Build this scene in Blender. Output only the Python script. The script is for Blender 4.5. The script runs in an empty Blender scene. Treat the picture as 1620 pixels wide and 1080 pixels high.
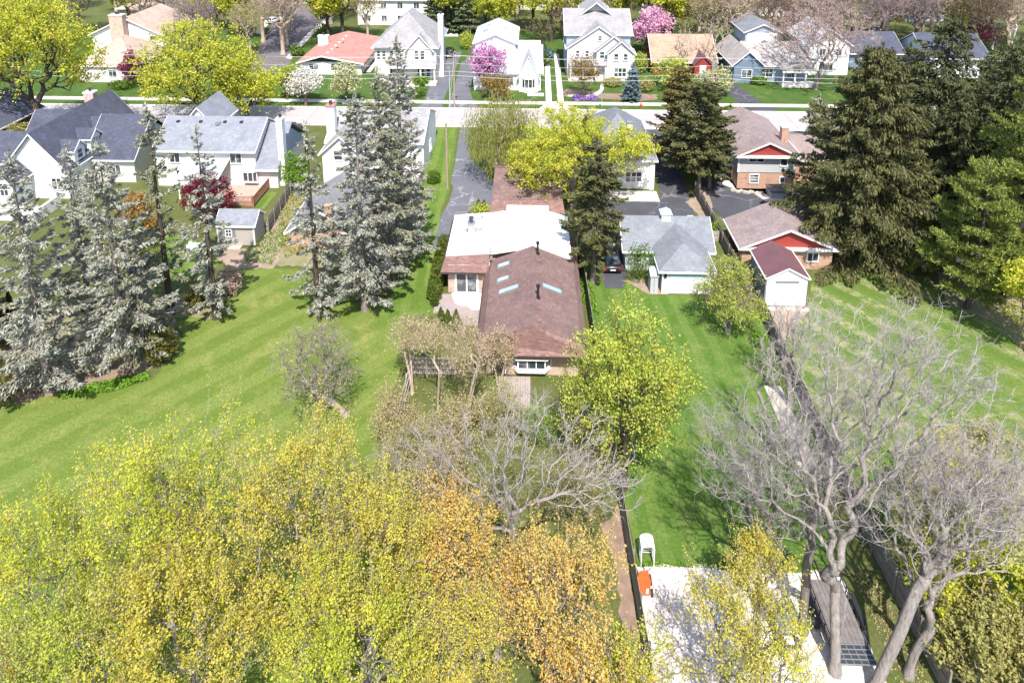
import bpy, math, random
import numpy as np
from math import sin, cos, radians, pi, sqrt, atan2

S = bpy.context.scene
COL = S.collection

# ------------------------------------------------------------------ camera
CAM_H, PITCH, YAW = 39.3, radians(12.7), radians(1.8)
cd = bpy.data.cameras.new('camera')
cam = bpy.data.objects.new('camera', cd)
COL.objects.link(cam)
cam.location = (0, 0, CAM_H)
cam.rotation_euler = (pi/2 - PITCH, 0, YAW)
cd.sensor_fit = 'HORIZONTAL'
cd.sensor_width = 36.0
cd.lens = 36*1100/1620
cd.shift_y = -512/1620
cd.clip_start = 0.5
cd.clip_end = 3000
S.camera = cam

# ------------------------------------------------------------------ sky and sun
SUN_EL, SUN_AZ = radians(56), radians(-171)      # light travels towards +Y and a little to -X
w = bpy.data.worlds.new('World'); S.world = w
w.use_nodes = True
nt = w.node_tree
sky = nt.nodes.new('ShaderNodeTexSky')
sky.sky_type = 'NISHITA'
sky.sun_disc = False
sky.sun_elevation = SUN_EL
sky.sun_rotation = radians(173)
bg = nt.nodes['Background']
nt.links.new(sky.outputs[0], bg.inputs[0])
bg.inputs[1].default_value = 0.15
sl = bpy.data.lights.new('sun', 'SUN')
sl.energy = 4.3
sl.angle = radians(0.55)
sl.color = (1.0, 0.95, 0.88)
sun = bpy.data.objects.new('sun', sl)
COL.objects.link(sun)
dirv = np.array([-0.12*cos(SUN_EL), 0.993*cos(SUN_EL), -sin(SUN_EL)])
from mathutils import Vector
sun.rotation_euler = Vector(dirv).to_track_quat('-Z', 'Y').to_euler()
sun.location = (20, -60, 120)
S.view_settings.view_transform = 'Standard'
S.view_settings.look = 'None'
S.view_settings.exposure = 1.02
S.view_settings.gamma = 1.0
S.view_settings.use_curve_mapping = False

# ------------------------------------------------------------------ survey helpers (photograph pixel -> place on the ground)
def G(px, py, h=0.0):
    u = (px-810)/1100; v = (py-28)/1100
    d = np.array([u, cos(PITCH)-v*sin(PITCH), -sin(PITCH)-v*cos(PITCH)])
    q = d*(h-CAM_H)/d[2]
    return np.array([q[0]*cos(YAW)-q[1]*sin(YAW), q[0]*sin(YAW)+q[1]*cos(YAW), h])
def ZAT(X, Y, py):
    """height over the point X,Y that is seen at row py"""
    y = -X*sin(YAW)+Y*cos(YAW); v = (py-28)/1100
    # v = (-y sin p - z cos p)/(y cos p - z sin p)
    z = (-y*sin(PITCH) - v*y*cos(PITCH))/(cos(PITCH) - v*sin(PITCH))
    return z+CAM_H
def PPM(X, Y, Z=0):
    y = -X*sin(YAW)+Y*cos(YAW)
    return 1100/(y*cos(PITCH)-(Z-CAM_H)*sin(PITCH))

# ------------------------------------------------------------------ materials
def _mat(name):
    m = bpy.data.materials.new(name); m.use_nodes = True
    n = m.node_tree.nodes; l = m.node_tree.links
    return m, n, l, n['Principled BSDF']
def pos_node(n):
    g = n.new('ShaderNodeNewGeometry'); return g
def mixcol(n, l, fac, a, b):
    x = n.new('ShaderNodeMix'); x.data_type = 'RGBA'
    if fac is not None: l.new(fac, x.inputs[0])
    for s, c in ((6, a), (7, b)):
        if hasattr(c, 'is_linked') or hasattr(c, 'links'): l.new(c, x.inputs[s])
        else: x.inputs[s].default_value = (*c, 1)
    return x.outputs[2]
def ramp(n, l, fac, lo, hi):
    r = n.new('ShaderNodeMapRange'); l.new(fac, r.inputs[0])
    r.inputs[1].default_value = lo; r.inputs[2].default_value = hi
    return r.outputs[0]
def noise(n, l, vec, scale, detail=4, rough=.6):
    t = n.new('ShaderNodeTexNoise'); l.new(vec, t.inputs['Vector'])
    t.inputs['Scale'].default_value = scale; t.inputs['Detail'].default_value = detail
    t.inputs['Roughness'].default_value = rough
    return t.outputs[0]
def bumpn(n, l, b, h, strength, dist):
    x = n.new('ShaderNodeBump'); l.new(h, x.inputs['Height'])
    x.inputs['Strength'].default_value = strength; x.inputs['Distance'].default_value = dist
    l.new(x.outputs[0], b.inputs['Normal'])

def M(name, c1, c2=None, scale=1.5, rough=.85, bump=0, bscale=None, spec=.3, fine=None, metal=0):
    """plain weathered surface: two tones mixed by noise, optional fine speckle and bump"""
    m, n, l, b = _mat(name)
    g = pos_node(n)
    if c2 is None: c2 = tuple(x*.82 for x in c1)
    f = ramp(n, l, noise(n, l, g.outputs[0], scale), .3, .7)
    c = mixcol(n, l, f, c1, c2)
    if fine:
        f2 = ramp(n, l, noise(n, l, g.outputs[0], fine, 2), .35, .65)
        c = mixcol(n, l, f2, c, tuple(x*.7 for x in c1))
        # keep the speckle subtle
    l.new(c, b.inputs['Base Color'])
    b.inputs['Roughness'].default_value = rough
    b.inputs['Specular IOR Level'].default_value = spec
    b.inputs['Metallic'].default_value = metal
    if bump:
        bumpn(n, l, b, noise(n, l, g.outputs[0], bscale or scale*8), bump, .03)
    return m
def shingle(name, c1, c2, row=.16, sc=2.2):
    m, n, l, b = _mat(name)
    g = pos_node(n)
    vm = n.new('ShaderNodeVectorMath'); vm.operation = 'MULTIPLY'; l.new(g.outputs[0], vm.inputs[0])
    vm.inputs[1].default_value = (3.2, 3.2, 9)
    v = n.new('ShaderNodeTexVoronoi'); v.inputs['Scale'].default_value = 1.0
    l.new(vm.outputs[0], v.inputs['Vector'])
    sep = n.new('ShaderNodeSeparateColor'); l.new(v.outputs['Color'], sep.inputs[0])
    c = mixcol(n, l, sep.outputs[0], c1, c2)
    f = ramp(n, l, noise(n, l, g.outputs[0], .55, 6, .7), .42, .7)
    c = mixcol(n, l, f, c, tuple((a+bb)*.5*.74 for a, bb in zip(c1, c2)))
    f = ramp(n, l, noise(n, l, g.outputs[0], 1.7, 5, .7), .55, .75)
    c = mixcol(n, l, f, c, tuple(min(1, a*1.22) for a in c1))
    l.new(c, b.inputs['Base Color']); b.inputs['Roughness'].default_value = .9
    b.inputs['Specular IOR Level'].default_value = .25
    wv = n.new('ShaderNodeTexWave'); wv.bands_direction = 'Z'; wv.wave_profile = 'SAW'
    l.new(g.outputs[0], wv.inputs['Vector']); wv.inputs['Scale'].default_value = 2.6
    wv.inputs['Distortion'].default_value = .3
    bumpn(n, l, b, wv.outputs[0], .35, .02)
    return m
def siding(name, c, boards=6.5, rough=.7):
    m, n, l, b = _mat(name)
    g = pos_node(n)
    f = ramp(n, l, noise(n, l, g.outputs[0], .8), .3, .75)
    l.new(mixcol(n, l, f, c, tuple(x*.9 for x in c)), b.inputs['Base Color'])
    b.inputs['Roughness'].default_value = rough; b.inputs['Specular IOR Level'].default_value = .3
    wv = n.new('ShaderNodeTexWave'); wv.bands_direction = 'Z'; wv.wave_profile = 'SAW'
    l.new(g.outputs[0], wv.inputs['Vector']); wv.inputs['Scale'].default_value = boards/ (2*pi) * 3
    bumpn(n, l, b, wv.outputs[0], .5, .02)
    return m
def brick(name, c1, c2, mortar):
    m, n, l, b = _mat(name)
    g = pos_node(n)
    s = n.new('ShaderNodeSeparateXYZ'); l.new(g.outputs[0], s.inputs[0])
    a = n.new('ShaderNodeMath'); a.operation = 'ADD'; l.new(s.outputs[0], a.inputs[0]); l.new(s.outputs[1], a.inputs[1])
    cb = n.new('ShaderNodeCombineXYZ'); l.new(a.outputs[0], cb.inputs[0]); l.new(s.outputs[2], cb.inputs[1])
    t = n.new('ShaderNodeTexBrick'); l.new(cb.outputs[0], t.inputs['Vector'])
    t.inputs['Scale'].default_value = 2.2
    t.inputs['Color1'].default_value = (*c1, 1); t.inputs['Color2'].default_value = (*c2, 1)
    t.inputs['Mortar'].default_value = (*mortar, 1); t.inputs['Mortar Size'].default_value = .018
    t.inputs['Bias'].default_value = -.1
    f = ramp(n, l, noise(n, l, g.outputs[0], 3.1, 3), .55, .75)
    l.new(mixcol(n, l, f, t.outputs[0], tuple(x*.6 for x in c2)), b.inputs['Base Color'])
    b.inputs['Roughness'].default_value = .9
    bumpn(n, l, b, t.outputs[1], -.4, .01)
    return m
def glassm(name, c=(.03, .04, .05)):
    m, n, l, b = _mat(name)
    g = pos_node(n)
    f = ramp(n, l, noise(n, l, g.outputs[0], .9, 2), .5, .68)
    l.new(mixcol(n, l, f, c, tuple(min(.6, x*2+.16) for x in c)), b.inputs['Base Color'])
    b.inputs['Roughness'].default_value = .06; b.inputs['Specular IOR Level'].default_value = .8
    return m
def paint(name, c, rough=.35, metal=0, spec=.5, coat=0):
    m, n, l, b = _mat(name)
    b.inputs['Base Color'].default_value = (*c, 1); b.inputs['Roughness'].default_value = rough
    b.inputs['Metallic'].default_value = metal; b.inputs['Specular IOR Level'].default_value = spec
    b.inputs['Coat Weight'].default_value = coat
    return m
def lawn(name, g1, g2, ang, width, tan=None, amt=.5, tanw=0.0, worn=(.20, .20, .06)):
    """grass: mown stripes, mottling and fine blade grain; tan = colour of dry thatch lines"""
    m, n, l, b = _mat(name)
    g = pos_node(n)
    dp = n.new('ShaderNodeVectorMath'); dp.operation = 'DOT_PRODUCT'
    l.new(g.outputs[0], dp.inputs[0]); dp.inputs[1].default_value = (cos(ang), sin(ang), 0)
    wob = noise(n, l, g.outputs[0], .12, 2)
    ad = n.new('ShaderNodeMath'); ad.operation = 'MULTIPLY_ADD'
    l.new(wob, ad.inputs[0]); ad.inputs[1].default_value = .9; l.new(dp.outputs['Value'], ad.inputs[2])
    mu = n.new('ShaderNodeMath'); mu.operation = 'MULTIPLY'; l.new(ad.outputs[0], mu.inputs[0]); mu.inputs[1].default_value = 2*pi/width
    sn = n.new('ShaderNodeMath'); sn.operation = 'SINE'; l.new(mu.outputs[0], sn.inputs[0])
    st = ramp(n, l, sn.outputs[0], -.3, .3)
    # stripes fade in and out
    fd = ramp(n, l, noise(n, l, g.outputs[0], .08, 3), .30, .55)
    mm = n.new('ShaderNodeMath'); mm.operation = 'MULTIPLY'; l.new(st, mm.inputs[0]); l.new(fd, mm.inputs[1])
    m2 = n.new('ShaderNodeMath'); m2.operation = 'MULTIPLY'; l.new(mm.outputs[0], m2.inputs[0]); m2.inputs[1].default_value = amt
    c = mixcol(n, l, m2.outputs[0], g1, g2)
    f1 = ramp(n, l, noise(n, l, g.outputs[0], .45, 6, .7), .5, .75)
    c = mixcol(n, l, f1, c, tuple(.5*x+.5*y for x, y in zip(g2, worn)))
    f3 = ramp(n, l, noise(n, l, g.outputs[0], 5.5, 4, .7), .3, .75)
    c = mixcol(n, l, f3, c, tuple(x*.62 for x in g1))
    f4 = ramp(n, l, noise(n, l, g.outputs[0], .26, 6, .78), .55, .70)
    f5 = n.new('ShaderNodeMath'); f5.operation = 'MULTIPLY'; l.new(f4, f5.inputs[0]); f5.inputs[1].default_value = .75
    c = mixcol(n, l, f5.outputs[0], c, worn)
    if tan:
        mu2 = n.new('ShaderNodeMath'); mu2.operation = 'ADD'; l.new(mu.outputs[0], mu2.inputs[0]); mu2.inputs[1].default_value = 1.0
        s2 = n.new('ShaderNodeMath'); s2.operation = 'SINE'; l.new(mu2.outputs[0], s2.inputs[0])
        t2 = ramp(n, l, s2.outputs[0], .05, .6)
        br = ramp(n, l, noise(n, l, g.outputs[0], 1.6, 5, .75), .42, .6)
        mk = ramp(n, l, noise(n, l, g.outputs[0], .07, 2), .3, .45)
        q = n.new('ShaderNodeMath'); q.operation = 'MULTIPLY'; q.use_clamp = True; l.new(t2, q.inputs[0]); l.new(br, q.inputs[1])
        q2 = n.new('ShaderNodeMath'); q2.operation = 'MULTIPLY'; l.new(q.outputs[0], q2.inputs[0]); l.new(mk, q2.inputs[1])
        q3 = n.new('ShaderNodeMath'); q3.operation = 'MULTIPLY'; l.new(q2.outputs[0], q3.inputs[0]); q3.inputs[1].default_value = .45
        c = mixcol(n, l, q3.outputs[0], c, tan)
    l.new(c, b.inputs['Base Color']); b.inputs['Roughness'].default_value = .95
    b.inputs['Specular IOR Level'].default_value = .1
    bumpn(n, l, b, noise(n, l, g.outputs[0], 14, 3, .8), .6, .06)
    return m
def leafm(name, c1, c2, trans=.35, c3=None):
    """leaves: each leaf its own tone (random per island), part of the light passes through"""
    m, n, l, b = _mat(name)
    g = pos_node(n)
    r = ramp(n, l, g.outputs['Random Per Island'], 0, 1)
    c = mixcol(n, l, r, c1, c2)
    if c3:
        f = ramp(n, l, noise(n, l, g.outputs[0], .55, 3), .45, .65)
        c = mixcol(n, l, f, c, c3)
    l.new(c, b.inputs['Base Color'])
    b.inputs['Roughness'].default_value = .65; b.inputs['Specular IOR Level'].default_value = .22
    tr = n.new('ShaderNodeBsdfTranslucent'); l.new(c, tr.inputs[0])
    mx = n.new('ShaderNodeMixShader'); mx.inputs[0].default_value = trans
    l.new(b.outputs[0], mx.inputs[1]); l.new(tr.outputs[0], mx.inputs[2])
    l.new(mx.outputs[0], n['Material Output'].inputs[0])
    return m
def barkm(name, c1, c2):
    m, n, l, b = _mat(name)
    g = pos_node(n)
    vm = n.new('ShaderNodeVectorMath'); vm.operation = 'MULTIPLY'; l.new(g.outputs[0], vm.inputs[0]); vm.inputs[1].default_value = (7, 7, 1.6)
    nz = noise(n, l, vm.outputs[0], 1.1, 7, .78)
    l.new(mixcol(n, l, ramp(n, l, nz, .32, .68), c1, c2), b.inputs['Base Color'])
    b.inputs['Roughness'].default_value = .95; b.inputs['Specular IOR Level'].default_value = .1
    bumpn(n, l, b, nz, 1.0, .12)
    return m
def asphalt(name, c1, c2, crack=None, cscale=.35):
    m, n, l, b = _mat(name)
    g = pos_node(n)
    f = ramp(n, l, noise(n, l, g.outputs[0], .35, 6, .65), .3, .7)
    c = mixcol(n, l, f, c1, c2)
    f2 = ramp(n, l, noise(n, l, g.outputs[0], 9, 3, .7), .3, .7)
    f2m = n.new('ShaderNodeMath'); f2m.operation = 'MULTIPLY'; l.new(f2, f2m.inputs[0]); f2m.inputs[1].default_value = .5
    c = mixcol(n, l, f2m.outputs[0], c, tuple(x*.7 for x in c1))
    if crack:
        # sealed cracks: thin irregular lines
        nz = n.new('ShaderNodeTexNoise'); l.new(g.outputs[0], nz.inputs['Vector']); nz.inputs['Scale'].default_value = .7; nz.inputs['Detail'].default_value = 5
        va = n.new('ShaderNodeVectorMath'); va.operation = 'MULTIPLY_ADD'; l.new(nz.outputs[1], va.inputs[0]); va.inputs[1].default_value = (2.4, 2.4, 0); l.new(g.outputs[0], va.inputs[2])
        v = n.new('ShaderNodeTexVoronoi'); v.feature = 'DISTANCE_TO_EDGE'; l.new(va.outputs[0], v.inputs['Vector']); v.inputs['Scale'].default_value = cscale
        t = n.new('ShaderNodeMapRange'); l.new(v.outputs[0], t.inputs[0]); t.inputs[1].default_value = .012; t.inputs[2].default_value = .03; t.inputs[3].default_value = 1; t.inputs[4].default_value = 0
        mk = ramp(n, l, noise(n, l, g.outputs[0], .16, 4), .47, .6)
        q = n.new('ShaderNodeMath'); q.operation = 'MULTIPLY'; l.new(t.outputs[0], q.inputs[0]); l.new(mk, q.inputs[1])
        c = mixcol(n, l, q.outputs[0], c, crack)
    l.new(c, b.inputs['Base Color']); b.inputs['Roughness'].default_value = .9; b.inputs['Specular IOR Level'].default_value = .25
    bumpn(n, l, b, noise(n, l, g.outputs[0], 22, 2, .7), .25, .02)
    return m

MAT = {}
def build_materials():
    D = MAT
    D['ground'] = lawn('rough_grass', (.100, .120, .035), (.155, .165, .06), .3, 9, None, .4, worn=(.21, .17, .10))
    D['lawn_left'] = lawn('mown_grass_diagonal', (.125, .180, .032), (.270, .302, .090), radians(-42), 2.6, None, .45, worn=(.26, .245, .085))
    D['lawn_strip'] = lawn('mown_grass_lengthwise', (.100, .170, .026), (.235, .292, .080), radians(3), 1.7, None, .6, worn=(.24, .25, .09))
    D['lawn_right'] = lawn('mown_grass_right', (.085, .155, .026), (.210, .268, .074), radians(4), 1.7, None, .45, worn=(.21, .24, .08))
    D['lawn_dry'] = lawn('mown_grass_dry_lines', (.100, .165, .028), (.190, .235, .065), radians(38), 2.5, (.46, .39, .27), .4)
    D['lawn_front'] = lawn('front_grass', (.062, .118, .024), (.100, .158, .040), radians(20), 3, None, .4, worn=(.15, .16, .055))
    D['concrete_road'] = asphalt('pale_concrete_road', (.41, .37, .36), (.36, .33, .32), (.27, .25, .245), .18)
    D['dark_road'] = asphalt('purple_grey_asphalt', (.135, .115, .125), (.17, .15, .155))
    D['concrete'] = M('pale_concrete', (.60, .55, .50), (.52, .48, .43), .6, .9, .1, fine=None)
    D['kerb'] = M('kerb_concrete', (.58, .52, .46), (.5, .45, .4), .8)
    D['asphalt'] = asphalt('driveway_asphalt', (.115, .118, .138), (.155, .157, .175), (.26, .26, .27), .42)
    D['asphalt_dark'] = asphalt('sealed_asphalt', (.058, .060, .074), (.085, .086, .10), (.15, .15, .155), .22)
    D['gravel'] = M('white_gravel', (.68, .62, .585), (.50, .45, .42), 1.3, .95, 1.0, 9, fine=6)
    D['mulch'] = M('mulch', (.27, .19, .145), (.18, .12, .09), 1.6, .95, .8, 12)
    D['bare_soil'] = M('bare_soil', (.33, .25, .19), (.22, .17, .12), .9, .95, .8, 10)
    D['leaf_litter'] = M('leaf_litter', (.26, .21, .145), (.15, .17, .06), .8, .95, .8, 10)
    D['paver'] = M('paver', (.36, .30, .29), (.28, .23, .225), 1.4, .9)
    D['patio_white'] = M('pale_patio_slab', (.74, .70, .66), (.66, .60, .57), .9, .9)
    D['stone'] = M('flagstone', (.5, .44, .38), (.38, .34, .29), 1.2, .9, .4)
    # roofs
    D['r_brown'] = shingle('brown_shingle', (.205, .135, .122), (.150, .096, .088))
    D['r_brown_rough'] = shingle('brown_wood_shingle', (.25, .15, .132), (.145, .085, .075))
    D['r_white'] = M('white_membrane', (.88, .875, .86), (.85, .845, .83), .4, .6)
    D['r_bluegrey'] = shingle('blue_grey_shingle', (.235, .245, .275), (.185, .195, .225))
    D['r_slate'] = shingle('dark_slate_shingle', (.082, .088, .120), (.055, .060, .088))
    D['r_grey'] = shingle('grey_shingle', (.225, .222, .235), (.175, .173, .185))
    D['r_greydark'] = shingle('cool_grey_shingle', (.205, .215, .235), (.165, .175, .195))
    D['r_mauve'] = shingle('mauve_brown_shingle', (.285, .225, .215), (.215, .165, .160))
    D['r_maroon'] = M('maroon_metal_roof', (.150, .072, .080), (.125, .06, .068), 1, .6)
    D['r_tan'] = shingle('tan_shingle', (.43, .33, .265), (.36, .27, .215))
    D['r_red'] = shingle('red_shingle', (.47, .215, .185), (.39, .17, .145))
    D['r_orange'] = shingle('orange_tan_shingle', (.39, .275, .20), (.31, .215, .155))
    D['r_warmgrey'] = shingle('warm_grey_shingle', (.31, .295, .30), (.25, .24, .245))
    D['r_lightgrey'] = shingle('light_grey_shingle', (.46, .48, .52), (.40, .42, .46))
    D['r_taupe'] = shingle('taupe_shingle', (.36, .325, .305), (.29, .26, .245))
    # walls
    D['w_white'] = siding('white_siding', (.80, .79, .77))
    D['w_cream'] = siding('cream_siding', (.66, .63, .56))
    D['w_paleblue'] = siding('pale_blue_siding', (.62, .68, .72))
    D['w_greysid'] = siding('pale_grey_siding', (.50, .50, .49))
    D['w_pinkgrey'] = siding('pinkish_white_siding', (.70, .66, .64))
    D['w_greige'] = siding('greige_siding', (.42, .385, .345))
    D['w_blue'] = siding('slate_blue_siding', (.16, .21, .28))
    D['w_bluegrey'] = siding('blue_grey_siding', (.36, .42, .50))
    D['w_red'] = siding('barn_red_siding', (.30, .045, .035))
    D['w_darkgrey'] = siding('dark_grey_siding', (.22, .22, .225))
    D['w_stucco'] = M('pinkish_stucco', (.68, .60, .56), (.62, .54, .50), 1)
    D['b_tan'] = brick('tan_pink_brick', (.50, .36, .28), (.42, .28, .21), (.52, .45, .40))
    D['b_orange'] = brick('orange_brick', (.46, .26, .17), (.38, .20, .13), (.48, .42, .36))
    D['b_darkred'] = brick('dark_red_brick', (.16, .055, .040), (.12, .042, .032), (.2, .15, .13))
    D['b_pink'] = brick('pink_brick', (.58, .38, .34), (.46, .27, .24), (.6, .52, .48))
    D['white'] = M('white_trim', (.82, .81, .79), (.76, .75, .73), 1.2, .5)
    D['trim_dark'] = M('brown_trim', (.07, .05, .045), (.05, .035, .03), 1, .6)
    D['trim_blue'] = M('pale_blue_trim', (.46, .60, .66), (.42, .55, .62), 1, .5)
    D['glass'] = glassm('window_glass')
    D['glass_blue'] = glassm('blue_reflecting_glass', (.05, .08, .14))
    D['glass_sky'] = glassm('skylight_glass', (.30, .42, .46))
    D['curtain'] = M('pale_curtain', (.62, .62, .60), None, 2, .9)
    D['garage_door'] = M('garage_door_panel', (.74, .73, .70), None, 1, .6)
    D['door_red'] = M('dark_red_door', (.17, .03, .03), None, 1, .5)
    D['metal'] = paint('galvanised_metal', (.35, .36, .37), .4, .6)
    D['black_metal'] = paint('black_metal', (.02, .02, .022), .45)
    D['hood_metal'] = paint('dark_cap_metal', (.08, .08, .085), .4, .4)
    D['rubber'] = paint('tyre_rubber', (.018, .018, .018), .8)
    D['rim'] = paint('wheel_rim', (.45, .46, .48), .3, .8)
    D['car_black'] = paint('black_car_paint', (.012, .013, .018), .25, 0, .5, .8)
    D['car_blue'] = paint('blue_car_paint', (.012, .07, .28), .25, 0, .5, .8)
    D['car_white'] = paint('white_car_paint', (.75, .75, .74), .25, 0, .5, .8)
    D['car_maroon'] = paint('maroon_car_paint', (.05, .012, .018), .25, 0, .5, .8)
    D['headlight'] = paint('lamp_lens', (.7, .7, .7), .1)
    D['taillight'] = paint('red_lamp_lens', (.4, .01, .01), .15)
    D['orange'] = paint('orange_paint', (.75, .10, .02), .4)
    D['red_paint'] = paint('red_paint', (.55, .05, .025), .5)
    D['blue_tarp'] = M('blue_tarp', (.05, .22, .55), (.04, .17, .45), 1.5, .5)
    D['wood_grey'] = M('weathered_wood', (.27, .235, .205), (.18, .155, .135), 2.5, .9, .4)
    D['wood_pale'] = M('pale_weathered_wood', (.44, .38, .33), (.34, .29, .25), 2.5, .9, .4)
    D['wood_fence'] = M('grey_green_fence_wood', (.24, .225, .19), (.17, .16, .135), 1.4, .9, .4)
    D['wood_red'] = M('stained_deck_wood', (.33, .15, .085), (.25, .11, .065), 2, .8, .3)
    D['deck_shade_grey'] = M('shade_grey_deck', (.20, .18, .17), (.12, .105, .10), 2.5, .9, .3)  # trailer deck; the tree shade over it is put into this grey
    D['deck'] = M('deck_boards', (.47, .32, .26), (.38, .26, .21), 1.2, .8, .3)
    D['pole_wood'] = M('utility_pole_wood', (.36, .27, .20), (.27, .20, .15), 3, .9, .5)
    D['plastic_grey'] = M('grey_plastic', (.45, .46, .48), None, 1, .5)
    D['plastic_teal'] = M('teal_plastic', (.22, .42, .44), None, 1, .5)
    D['plastic_blue'] = M('blue_plastic', (.03, .17, .55), None, 1, .5)
    D['vinyl_dark'] = M('dark_vinyl_cover', (.085, .09, .10), (.065, .07, .08), 1, .6)
    D['wire'] = paint('sunlit_wire', (.62, .62, .62), .35, .3)  # light tone stands in for the sun gleaming on the wires
    D['lamp_green'] = M('pale_green_pole', (.36, .46, .42), None, 1, .6)
    # bark
    D['bark_grey'] = barkm('grey_bark', (.30, .255, .225), (.15, .125, .105))
    D['bark_pale'] = barkm('pale_grey_bark', (.44, .39, .36), (.16, .135, .12))
    D['twig_pale'] = barkm('sunlit_twig_bark', (.54, .485, .455), (.35, .31, .285))  # paler than the bark: sunshine on the twigs put into the colour
    D['bark_dark'] = barkm('dark_bark', (.12, .095, .075), (.055, .045, .038))
    D['bark_brown'] = barkm('brown_bark', (.22, .16, .12), (.12, .085, .065))
    D['bark_birch'] = barkm('birch_bark', (.66, .56, .46), (.40, .30, .22))
    D['bark_white'] = barkm('white_birch_bark', (.80, .77, .74), (.55, .5, .48))
    D['bark_purple'] = barkm('mauve_twig_bark', (.34, .265, .255), (.22, .165, .160))
    D['bark_tan'] = barkm('tan_twig_bark', (.54, .43, .33), (.34, .26, .19))
    # leaves
    D['lf_spring'] = leafm('spring_leaf', (.56, .57, .065), (.37, .44, .040), .47, (.64, .58, .085))
    D['lf_fresh'] = leafm('fresh_leaf', (.50, .55, .09), (.33, .41, .055), .46, (.56, .56, .10))
    D['lf_gold'] = leafm('golden_leaf', (.65, .54, .105), (.45, .41, .06), .46, (.58, .53, .09))
    D['lf_orange'] = leafm('orange_young_leaf', (.74, .52, .15), (.62, .50, .11), .48, (.70, .44, .14))
    D['lf_russet'] = leafm('russet_young_leaf', (.36, .17, .07), (.40, .26, .05), .35)
    D['lf_green'] = leafm('green_leaf', (.13, .22, .025), (.075, .14, .016), .35)
    D['lf_bright'] = leafm('bright_shrub_leaf', (.20, .34, .04), (.11, .22, .02), .35)
    D['lf_willow'] = leafm('willow_leaf', (.36, .36, .10), (.25, .28, .055), .4)
    D['lf_olive'] = leafm('olive_bud', (.42, .40, .13), (.30, .28, .09), .4)
    D['lf_tanbud'] = leafm('tan_bud', (.54, .42, .24), (.42, .36, .15), .4)
    D['lf_bronze'] = leafm('bronze_leaf', (.32, .21, .055), (.24, .17, .035), .35)
    D['lf_pinkbud'] = leafm('pinkish_bud', (.52, .39, .33), (.42, .30, .25), .35)
    D['lf_pink'] = leafm('pink_blossom', (.66, .34, .54), (.54, .24, .44), .35)
    D['lf_palepink'] = leafm('pale_pink_blossom', (.80, .48, .62), (.68, .36, .52), .4)
    D['lf_white'] = leafm('white_blossom', (.74, .71, .66), (.58, .56, .47), .3)
    D['lf_cream'] = leafm('cream_blossom', (.55, .54, .33), (.38, .40, .14), .35)
    D['lf_plum'] = leafm('plum_leaf', (.30, .06, .115), (.20, .035, .075), .35)
    D['lf_burgundy'] = leafm('burgundy_leaf', (.22, .015, .040), (.12, .010, .022), .35)
    D['lf_purple'] = leafm('purple_flower', (.36, .22, .55), (.25, .14, .42), .3)
    D['nd_silver'] = leafm('silver_spruce_needle', (.36, .36, .30), (.235, .24, .185), .14, (.30, .305, .245))
    D['nd_silver2'] = leafm('grey_green_spruce_needle', (.335, .33, .235), (.175, .185, .115), .14)
    D['nd_blue'] = leafm('blue_spruce_needle', (.17, .235, .235), (.105, .155, .160), .1)
    D['nd_norway'] = leafm('norway_spruce_needle', (.140, .138, .050), (.066, .070, .026), .15)
    D['nd_dark'] = leafm('dark_spruce_needle', (.105, .115, .042), (.048, .058, .022), .12)
    D['nd_brown'] = leafm('brownish_conifer_needle', (.195, .150, .048), (.115, .092, .028), .12)
    D['nd_cedar'] = leafm('cedar_needle', (.130, .130, .048), (.070, .078, .026), .12)
    D['nd_pine'] = leafm('pine_needle', (.27, .31, .065), (.10, .14, .030), .18)
    D['nd_greypine'] = leafm('grey_pine_needle', (.20, .235, .125), (.12, .15, .07), .15)
    D['nd_yew'] = leafm('yew_needle', (.145, .130, .022), (.080, .080, .014), .12)
    D['nd_arb'] = leafm('arborvitae_leaf', (.115, .150, .020), (.060, .090, .012), .15)
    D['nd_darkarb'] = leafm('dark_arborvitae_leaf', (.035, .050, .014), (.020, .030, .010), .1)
build_materials()

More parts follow.
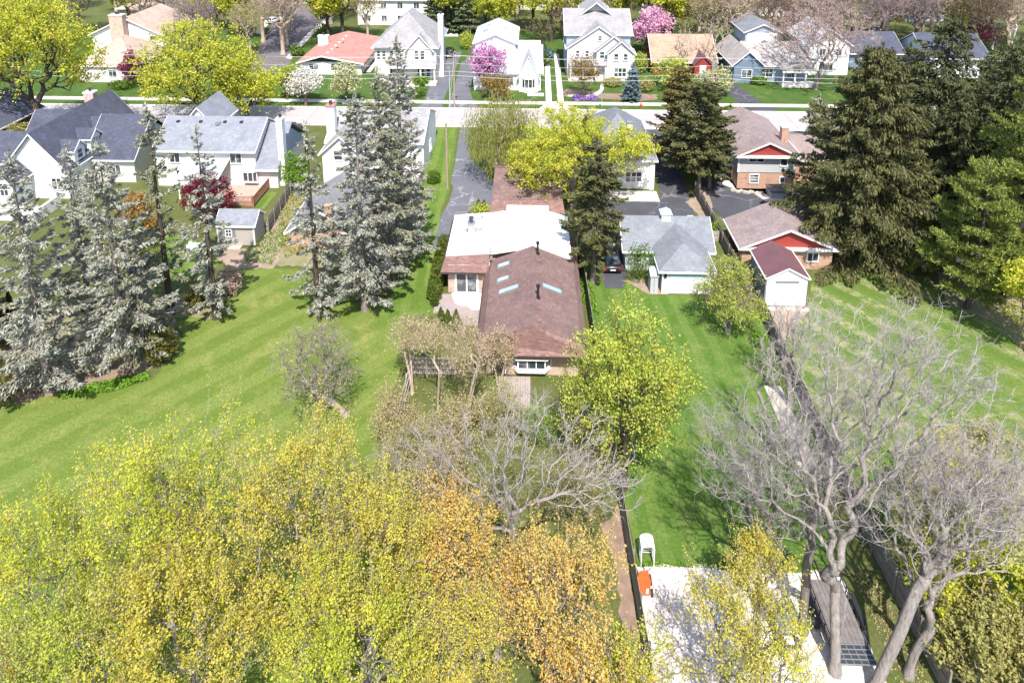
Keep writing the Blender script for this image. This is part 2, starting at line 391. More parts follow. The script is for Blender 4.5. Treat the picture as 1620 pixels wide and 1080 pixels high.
# ------------------------------------------------------------------ mesh helpers
class MB:
    """collects polygons; build() links them as one mesh object"""
    def __init__(s): s.v = []; s.f = []
    def add(s, vs, fs):
        o = len(s.v); s.v += [tuple(map(float, v)) for v in vs]
        s.f += [tuple(i+o for i in f) for f in fs]; return s
    def box(s, x0, x1, y0, y1, z0, z1):
        return s.add([(x0,y0,z0),(x1,y0,z0),(x1,y1,z0),(x0,y1,z0),(x0,y0,z1),(x1,y0,z1),(x1,y1,z1),(x0,y1,z1)],
                     [(0,3,2,1),(4,5,6,7),(0,1,5,4),(1,2,6,5),(2,3,7,6),(3,0,4,7)])
    def obox(s, c, ux, hx, hy, z0, z1):
        """box turned about Z: ux = unit direction of its x side, half sizes hx, hy"""
        ux = np.array(ux[:2])/np.hypot(*ux[:2]); uy = np.array((-ux[1], ux[0])); c = np.array(c[:2])
        p = [c-ux*hx-uy*hy, c+ux*hx-uy*hy, c+ux*hx+uy*hy, c-ux*hx+uy*hy]
        return s.add([(*q, z0) for q in p]+[(*q, z1) for q in p],
                     [(0,3,2,1),(4,5,6,7),(0,1,5,4),(1,2,6,5),(2,3,7,6),(3,0,4,7)])
    def prism(s, poly, axis, a, b):
        """2-D polygon swept along an axis ('x': poly is (y,z); 'y': poly is (x,z); 'z': poly is (x,y))"""
        n = len(poly)
        def P3(p, t): return {'x': (t, p[0], p[1]), 'y': (p[0], t, p[1]), 'z': (p[0], p[1], t)}[axis]
        vs = [P3(p, a) for p in poly]+[P3(p, b) for p in poly]
        fs = [tuple(range(n))[::-1], tuple(range(n, 2*n))]+[(i, (i+1) % n, (i+1) % n+n, i+n) for i in range(n)]
        return s.add(vs, fs)
    def bar(s, p, q, r, sides=6, r2=None):
        p = np.array(p, float); q = np.array(q, float); d = q-p; L = np.linalg.norm(d); d /= L
        a = np.cross(d, (0,0,1) if abs(d[2]) < .9 else (1,0,0)); a /= np.linalg.norm(a); b = np.cross(d, a)
        r2 = r if r2 is None else r2
        vs = []
        for c, rr in ((p, r), (q, r2)):
            for k in range(sides):
                t = 2*pi*(k+.5)/sides; vs.append(c+rr*(cos(t)*a+sin(t)*b))
        fs = [tuple(range(sides))[::-1], tuple(range(sides, 2*sides))]+[(i, (i+1) % sides, (i+1) % sides+sides, i+sides) for i in range(sides)]
        return s.add(vs, fs)
    def disc(s, c, r, z0, z1, sides=14, r2=None):
        return s.bar((c[0], c[1], z0), (c[0], c[1], z1), r, sides, r2)
    def build(s, name, mat, parent=None, smooth=False, bevel=0):
        me = bpy.data.meshes.new(name)
        org = WORLD_POS.get(parent.name, np.zeros(3)) if parent is not None else np.zeros(3)
        me.from_pydata([tuple(np.array(v)-org) for v in s.v], [], s.f)
        import bmesh
        bm = bmesh.new(); bm.from_mesh(me); bmesh.ops.recalc_face_normals(bm, faces=bm.faces); bm.to_mesh(me); bm.free()
        me.materials.append(MAT[mat] if isinstance(mat, str) else mat)
        o = bpy.data.objects.new(name, me); COL.objects.link(o)
        if parent is not None: o.parent = parent; WORLD_POS[o.name] = org
        if smooth: me.shade_smooth()
        if bevel:
            bv = o.modifiers.new('bevel', 'BEVEL'); bv.width = bevel; bv.segments = 2
        return o
WORLD_POS = {}
def thing(name, label, cat, loc=(0, 0, 0), group=None):
    o = bpy.data.objects.new(name, None); COL.objects.link(o)
    o.location = tuple(float(x) for x in loc); o.empty_display_size = .2
    WORLD_POS[o.name] = np.array(loc, float)
    o['label'] = label; o['category'] = cat
    if group: o['group'] = group
    return o
def tag(o, label, cat, group=None):
    o['label'] = label; o['category'] = cat
    if group: o['group'] = group
    return o
def copy_thing(o, loc, rz=0, sc=1.0, label=None):
    c = o.copy(); COL.objects.link(c); c.location = tuple(float(x) for x in loc); c.rotation_euler = (0, 0, rz); c.scale = (sc, sc, sc)
    if label: c['label'] = label
    for ch in list(o.children):
        d = ch.copy(); COL.objects.link(d); d.parent = c
        for g in ch.children:
            e = g.copy(); COL.objects.link(e); e.parent = d
    return c
def spline(pts, n=6, closed=True):
    """Catmull-Rom through points"""
    P = [np.array(p[:2], float) for p in pts]; out = []
    m = len(P)
    for i in range(m if closed else m-1):
        if closed: a, b, c, d = P[i-1], P[i], P[(i+1) % m], P[(i+2) % m]
        else: a, b, c, d = P[max(i-1, 0)], P[i], P[i+1], P[min(i+2, m-1)]
        for k in range(n):
            t = k/n
            out.append(.5*((2*b)+(c-a)*t+(2*a-5*b+4*c-d)*t*t+(3*b-a-3*c+d)*t**3))
    if not closed: out.append(P[-1])
    return out
SHEETS = [0]
def sheet(name, pts, z, mat, smooth=False, kind='structure', jag=0, seed=1):
    pts = [p[:2] for p in pts]; SHEETS[0] += 1; z = .004+.0007*SHEETS[0]   # each sheet lies above the ones laid before it
    if smooth: pts = spline(pts)
    if jag:
        rg = random.Random(seed); out = []
        m = len(pts)
        for i in range(m):
            a = np.array(pts[i]); b = np.array(pts[(i+1) % m]); k = max(1, int(np.linalg.norm(b-a)/.5))
            for j in range(k):
                p = a+(b-a)*j/k; out.append((p[0]+rg.uniform(-jag, jag), p[1]+rg.uniform(-jag, jag)))
        pts = out
    import bmesh
    bm = bmesh.new(); vs = [bm.verts.new((p[0], p[1], z)) for p in pts]
    es = [bm.edges.new((vs[i], vs[(i+1) % len(vs)])) for i in range(len(vs))]
    bmesh.ops.triangle_fill(bm, edges=es, use_beauty=True)
    bmesh.ops.recalc_face_normals(bm, faces=bm.faces)
    for f in bm.faces:
        if f.normal.z < 0: f.normal_flip()
    me = bpy.data.meshes.new(name); bm.to_mesh(me); bm.free()
    me.materials.append(MAT[mat]); o = bpy.data.objects.new(name, me); COL.objects.link(o)
    if kind: o['kind'] = kind
    return o
def slab(name, pts, z0, z1, mat, smooth=False, kind='structure'):
    pts = [tuple(p[:2]) for p in pts]
    if smooth: pts = [tuple(p) for p in spline(pts)]
    o = MB().prism(pts, 'z', z0, z1).build(name, mat)
    if kind: o['kind'] = kind
    return o
def px(*pp): return [G(*p) for p in pp]

# ------------------------------------------------------------------ building kit
def wall_block(h, x0, x1, y0, y1, z0, z1, mat, gable=None, zr=None, name='wall'):
    b = MB()
    if gable == 'y': b.prism([(x0,z0),(x1,z0),(x1,z1),((x0+x1)/2,zr),(x0,z1)], 'y', y0, y1)
    elif gable == 'x': b.prism([(y0,z0),(y1,z0),(y1,z1),((y0+y1)/2,zr),(y0,z1)], 'x', x0, x1)
    else: b.box(x0, x1, y0, y1, z0, z1)
    return b.build(name, mat, h)
def roof_gable(h, x0, x1, y0, y1, ze, zr, axis, mat, oh=.45, og=.35, t=.16, trim='white', ridge=None, name='roof'):
    """two slopes meeting in a ridge along axis; trim boards on the rakes and eaves"""
    if axis == 'y': a0, a1, b0, b1 = x0, x1, y0, y1
    else: a0, a1, b0, b1 = y0, y1, x0, x1
    m = (a0+a1)/2 if ridge is None else ridge
    sl, sr = (zr-ze)/(m-a0), (zr-ze)/(a1-m)
    L, Rr = (a0-oh, ze-oh*sl), (a1+oh, ze-oh*sr)
    b = MB()
    for e, sgn in ((L, -1), (Rr, 1)):
        b.prism([e, (m, zr), (m, zr+t), (e[0], e[1]+t)] if sgn < 0 else [(m, zr), e, (e[0], e[1]+t), (m, zr+t)], axis, b0-og, b1+og)
    r = b.build(name, mat, h)
    if trim:
        f = MB(); d = .05
        for c in (b0-og-d, b1+og+.002):
            for e in (L, Rr):
                f.prism([(e[0], e[1]-.06), (m, zr-.06), (m, zr+t-.03), (e[0], e[1]+t-.03)], axis, c, c+d-.002)
        for e, q in ((L, -1), (Rr, 1)):
            xa, xb = sorted((e[0]+q*.004, e[0]+q*.10))
            f.prism([(xa, e[1]-.04), (xb, e[1]-.04), (xb, e[1]+t-.04), (xa, e[1]+t-.04)], axis, b0-og, b1+og)
        f.build('fascia', trim, h)
    return r
def roof_hip(h, x0, x1, y0, y1, ze, zr, axis, mat, oh=.45, t=.18, trim='white', inset=None, inset2=None, name='roof'):
    """hipped roof; ridge along axis; inset = how far the ridge ends stay inside"""
    X0, X1, Y0, Y1 = x0-oh, x1+oh, y0-oh, y1+oh
    if axis == 'y':
        i = (X1-X0)/2 if inset is None else inset; j = i if inset2 is None else inset2
        m = (X0+X1)/2; ra, rb = (m, min(Y0+i, (Y0+Y1)/2), zr), (m, max(Y1-j, (Y0+Y1)/2), zr)
    else:
        i = (Y1-Y0)/2 if inset is None else inset; j = i if inset2 is None else inset2
        m = (Y0+Y1)/2; ra, rb = (min(X0+i, (X0+X1)/2), m, zr), (max(X1-j, (X0+X1)/2), m, zr)
    lo = [(X0,Y0,ze),(X1,Y0,ze),(X1,Y1,ze),(X0,Y1,ze)]; hi = [(x, y, ze+t) for x, y, _ in lo]
    vs = lo+hi+[ra, rb]
    fs = [(0,3,2,1),(0,1,5,4),(1,2,6,5),(2,3,7,6),(3,0,4,7)]
    if axis == 'y': fs += [(4,5,8),(5,6,9,8),(6,7,9),(7,4,8,9)]
    else: fs += [(4,5,9,8),(5,6,9),(6,7,8,9),(7,4,8)]
    r = MB().add(vs, fs).build(name, mat, h)
    if trim:
        f = MB(); d = .05
        f.box(X0-d, X1+d, Y0-d, Y0-.003, ze-.02, ze+t-.03); f.box(X0-d, X1+d, Y1+.003, Y1+d, ze-.02, ze+t-.03)
        f.box(X0-d, X0-.003, Y0, Y1, ze-.02, ze+t-.03); f.box(X1+.003, X1+d, Y0, Y1, ze-.02, ze+t-.03)
        f.build('fascia', trim, h)
    return r
def window(h, face, at, c, z, wd, ht, cols=2, rows=1, trim='white', glass='glass', fr=.09, name='window'):
    """face 'S' looks at the camera (at = wall Y, c = centre X); 'E'/'W' look along X (at = wall X, c = centre Y)"""
    b = MB(); p = MB()
    def bx(m, u0, u1, z0, z1, d0, d1):
        if face == 'S': m.box(u0, u1, at-d1, at-d0, z0, z1)
        elif face == 'E': m.box(at+d0, at+d1, u0, u1, z0, z1)
        else: m.box(at-d1, at-d0, u0, u1, z0, z1)
    u0, u1, z1 = c-wd/2, c+wd/2, z+ht
    bx(b, u0-fr, u0, z-fr, z1+fr, .0, .09); bx(b, u1, u1+fr, z-fr, z1+fr, .0, .09)
    bx(b, u0, u1, z1, z1+fr, .0, .088); bx(b, u0-.03, u1+.03, z-fr, z, .0, .12)
    for k in range(1, cols):
        u = u0+wd*k/cols; bx(b, u-fr*.35, u+fr*.35, z, z1, .0, .07)
    for k in range(1, rows):
        q = z+ht*k/rows; bx(b, u0, u1, q-fr*.3, q+fr*.3, .0, .065)
    wnd = b.build(name, trim, h)
    for k in range(cols):
        p = MB(); a, e = u0+wd*k/cols, u0+wd*(k+1)/cols
        bx(p, a+.02, e-.02, z+.005, z1-.005, .004, .03)
        p.build('pane', glass, wnd)
    return wnd
def chimney(h, x0, x1, y0, y1, z0, z1, mat, cap='white', pots=0):
    c = MB().box(x0, x1, y0, y1, z0, z1).build('chimney', mat, h)
    MB().box(x0-.08, x1+.08, y0-.08, y1+.08, z1+.002, z1+.16).build('chimney_cap', cap, c)
    for k in range(pots):
        MB().disc(((x0+x1)/2+(k-(pots-1)/2)*.4, (y0+y1)/2), .17, z1+.164, z1+.55).disc(((x0+x1)/2+(k-(pots-1)/2)*.4, (y0+y1)/2), .24, z1+.56, z1+.68).build('flue', 'hood_metal', c)
    return c
def door(h, face, at, c, z, wd, ht, mat='white', trim='white'):
    d = MB(); 
    if face == 'S': d.box(c-wd/2, c+wd/2, at-.06, at-.004, z, z+ht)
    elif face == 'E': d.box(at+.004, at+.06, c-wd/2, c+wd/2, z, z+ht)
    else: d.box(at-.06, at-.004, c-wd/2, c+wd/2, z, z+ht)
    o = d.build('door', mat, h)
    f = MB()
    if face == 'S': f.box(c-wd/2-.1, c-wd/2-.003, at-.08, at, z, z+ht+.1).box(c+wd/2+.003, c+wd/2+.1, at-.08, at, z, z+ht+.1).box(c-wd/2-.003, c+wd/2+.003, at-.08, at, z+ht+.003, z+ht+.1)
    else:
        s = 1 if face == 'E' else -1; xa, xb = sorted((at, at+s*.08))
        f.box(xa, xb, c-wd/2-.1, c-wd/2-.003, z, z+ht+.1).box(xa, xb, c+wd/2+.003, c+wd/2+.1, z, z+ht+.1).box(xa, xb, c-wd/2-.003, c+wd/2+.003, z+ht+.003, z+ht+.1)
    f.build('door_frame', trim, o)
    return o
def vent(h, x, y, z, kind='pipe'):
    if kind == 'pipe': return MB().disc((x, y), .05, z, z+.45, 8).build('vent_pipe', 'metal', h)
    if kind == 'stack':
        s = MB().disc((x, y), .10, z-.05, z+1.0, 10).build('flue_stack', 'black_metal', h)
        MB().disc((x, y), .17, z+1.01, z+1.2, 10).disc((x, y), .2, z-.04, z+.06, 10).build('stack_cap', 'black_metal', s); return s
    return MB().box(x-.2, x+.2, y-.2, y+.2, z-.05, z+.16).build('roof_vent', 'black_metal' if kind == 'dark' else kind, h)
def slope_panel(h, name, c, wd, ln, zc, slope_x=0, slope_y=0, t=.08, mat='white', lift=0.0):
    """thin box lying on a slope: size wd (X) by ln (Y); slopes are dz/dx and dz/dy"""
    vs = []
    for dz in (0, t):
        for sx, sy in ((-1,-1),(1,-1),(1,1),(-1,1)):
            x, y = c[0]+sx*wd/2, c[1]+sy*ln/2
            vs.append((x, y, zc+slope_x*(x-c[0])+slope_y*(y-c[1])+dz+lift))
    return MB().add(vs, [(0,3,2,1),(4,5,6,7),(0,1,5,4),(1,2,6,5),(2,3,7,6),(3,0,4,7)]).build(name, mat, h)
def skylight(h, c, wd, ln, zc, sx=0, sy=0):
    f = slope_panel(h, 'skylight', c, wd, ln, zc, sx, sy, .14, 'metal')
    vs = slope_panel(f, 'pane', c, wd-.22, ln-.22, zc, sx, sy, .03, 'glass_sky', lift=.135)
    return f

# ------------------------------------------------------------------ ground, street, drives, beds
def build_ground():
    g = MB().add([(-900,-300,0),(900,-300,0),(900,1500,0),(-900,1500,0)], [(0,1,2,3)]).build('ground', 'ground'); g['kind'] = 'structure'
    e = .004
    # lawns, each a sheet just above the ground
    sheet('lawn', px((-330,640),(-60,640),(0,632),(70,628),(170,622),(240,600),(280,560),(290,525),(250,498),(262,470),(330,455),(380,425),(470,425),(560,480),(640,470),(690,495),(688,520),(640,560),(600,690),(590,800),(560,1080),(560,1200),(-500,1200)), e, 'lawn_left')
    sheet('lawn', px((676,201),(724,201),(712,300),(698,330),(690,395),(686,500),(660,520),(600,500),(640,430),(648,350),(668,300)), 2*e, 'lawn_strip')
    sheet('lawn', px((925,445),(1010,450),(1030,466),(1080,468),(1140,470),(1208,500),(1235,590),(1215,612),(1330,900),(1300,903),(1010,893),(985,775),(930,480)), e, 'lawn_right')
    sheet('lawn', px((1285,440),(1400,430),(1560,470),(1620,560),(1760,680),(1640,1000),(1420,960),(1330,740),(1260,610),(1208,500),(1278,490)), e, 'lawn_dry')
    sheet('lawn', px((255,360),(345,395),(345,420),(300,440),(240,440),(220,400)), e, 'lawn_strip')
    sheet('lawn', px((405,333),(418,330),(438,305),(425,303),(408,318)), 3*e, 'lawn_strip')
    # front yards beyond the street and the parkway strips
    sheet('lawn', [(-140,111),(60,111),(60,160),(-140,160)], e, 'lawn_front')
    sheet('lawn', [(-140,106.85),(60,106.85),(60,109.0),(-140,109.0)], e, 'lawn_front')
    sheet('lawn', [(-140,86),(-36,86),(-36,99),(-140,99)], e, 'lawn_front')
    sheet('lawn', [(26,91),(60,91),(60,98.7),(26,98.7)], e, 'lawn_front')
    # street with kerbs and joints
    rd = MB().add([(-200,98.9,2*e),(200,98.9,2*e),(200,106.5,2*e),(-200,106.5,2*e)], [(0,1,2,3)]).build('street', 'concrete_road'); rd['kind'] = 'structure'
    j = MB()
    for x in range(-110, 75, 5): j.box(x-.025, x+.025, 98.95, 106.45, 2*e+.001, 3*e)
    j.box(-110, 75, 102.68, 102.72, 2*e+.001, 3*e-.001)
    o = j.build('street_joint', MAT['dark_road']); o['kind'] = 'structure'
    for y in (98.6, 106.5):
        k = MB().box(-200, 200, y, y+.3, 0, .13).build('kerb', 'kerb', bevel=.03); k['kind'] = 'structure'
    # pavements: cast slabs with open joints
    b = MB()
    for i in range(-92, 44):
        b.box(i*1.5+.012, (i+1)*1.5-.012, 109.0, 110.45, .0, .05)
    o = b.build('pavement', 'concrete'); o['kind'] = 'structure'
    b = MB()
    for i in range(-92, -24):
        b.box(i*1.5+.012, (i+1)*1.5-.012, 95.2, 96.5, .0, .05)
    o = b.build('pavement', 'concrete'); o['kind'] = 'structure'
    # side street climbing away at the far left
    sheet('side_street', px((395,120),(452,105),(483,60),(505,38),(548,0),(500,-40),(455,-10),(440,20),(425,48),(408,80)), 2*e, 'dark_road', smooth=True)
    slab('pavement', px((452,92),(485,55),(520,25),(530,25),(493,57),(460,94)), 0, .05, 'concrete')
    slab('pavement', px((412,55),(425,38),(418,36),(404,53)), 0, .05, 'concrete')
    # drives
    sheet('driveway', [(-10.9,98.6),(-9.3,98.6),(-8.6,88),(-6.0,83),(-5.0,80.5),(-4.4,79.0),(-4.4,66.3),(-9.35,66.3),(-10.3,64.6),(-10.3,72.0),(-9.8,74.5),(-9.75,79),(-10.2,80.2),(-10.3,86)], 3*e, 'asphalt', jag=.05)
    sheet('driveway', [(-19.2,106.6),(-14.6,106.6),(-15.0,109),(-15.0,141),(-19.6,141),(-18.6,125),(-18.2,109)], 3*e, 'asphalt')
    sheet('driveway', [(-13.6,106.6),(-8.2,106.6),(-9.6,109),(-11.1,116),(-11.2,134),(-14.3,134),(-13.9,109)], 3*e, 'asphalt')
    for xx in ((2.2, 3.2), (4.2, 5.2)):
        slab('driveway', [(xx[0]-.0,110.5),(xx[1],110.5),(xx[1]+.15,140),(xx[0]+.15,140)], 0, .04, 'concrete')
    slab('driveway', [(.9,106.8),(6.6,106.8),(5.6,108.95),(1.9,108.95)], 0, .045, 'concrete')
    sheet('driveway', [(16.9,98.6),(19.9,98.6),(19.3,90),(18.9,78),(18.6,73.2),(18.5,66.8),(9.0,66.8),(9.4,61.3),(8.6,58.6),(6.9,58.6),(7.0,72),(7.4,77.2),(15.4,77.2),(16.2,86)], 3*e, 'asphalt_dark', jag=.04)
    slab('patio', [(8.2,75.9),(15.1,75.9),(15.1,78.5),(8.2,78.5)], 0, .06, 'concrete')
    sheet('driveway', px((1110,285),(1150,285),(1155,295),(1190,302),(1262,309),(1290,312),(1300,345),(1200,345),(1150,350),(1130,335),(1112,318)), 3*e, 'asphalt_dark')
    sheet('driveway', [(34.6,106.6),(40.0,106.6),(38.5,109),(36.4,123),(33.6,128),(33.0,123),(34.4,110)], 3*e, 'asphalt_dark')
    for r_ in ([(1,)],):
        pass
    # garden grounds
    sheet('gravel_yard', px((1008,893),(1120,895),(1200,905),(1300,903),(1332,912),(1350,960),(1400,1080),(1460,1160),(1000,1160),(1018,1060)), 2*e, 'gravel', jag=.15, seed=4)
    sheet('planting_bed', px((0,690),(-60,655),(70,625),(150,608),(230,588),(272,560),(283,530),(262,500),(250,480),(310,455),(350,470),(345,505),(300,500),(270,505),(240,540),(200,560),(120,500),(0,470),(-80,480),(-120,600)), 2*e, 'leaf_litter', smooth=False, jag=.2)
    sheet('planting_bed', px((20,640),(80,625),(150,612),(150,590),(90,580),(20,600)), 3*e, 'mulch', jag=.2)
    sheet('planting_bed', px((150,605),(235,585),(250,572),(160,575)), 3*e, 'mulch', jag=.2)
    sheet('planting_bed', px((345,395),(408,392),(445,335),(455,330),(450,400),(430,425),(380,425),(345,415)), 2*e, 'bare_soil', jag=.2)
    sheet('planting_bed', px((445,330),(470,300),(500,290),(480,400),(570,410),(560,425),(440,420)), e, 'leaf_litter', jag=.2)
    sheet('planting_bed', px((640,500),(700,495),(765,520),(800,600),(850,650),(960,650),(990,760),(985,800),(940,880),(760,920),(620,850),(605,740),(625,640)), e, 'ground', jag=.3)
    sheet('planting_bed', px((952,830),(985,800),(1020,1060),(1005,1080),(985,1000),(975,900)), 2*e, 'mulch', jag=.15)
    sheet('planting_bed', px((650,310),(668,300),(672,320),(660,350),(648,352)), 3*e, 'leaf_litter', jag=.1)
    sheet('planting_bed', px((905,320),(925,320),(928,340),(925,400),(912,390)), 2*e, 'leaf_litter', jag=.1)
    sheet('planting_bed', px((985,445),(1030,440),(1060,466),(1025,465),(1005,452)), 3*e, 'bare_soil', jag=.12)
    sheet('planting_bed', px((1085,320),(1115,295),(1125,315),(1128,345),(1110,345)), 2*e, 'bare_soil', jag=.12)
    sheet('planting_bed', px((1205,490),(1282,485),(1265,510),(1240,540),(1212,520)), 3*e, 'bare_soil', jag=.15)
    sheet('planting_bed', px((1480,430),(1700,430),(1800,640),(1640,600),(1590,520),(1500,480)), 3*e, 'leaf_litter', jag=.25)
    sheet('planting_bed', px((880,152),(1010,160),(1040,158),(1040,150),(960,148),(900,140)), 3*e, 'mulch', jag=.25)
    # paved pieces round the house
    slab('patio', spline(px((716,470),(717,464),(758,464),(762,470),(762,488),(748,491),(738,485),(722,482))), 0, .06, 'patio_white')
    b = MB(); rg = random.Random(3)
    for i in range(26):
        for j2 in range(22):
            x, y = -8.75+i*.175, 52.8+j2*.2
            if x > -4.3+.1 or (x < -8.0 and y < 54.2): continue
            b.box(x+.006, x+.169, y+.006, y+.194, 0, .045+rg.uniform(0, .008))
    o = b.build('paved_terrace', 'paver'); o['kind'] = 'stuff'; tag(o, 'pinkish brick paving round the pale patio in the corner of the house', 'paving')
    b = MB()
    for i in range(13):
        for j2 in range(16):
            b.box(-2.5+i*.19+.007, -2.5+(i+1)*.19-.007, 43.6+j2*.2+.006, 43.6+(j2+1)*.2-.006, 0, .045+rg.uniform(0, .008))
    o = b.build('paved_terrace', 'paver'); o['kind'] = 'stuff'; tag(o, 'small grey brick terrace below the bay window of the brown house', 'paving')
    o = slab('garden_path', px((785,640),(840,640),(870,648),(790,652)), 0, .042, 'leaf_litter'); 
    # stepping stones of the raised walk along the right fence
    a = G(1222, 612); c = G(1275, 735)
    for i in range(9):
        t = i/9; p = a+(c-a)*t
        o = MB().box(p[0]-.62, p[0]+.62, p[1]-1.0+.03, p[1]+.05, 0, .05+.01*(i % 2)).build('walk_slab', 'stone')
        o['kind'] = 'structure'
    sheet('planting_bed', [ (a[0]+.8,a[1]+.2),(a[0]+1.5,a[1]+.2),(c[0]+2.2,c[1]-2),(c[0]+.8,c[1]-2)], 3*e, 'lawn_front')
build_ground()

# ------------------------------------------------------------------ the brown-roofed brick house in the middle
def house_middle():
    h = thing('brick_house', 'long low brick house with brown shingle roof and a white membrane roof section', 'house', (0, 57, 0))
    wall_block(h, -3.5, 3.7, 47.1, 57.9, 0, 2.75, 'b_tan')
    wall_block(h, -7.75, 3.45, 57.52, 66.0, 0, 2.85, 'b_tan', name='wing_wall')
    wall_block(h, -3.8, 3.0, 68.9, 79.4, 0, 2.7, 'b_tan', name='rear_wall')
    wall_block(h, -2.5, 2.5, 66.0, 68.9, 0, 2.4, 'b_tan', name='link_wall')
    # main roof: ridge along Y with steep skirts on the long sides
    b = MB(); y0, y1 = 46.85, 58.2
    prof = [(-4.25, 2.42), (-3.72, 3.02), (0.1, 4.55), (3.85, 3.02), (4.35, 2.42)]
    low = [(x, z-.17) for x, z in prof]
    for i in range(4):
        b.prism([low[i], low[i+1], prof[i+1], prof[i]], 'y', y0, y1)
    b.build('main_roof', 'r_brown', h)
    # shingled front face leaning under the gable
    f = MB()
    top = [(-3.72, 3.0), (0.1, 4.53), (3.85, 3.0)]
    n0 = [(x, 46.83, z) for x, z in top]
    bot = [(-4.3, 46.15, 2.42), (4.4, 46.15, 2.42)]
    f.add([*n0, *bot, (-4.25, 46.9, 2.40), (4.35, 46.9, 2.40), (-3.6, 46.95, 2.95), (.1, 46.95, 4.4), (3.7, 46.95, 2.95)],
          [(3,4,2,1,0), (3,5,6,4), (0,7,5,3), (2,4,6,9), (0,1,8,7), (1,2,9,8), (7,8,9,6,5)])
    f.build('front_shingle_skirt', 'r_brown_rough', h)
    rc = MB()
    for k in range(22):
        ya, yb = y0+k*(y1-y0)/22, y0+(k+1)*(y1-y0)/22-.012
        rc.prism([(-.10, 4.47), (.1, 4.556), (.30, 4.475), (.30, 4.50), (.1, 4.59), (-.10, 4.50)], 'y', ya, yb)
    rc.build('ridge_cap', 'r_brown', h)
    g = MB().box(-4.4, 4.5, 46.05, 46.14, 2.3, 2.44); g.build('gutter', 'trim_dark', h)
    MB().box(-4.36, -4.27, 46.2, 57.0, 2.31, 2.43).build('gutter', 'trim_dark', h)
    # white membrane roof of the wing, one low pitch
    b = MB(); prof = [(-8.02, 3.30), (-3.9, 3.66), (0.1, 4.40), (3.7, 3.28)]; low = [(x, z-.14) for x, z in prof]
    for i in range(3): b.prism([low[i], low[i+1], prof[i+1], prof[i]], 'y', 58.22 if i else 58.25, 66.0)
    b.build('white_roof', 'r_white', h)
    sm = MB()
    for k in range(1, 4):
        y = 58.3+k*1.95
        for i in range(3):
            (xa, za), (xb, zb) = prof[i], prof[i+1]
            sm.add([(xa, y, za+.004), (xb, y, zb+.004), (xb, y+.05, zb+.004), (xa, y+.05, za+.004), (xa, y, za+.016), (xb, y, zb+.016), (xb, y+.05, zb+.016), (xa, y+.05, za+.016)],
                   [(0,3,2,1),(4,5,6,7),(0,1,5,4),(1,2,6,5),(2,3,7,6),(3,0,4,7)])
    sm.build('membrane_seam', 'r_white', h)
    MB().box(-2.6, 1.7, 65.7, 66.15, 4.05, 4.42).build('roof_kerb', 'r_white', h)
    # shingled skirts round the white roof
    MB().add([(-8.0,58.23,3.28),(-3.95,58.23,3.64),(-3.95,56.95,2.45),(-8.35,56.95,2.45),(-8.0,58.23,3.1),(-3.95,58.23,3.3),(-3.95,57.1,2.3),(-8.2,57.1,2.3)],
          [(0,1,2,3),(4,7,6,5),(0,4,5,1),(1,5,6,2),(2,6,7,3),(3,7,4,0)]).build('shingle_skirt', 'r_brown_rough', h)
    MB().add([(-8.03,58.23,3.28),(-8.38,56.95,2.45),(-8.38,66.2,2.45),(-8.03,66.0,3.28),(-7.9,58.3,3.0),(-7.9,57.2,2.35),(-7.9,66.2,2.35),(-7.9,66.0,3.0)],
          [(0,3,2,1),(4,5,6,7),(0,1,5,4),(1,2,6,5),(2,3,7,6),(3,0,4,7)]).build('shingle_skirt', 'r_brown_rough', h)
    MB().add([(3.72,58.2,3.25),(4.4,58.2,2.4),(4.2,66.1,2.4),(3.72,66.0,3.25),(3.6,58.2,3.0),(3.6,58.2,2.3),(3.6,66.1,2.3),(3.6,66.0,3.0)],
          [(0,1,2,3),(4,7,6,5),(0,4,5,1),(1,5,6,2),(2,6,7,3),(3,7,4,0)]).build('shingle_skirt', 'r_brown_rough', h)
    MB().box(-8.4, -4.45, 56.85, 56.94, 2.32, 2.46).build('gutter', 'trim_dark', h)
    # far wing of the house
    b = MB(); X0, X1 = -4.35, 3.35
    b.add([(X0,69.6,3.25),(X1,69.6,3.25),(X1,75.0,4.4),(X0,75.0,4.4),(X0,80,2.9),(X1,80,2.9),(X0,69.6,3.05),(X1,69.6,3.05),(X1,75,4.2),(X0,75,4.2),(X0,80,2.7),(X1,80,2.7)],
          [(0,1,2,3),(3,2,5,4),(6,9,8,7),(9,10,11,8),(0,6,7,1),(4,5,11,10),(0,3,9,6),(3,4,10,9),(1,7,8,2),(2,8,11,5)])
    b.build('rear_roof', 'r_brown', h)
    b = MB().add([(X0,69.57,3.24),(X1,69.57,3.24),(X1+.2,68.2,2.4),(X0-.2,68.2,2.4),(X0,69.7,3.04),(X1,69.7,3.04),(X1+.1,68.4,2.3),(X0-.1,68.4,2.3)],
                 [(0,3,2,1),(4,5,6,7),(0,1,5,4),(1,2,6,5),(2,3,7,6),(3,0,4,7)])
    b.build('rear_shingle_skirt', 'r_brown_rough', h)
    # roof lights and vents
    sl_l = (4.55-3.02)/3.82; sl_r = -(4.55-3.02)/3.75
    zl = lambda x: 3.02+(x+3.72)*sl_l
    zr = lambda x: 4.55+(x-.1)*sl_r
    for (x, y, wd, ln) in ((-2.55, 56.55, 1.15, .62), (-2.5, 54.3, 1.1, .62), (-1.95, 52.5, 1.75, .62)):
        skylight(h, (x, y), wd, ln, zl(x), sl_l)
    skylight(h, (1.75, 52.5), 1.7, .62, zr(1.75), sl_r)
    skylight(h, (-5.85, 65.0), 1.75, .75, 3.49, .0874); skylight(h, (-5.75, 62.6), 1.75, .62, 3.5, .0874)
    vent(h, .55, 57.15, zr(.55), 'stack'); vent(h, .55, 50.6, zr(.55), 'stack')
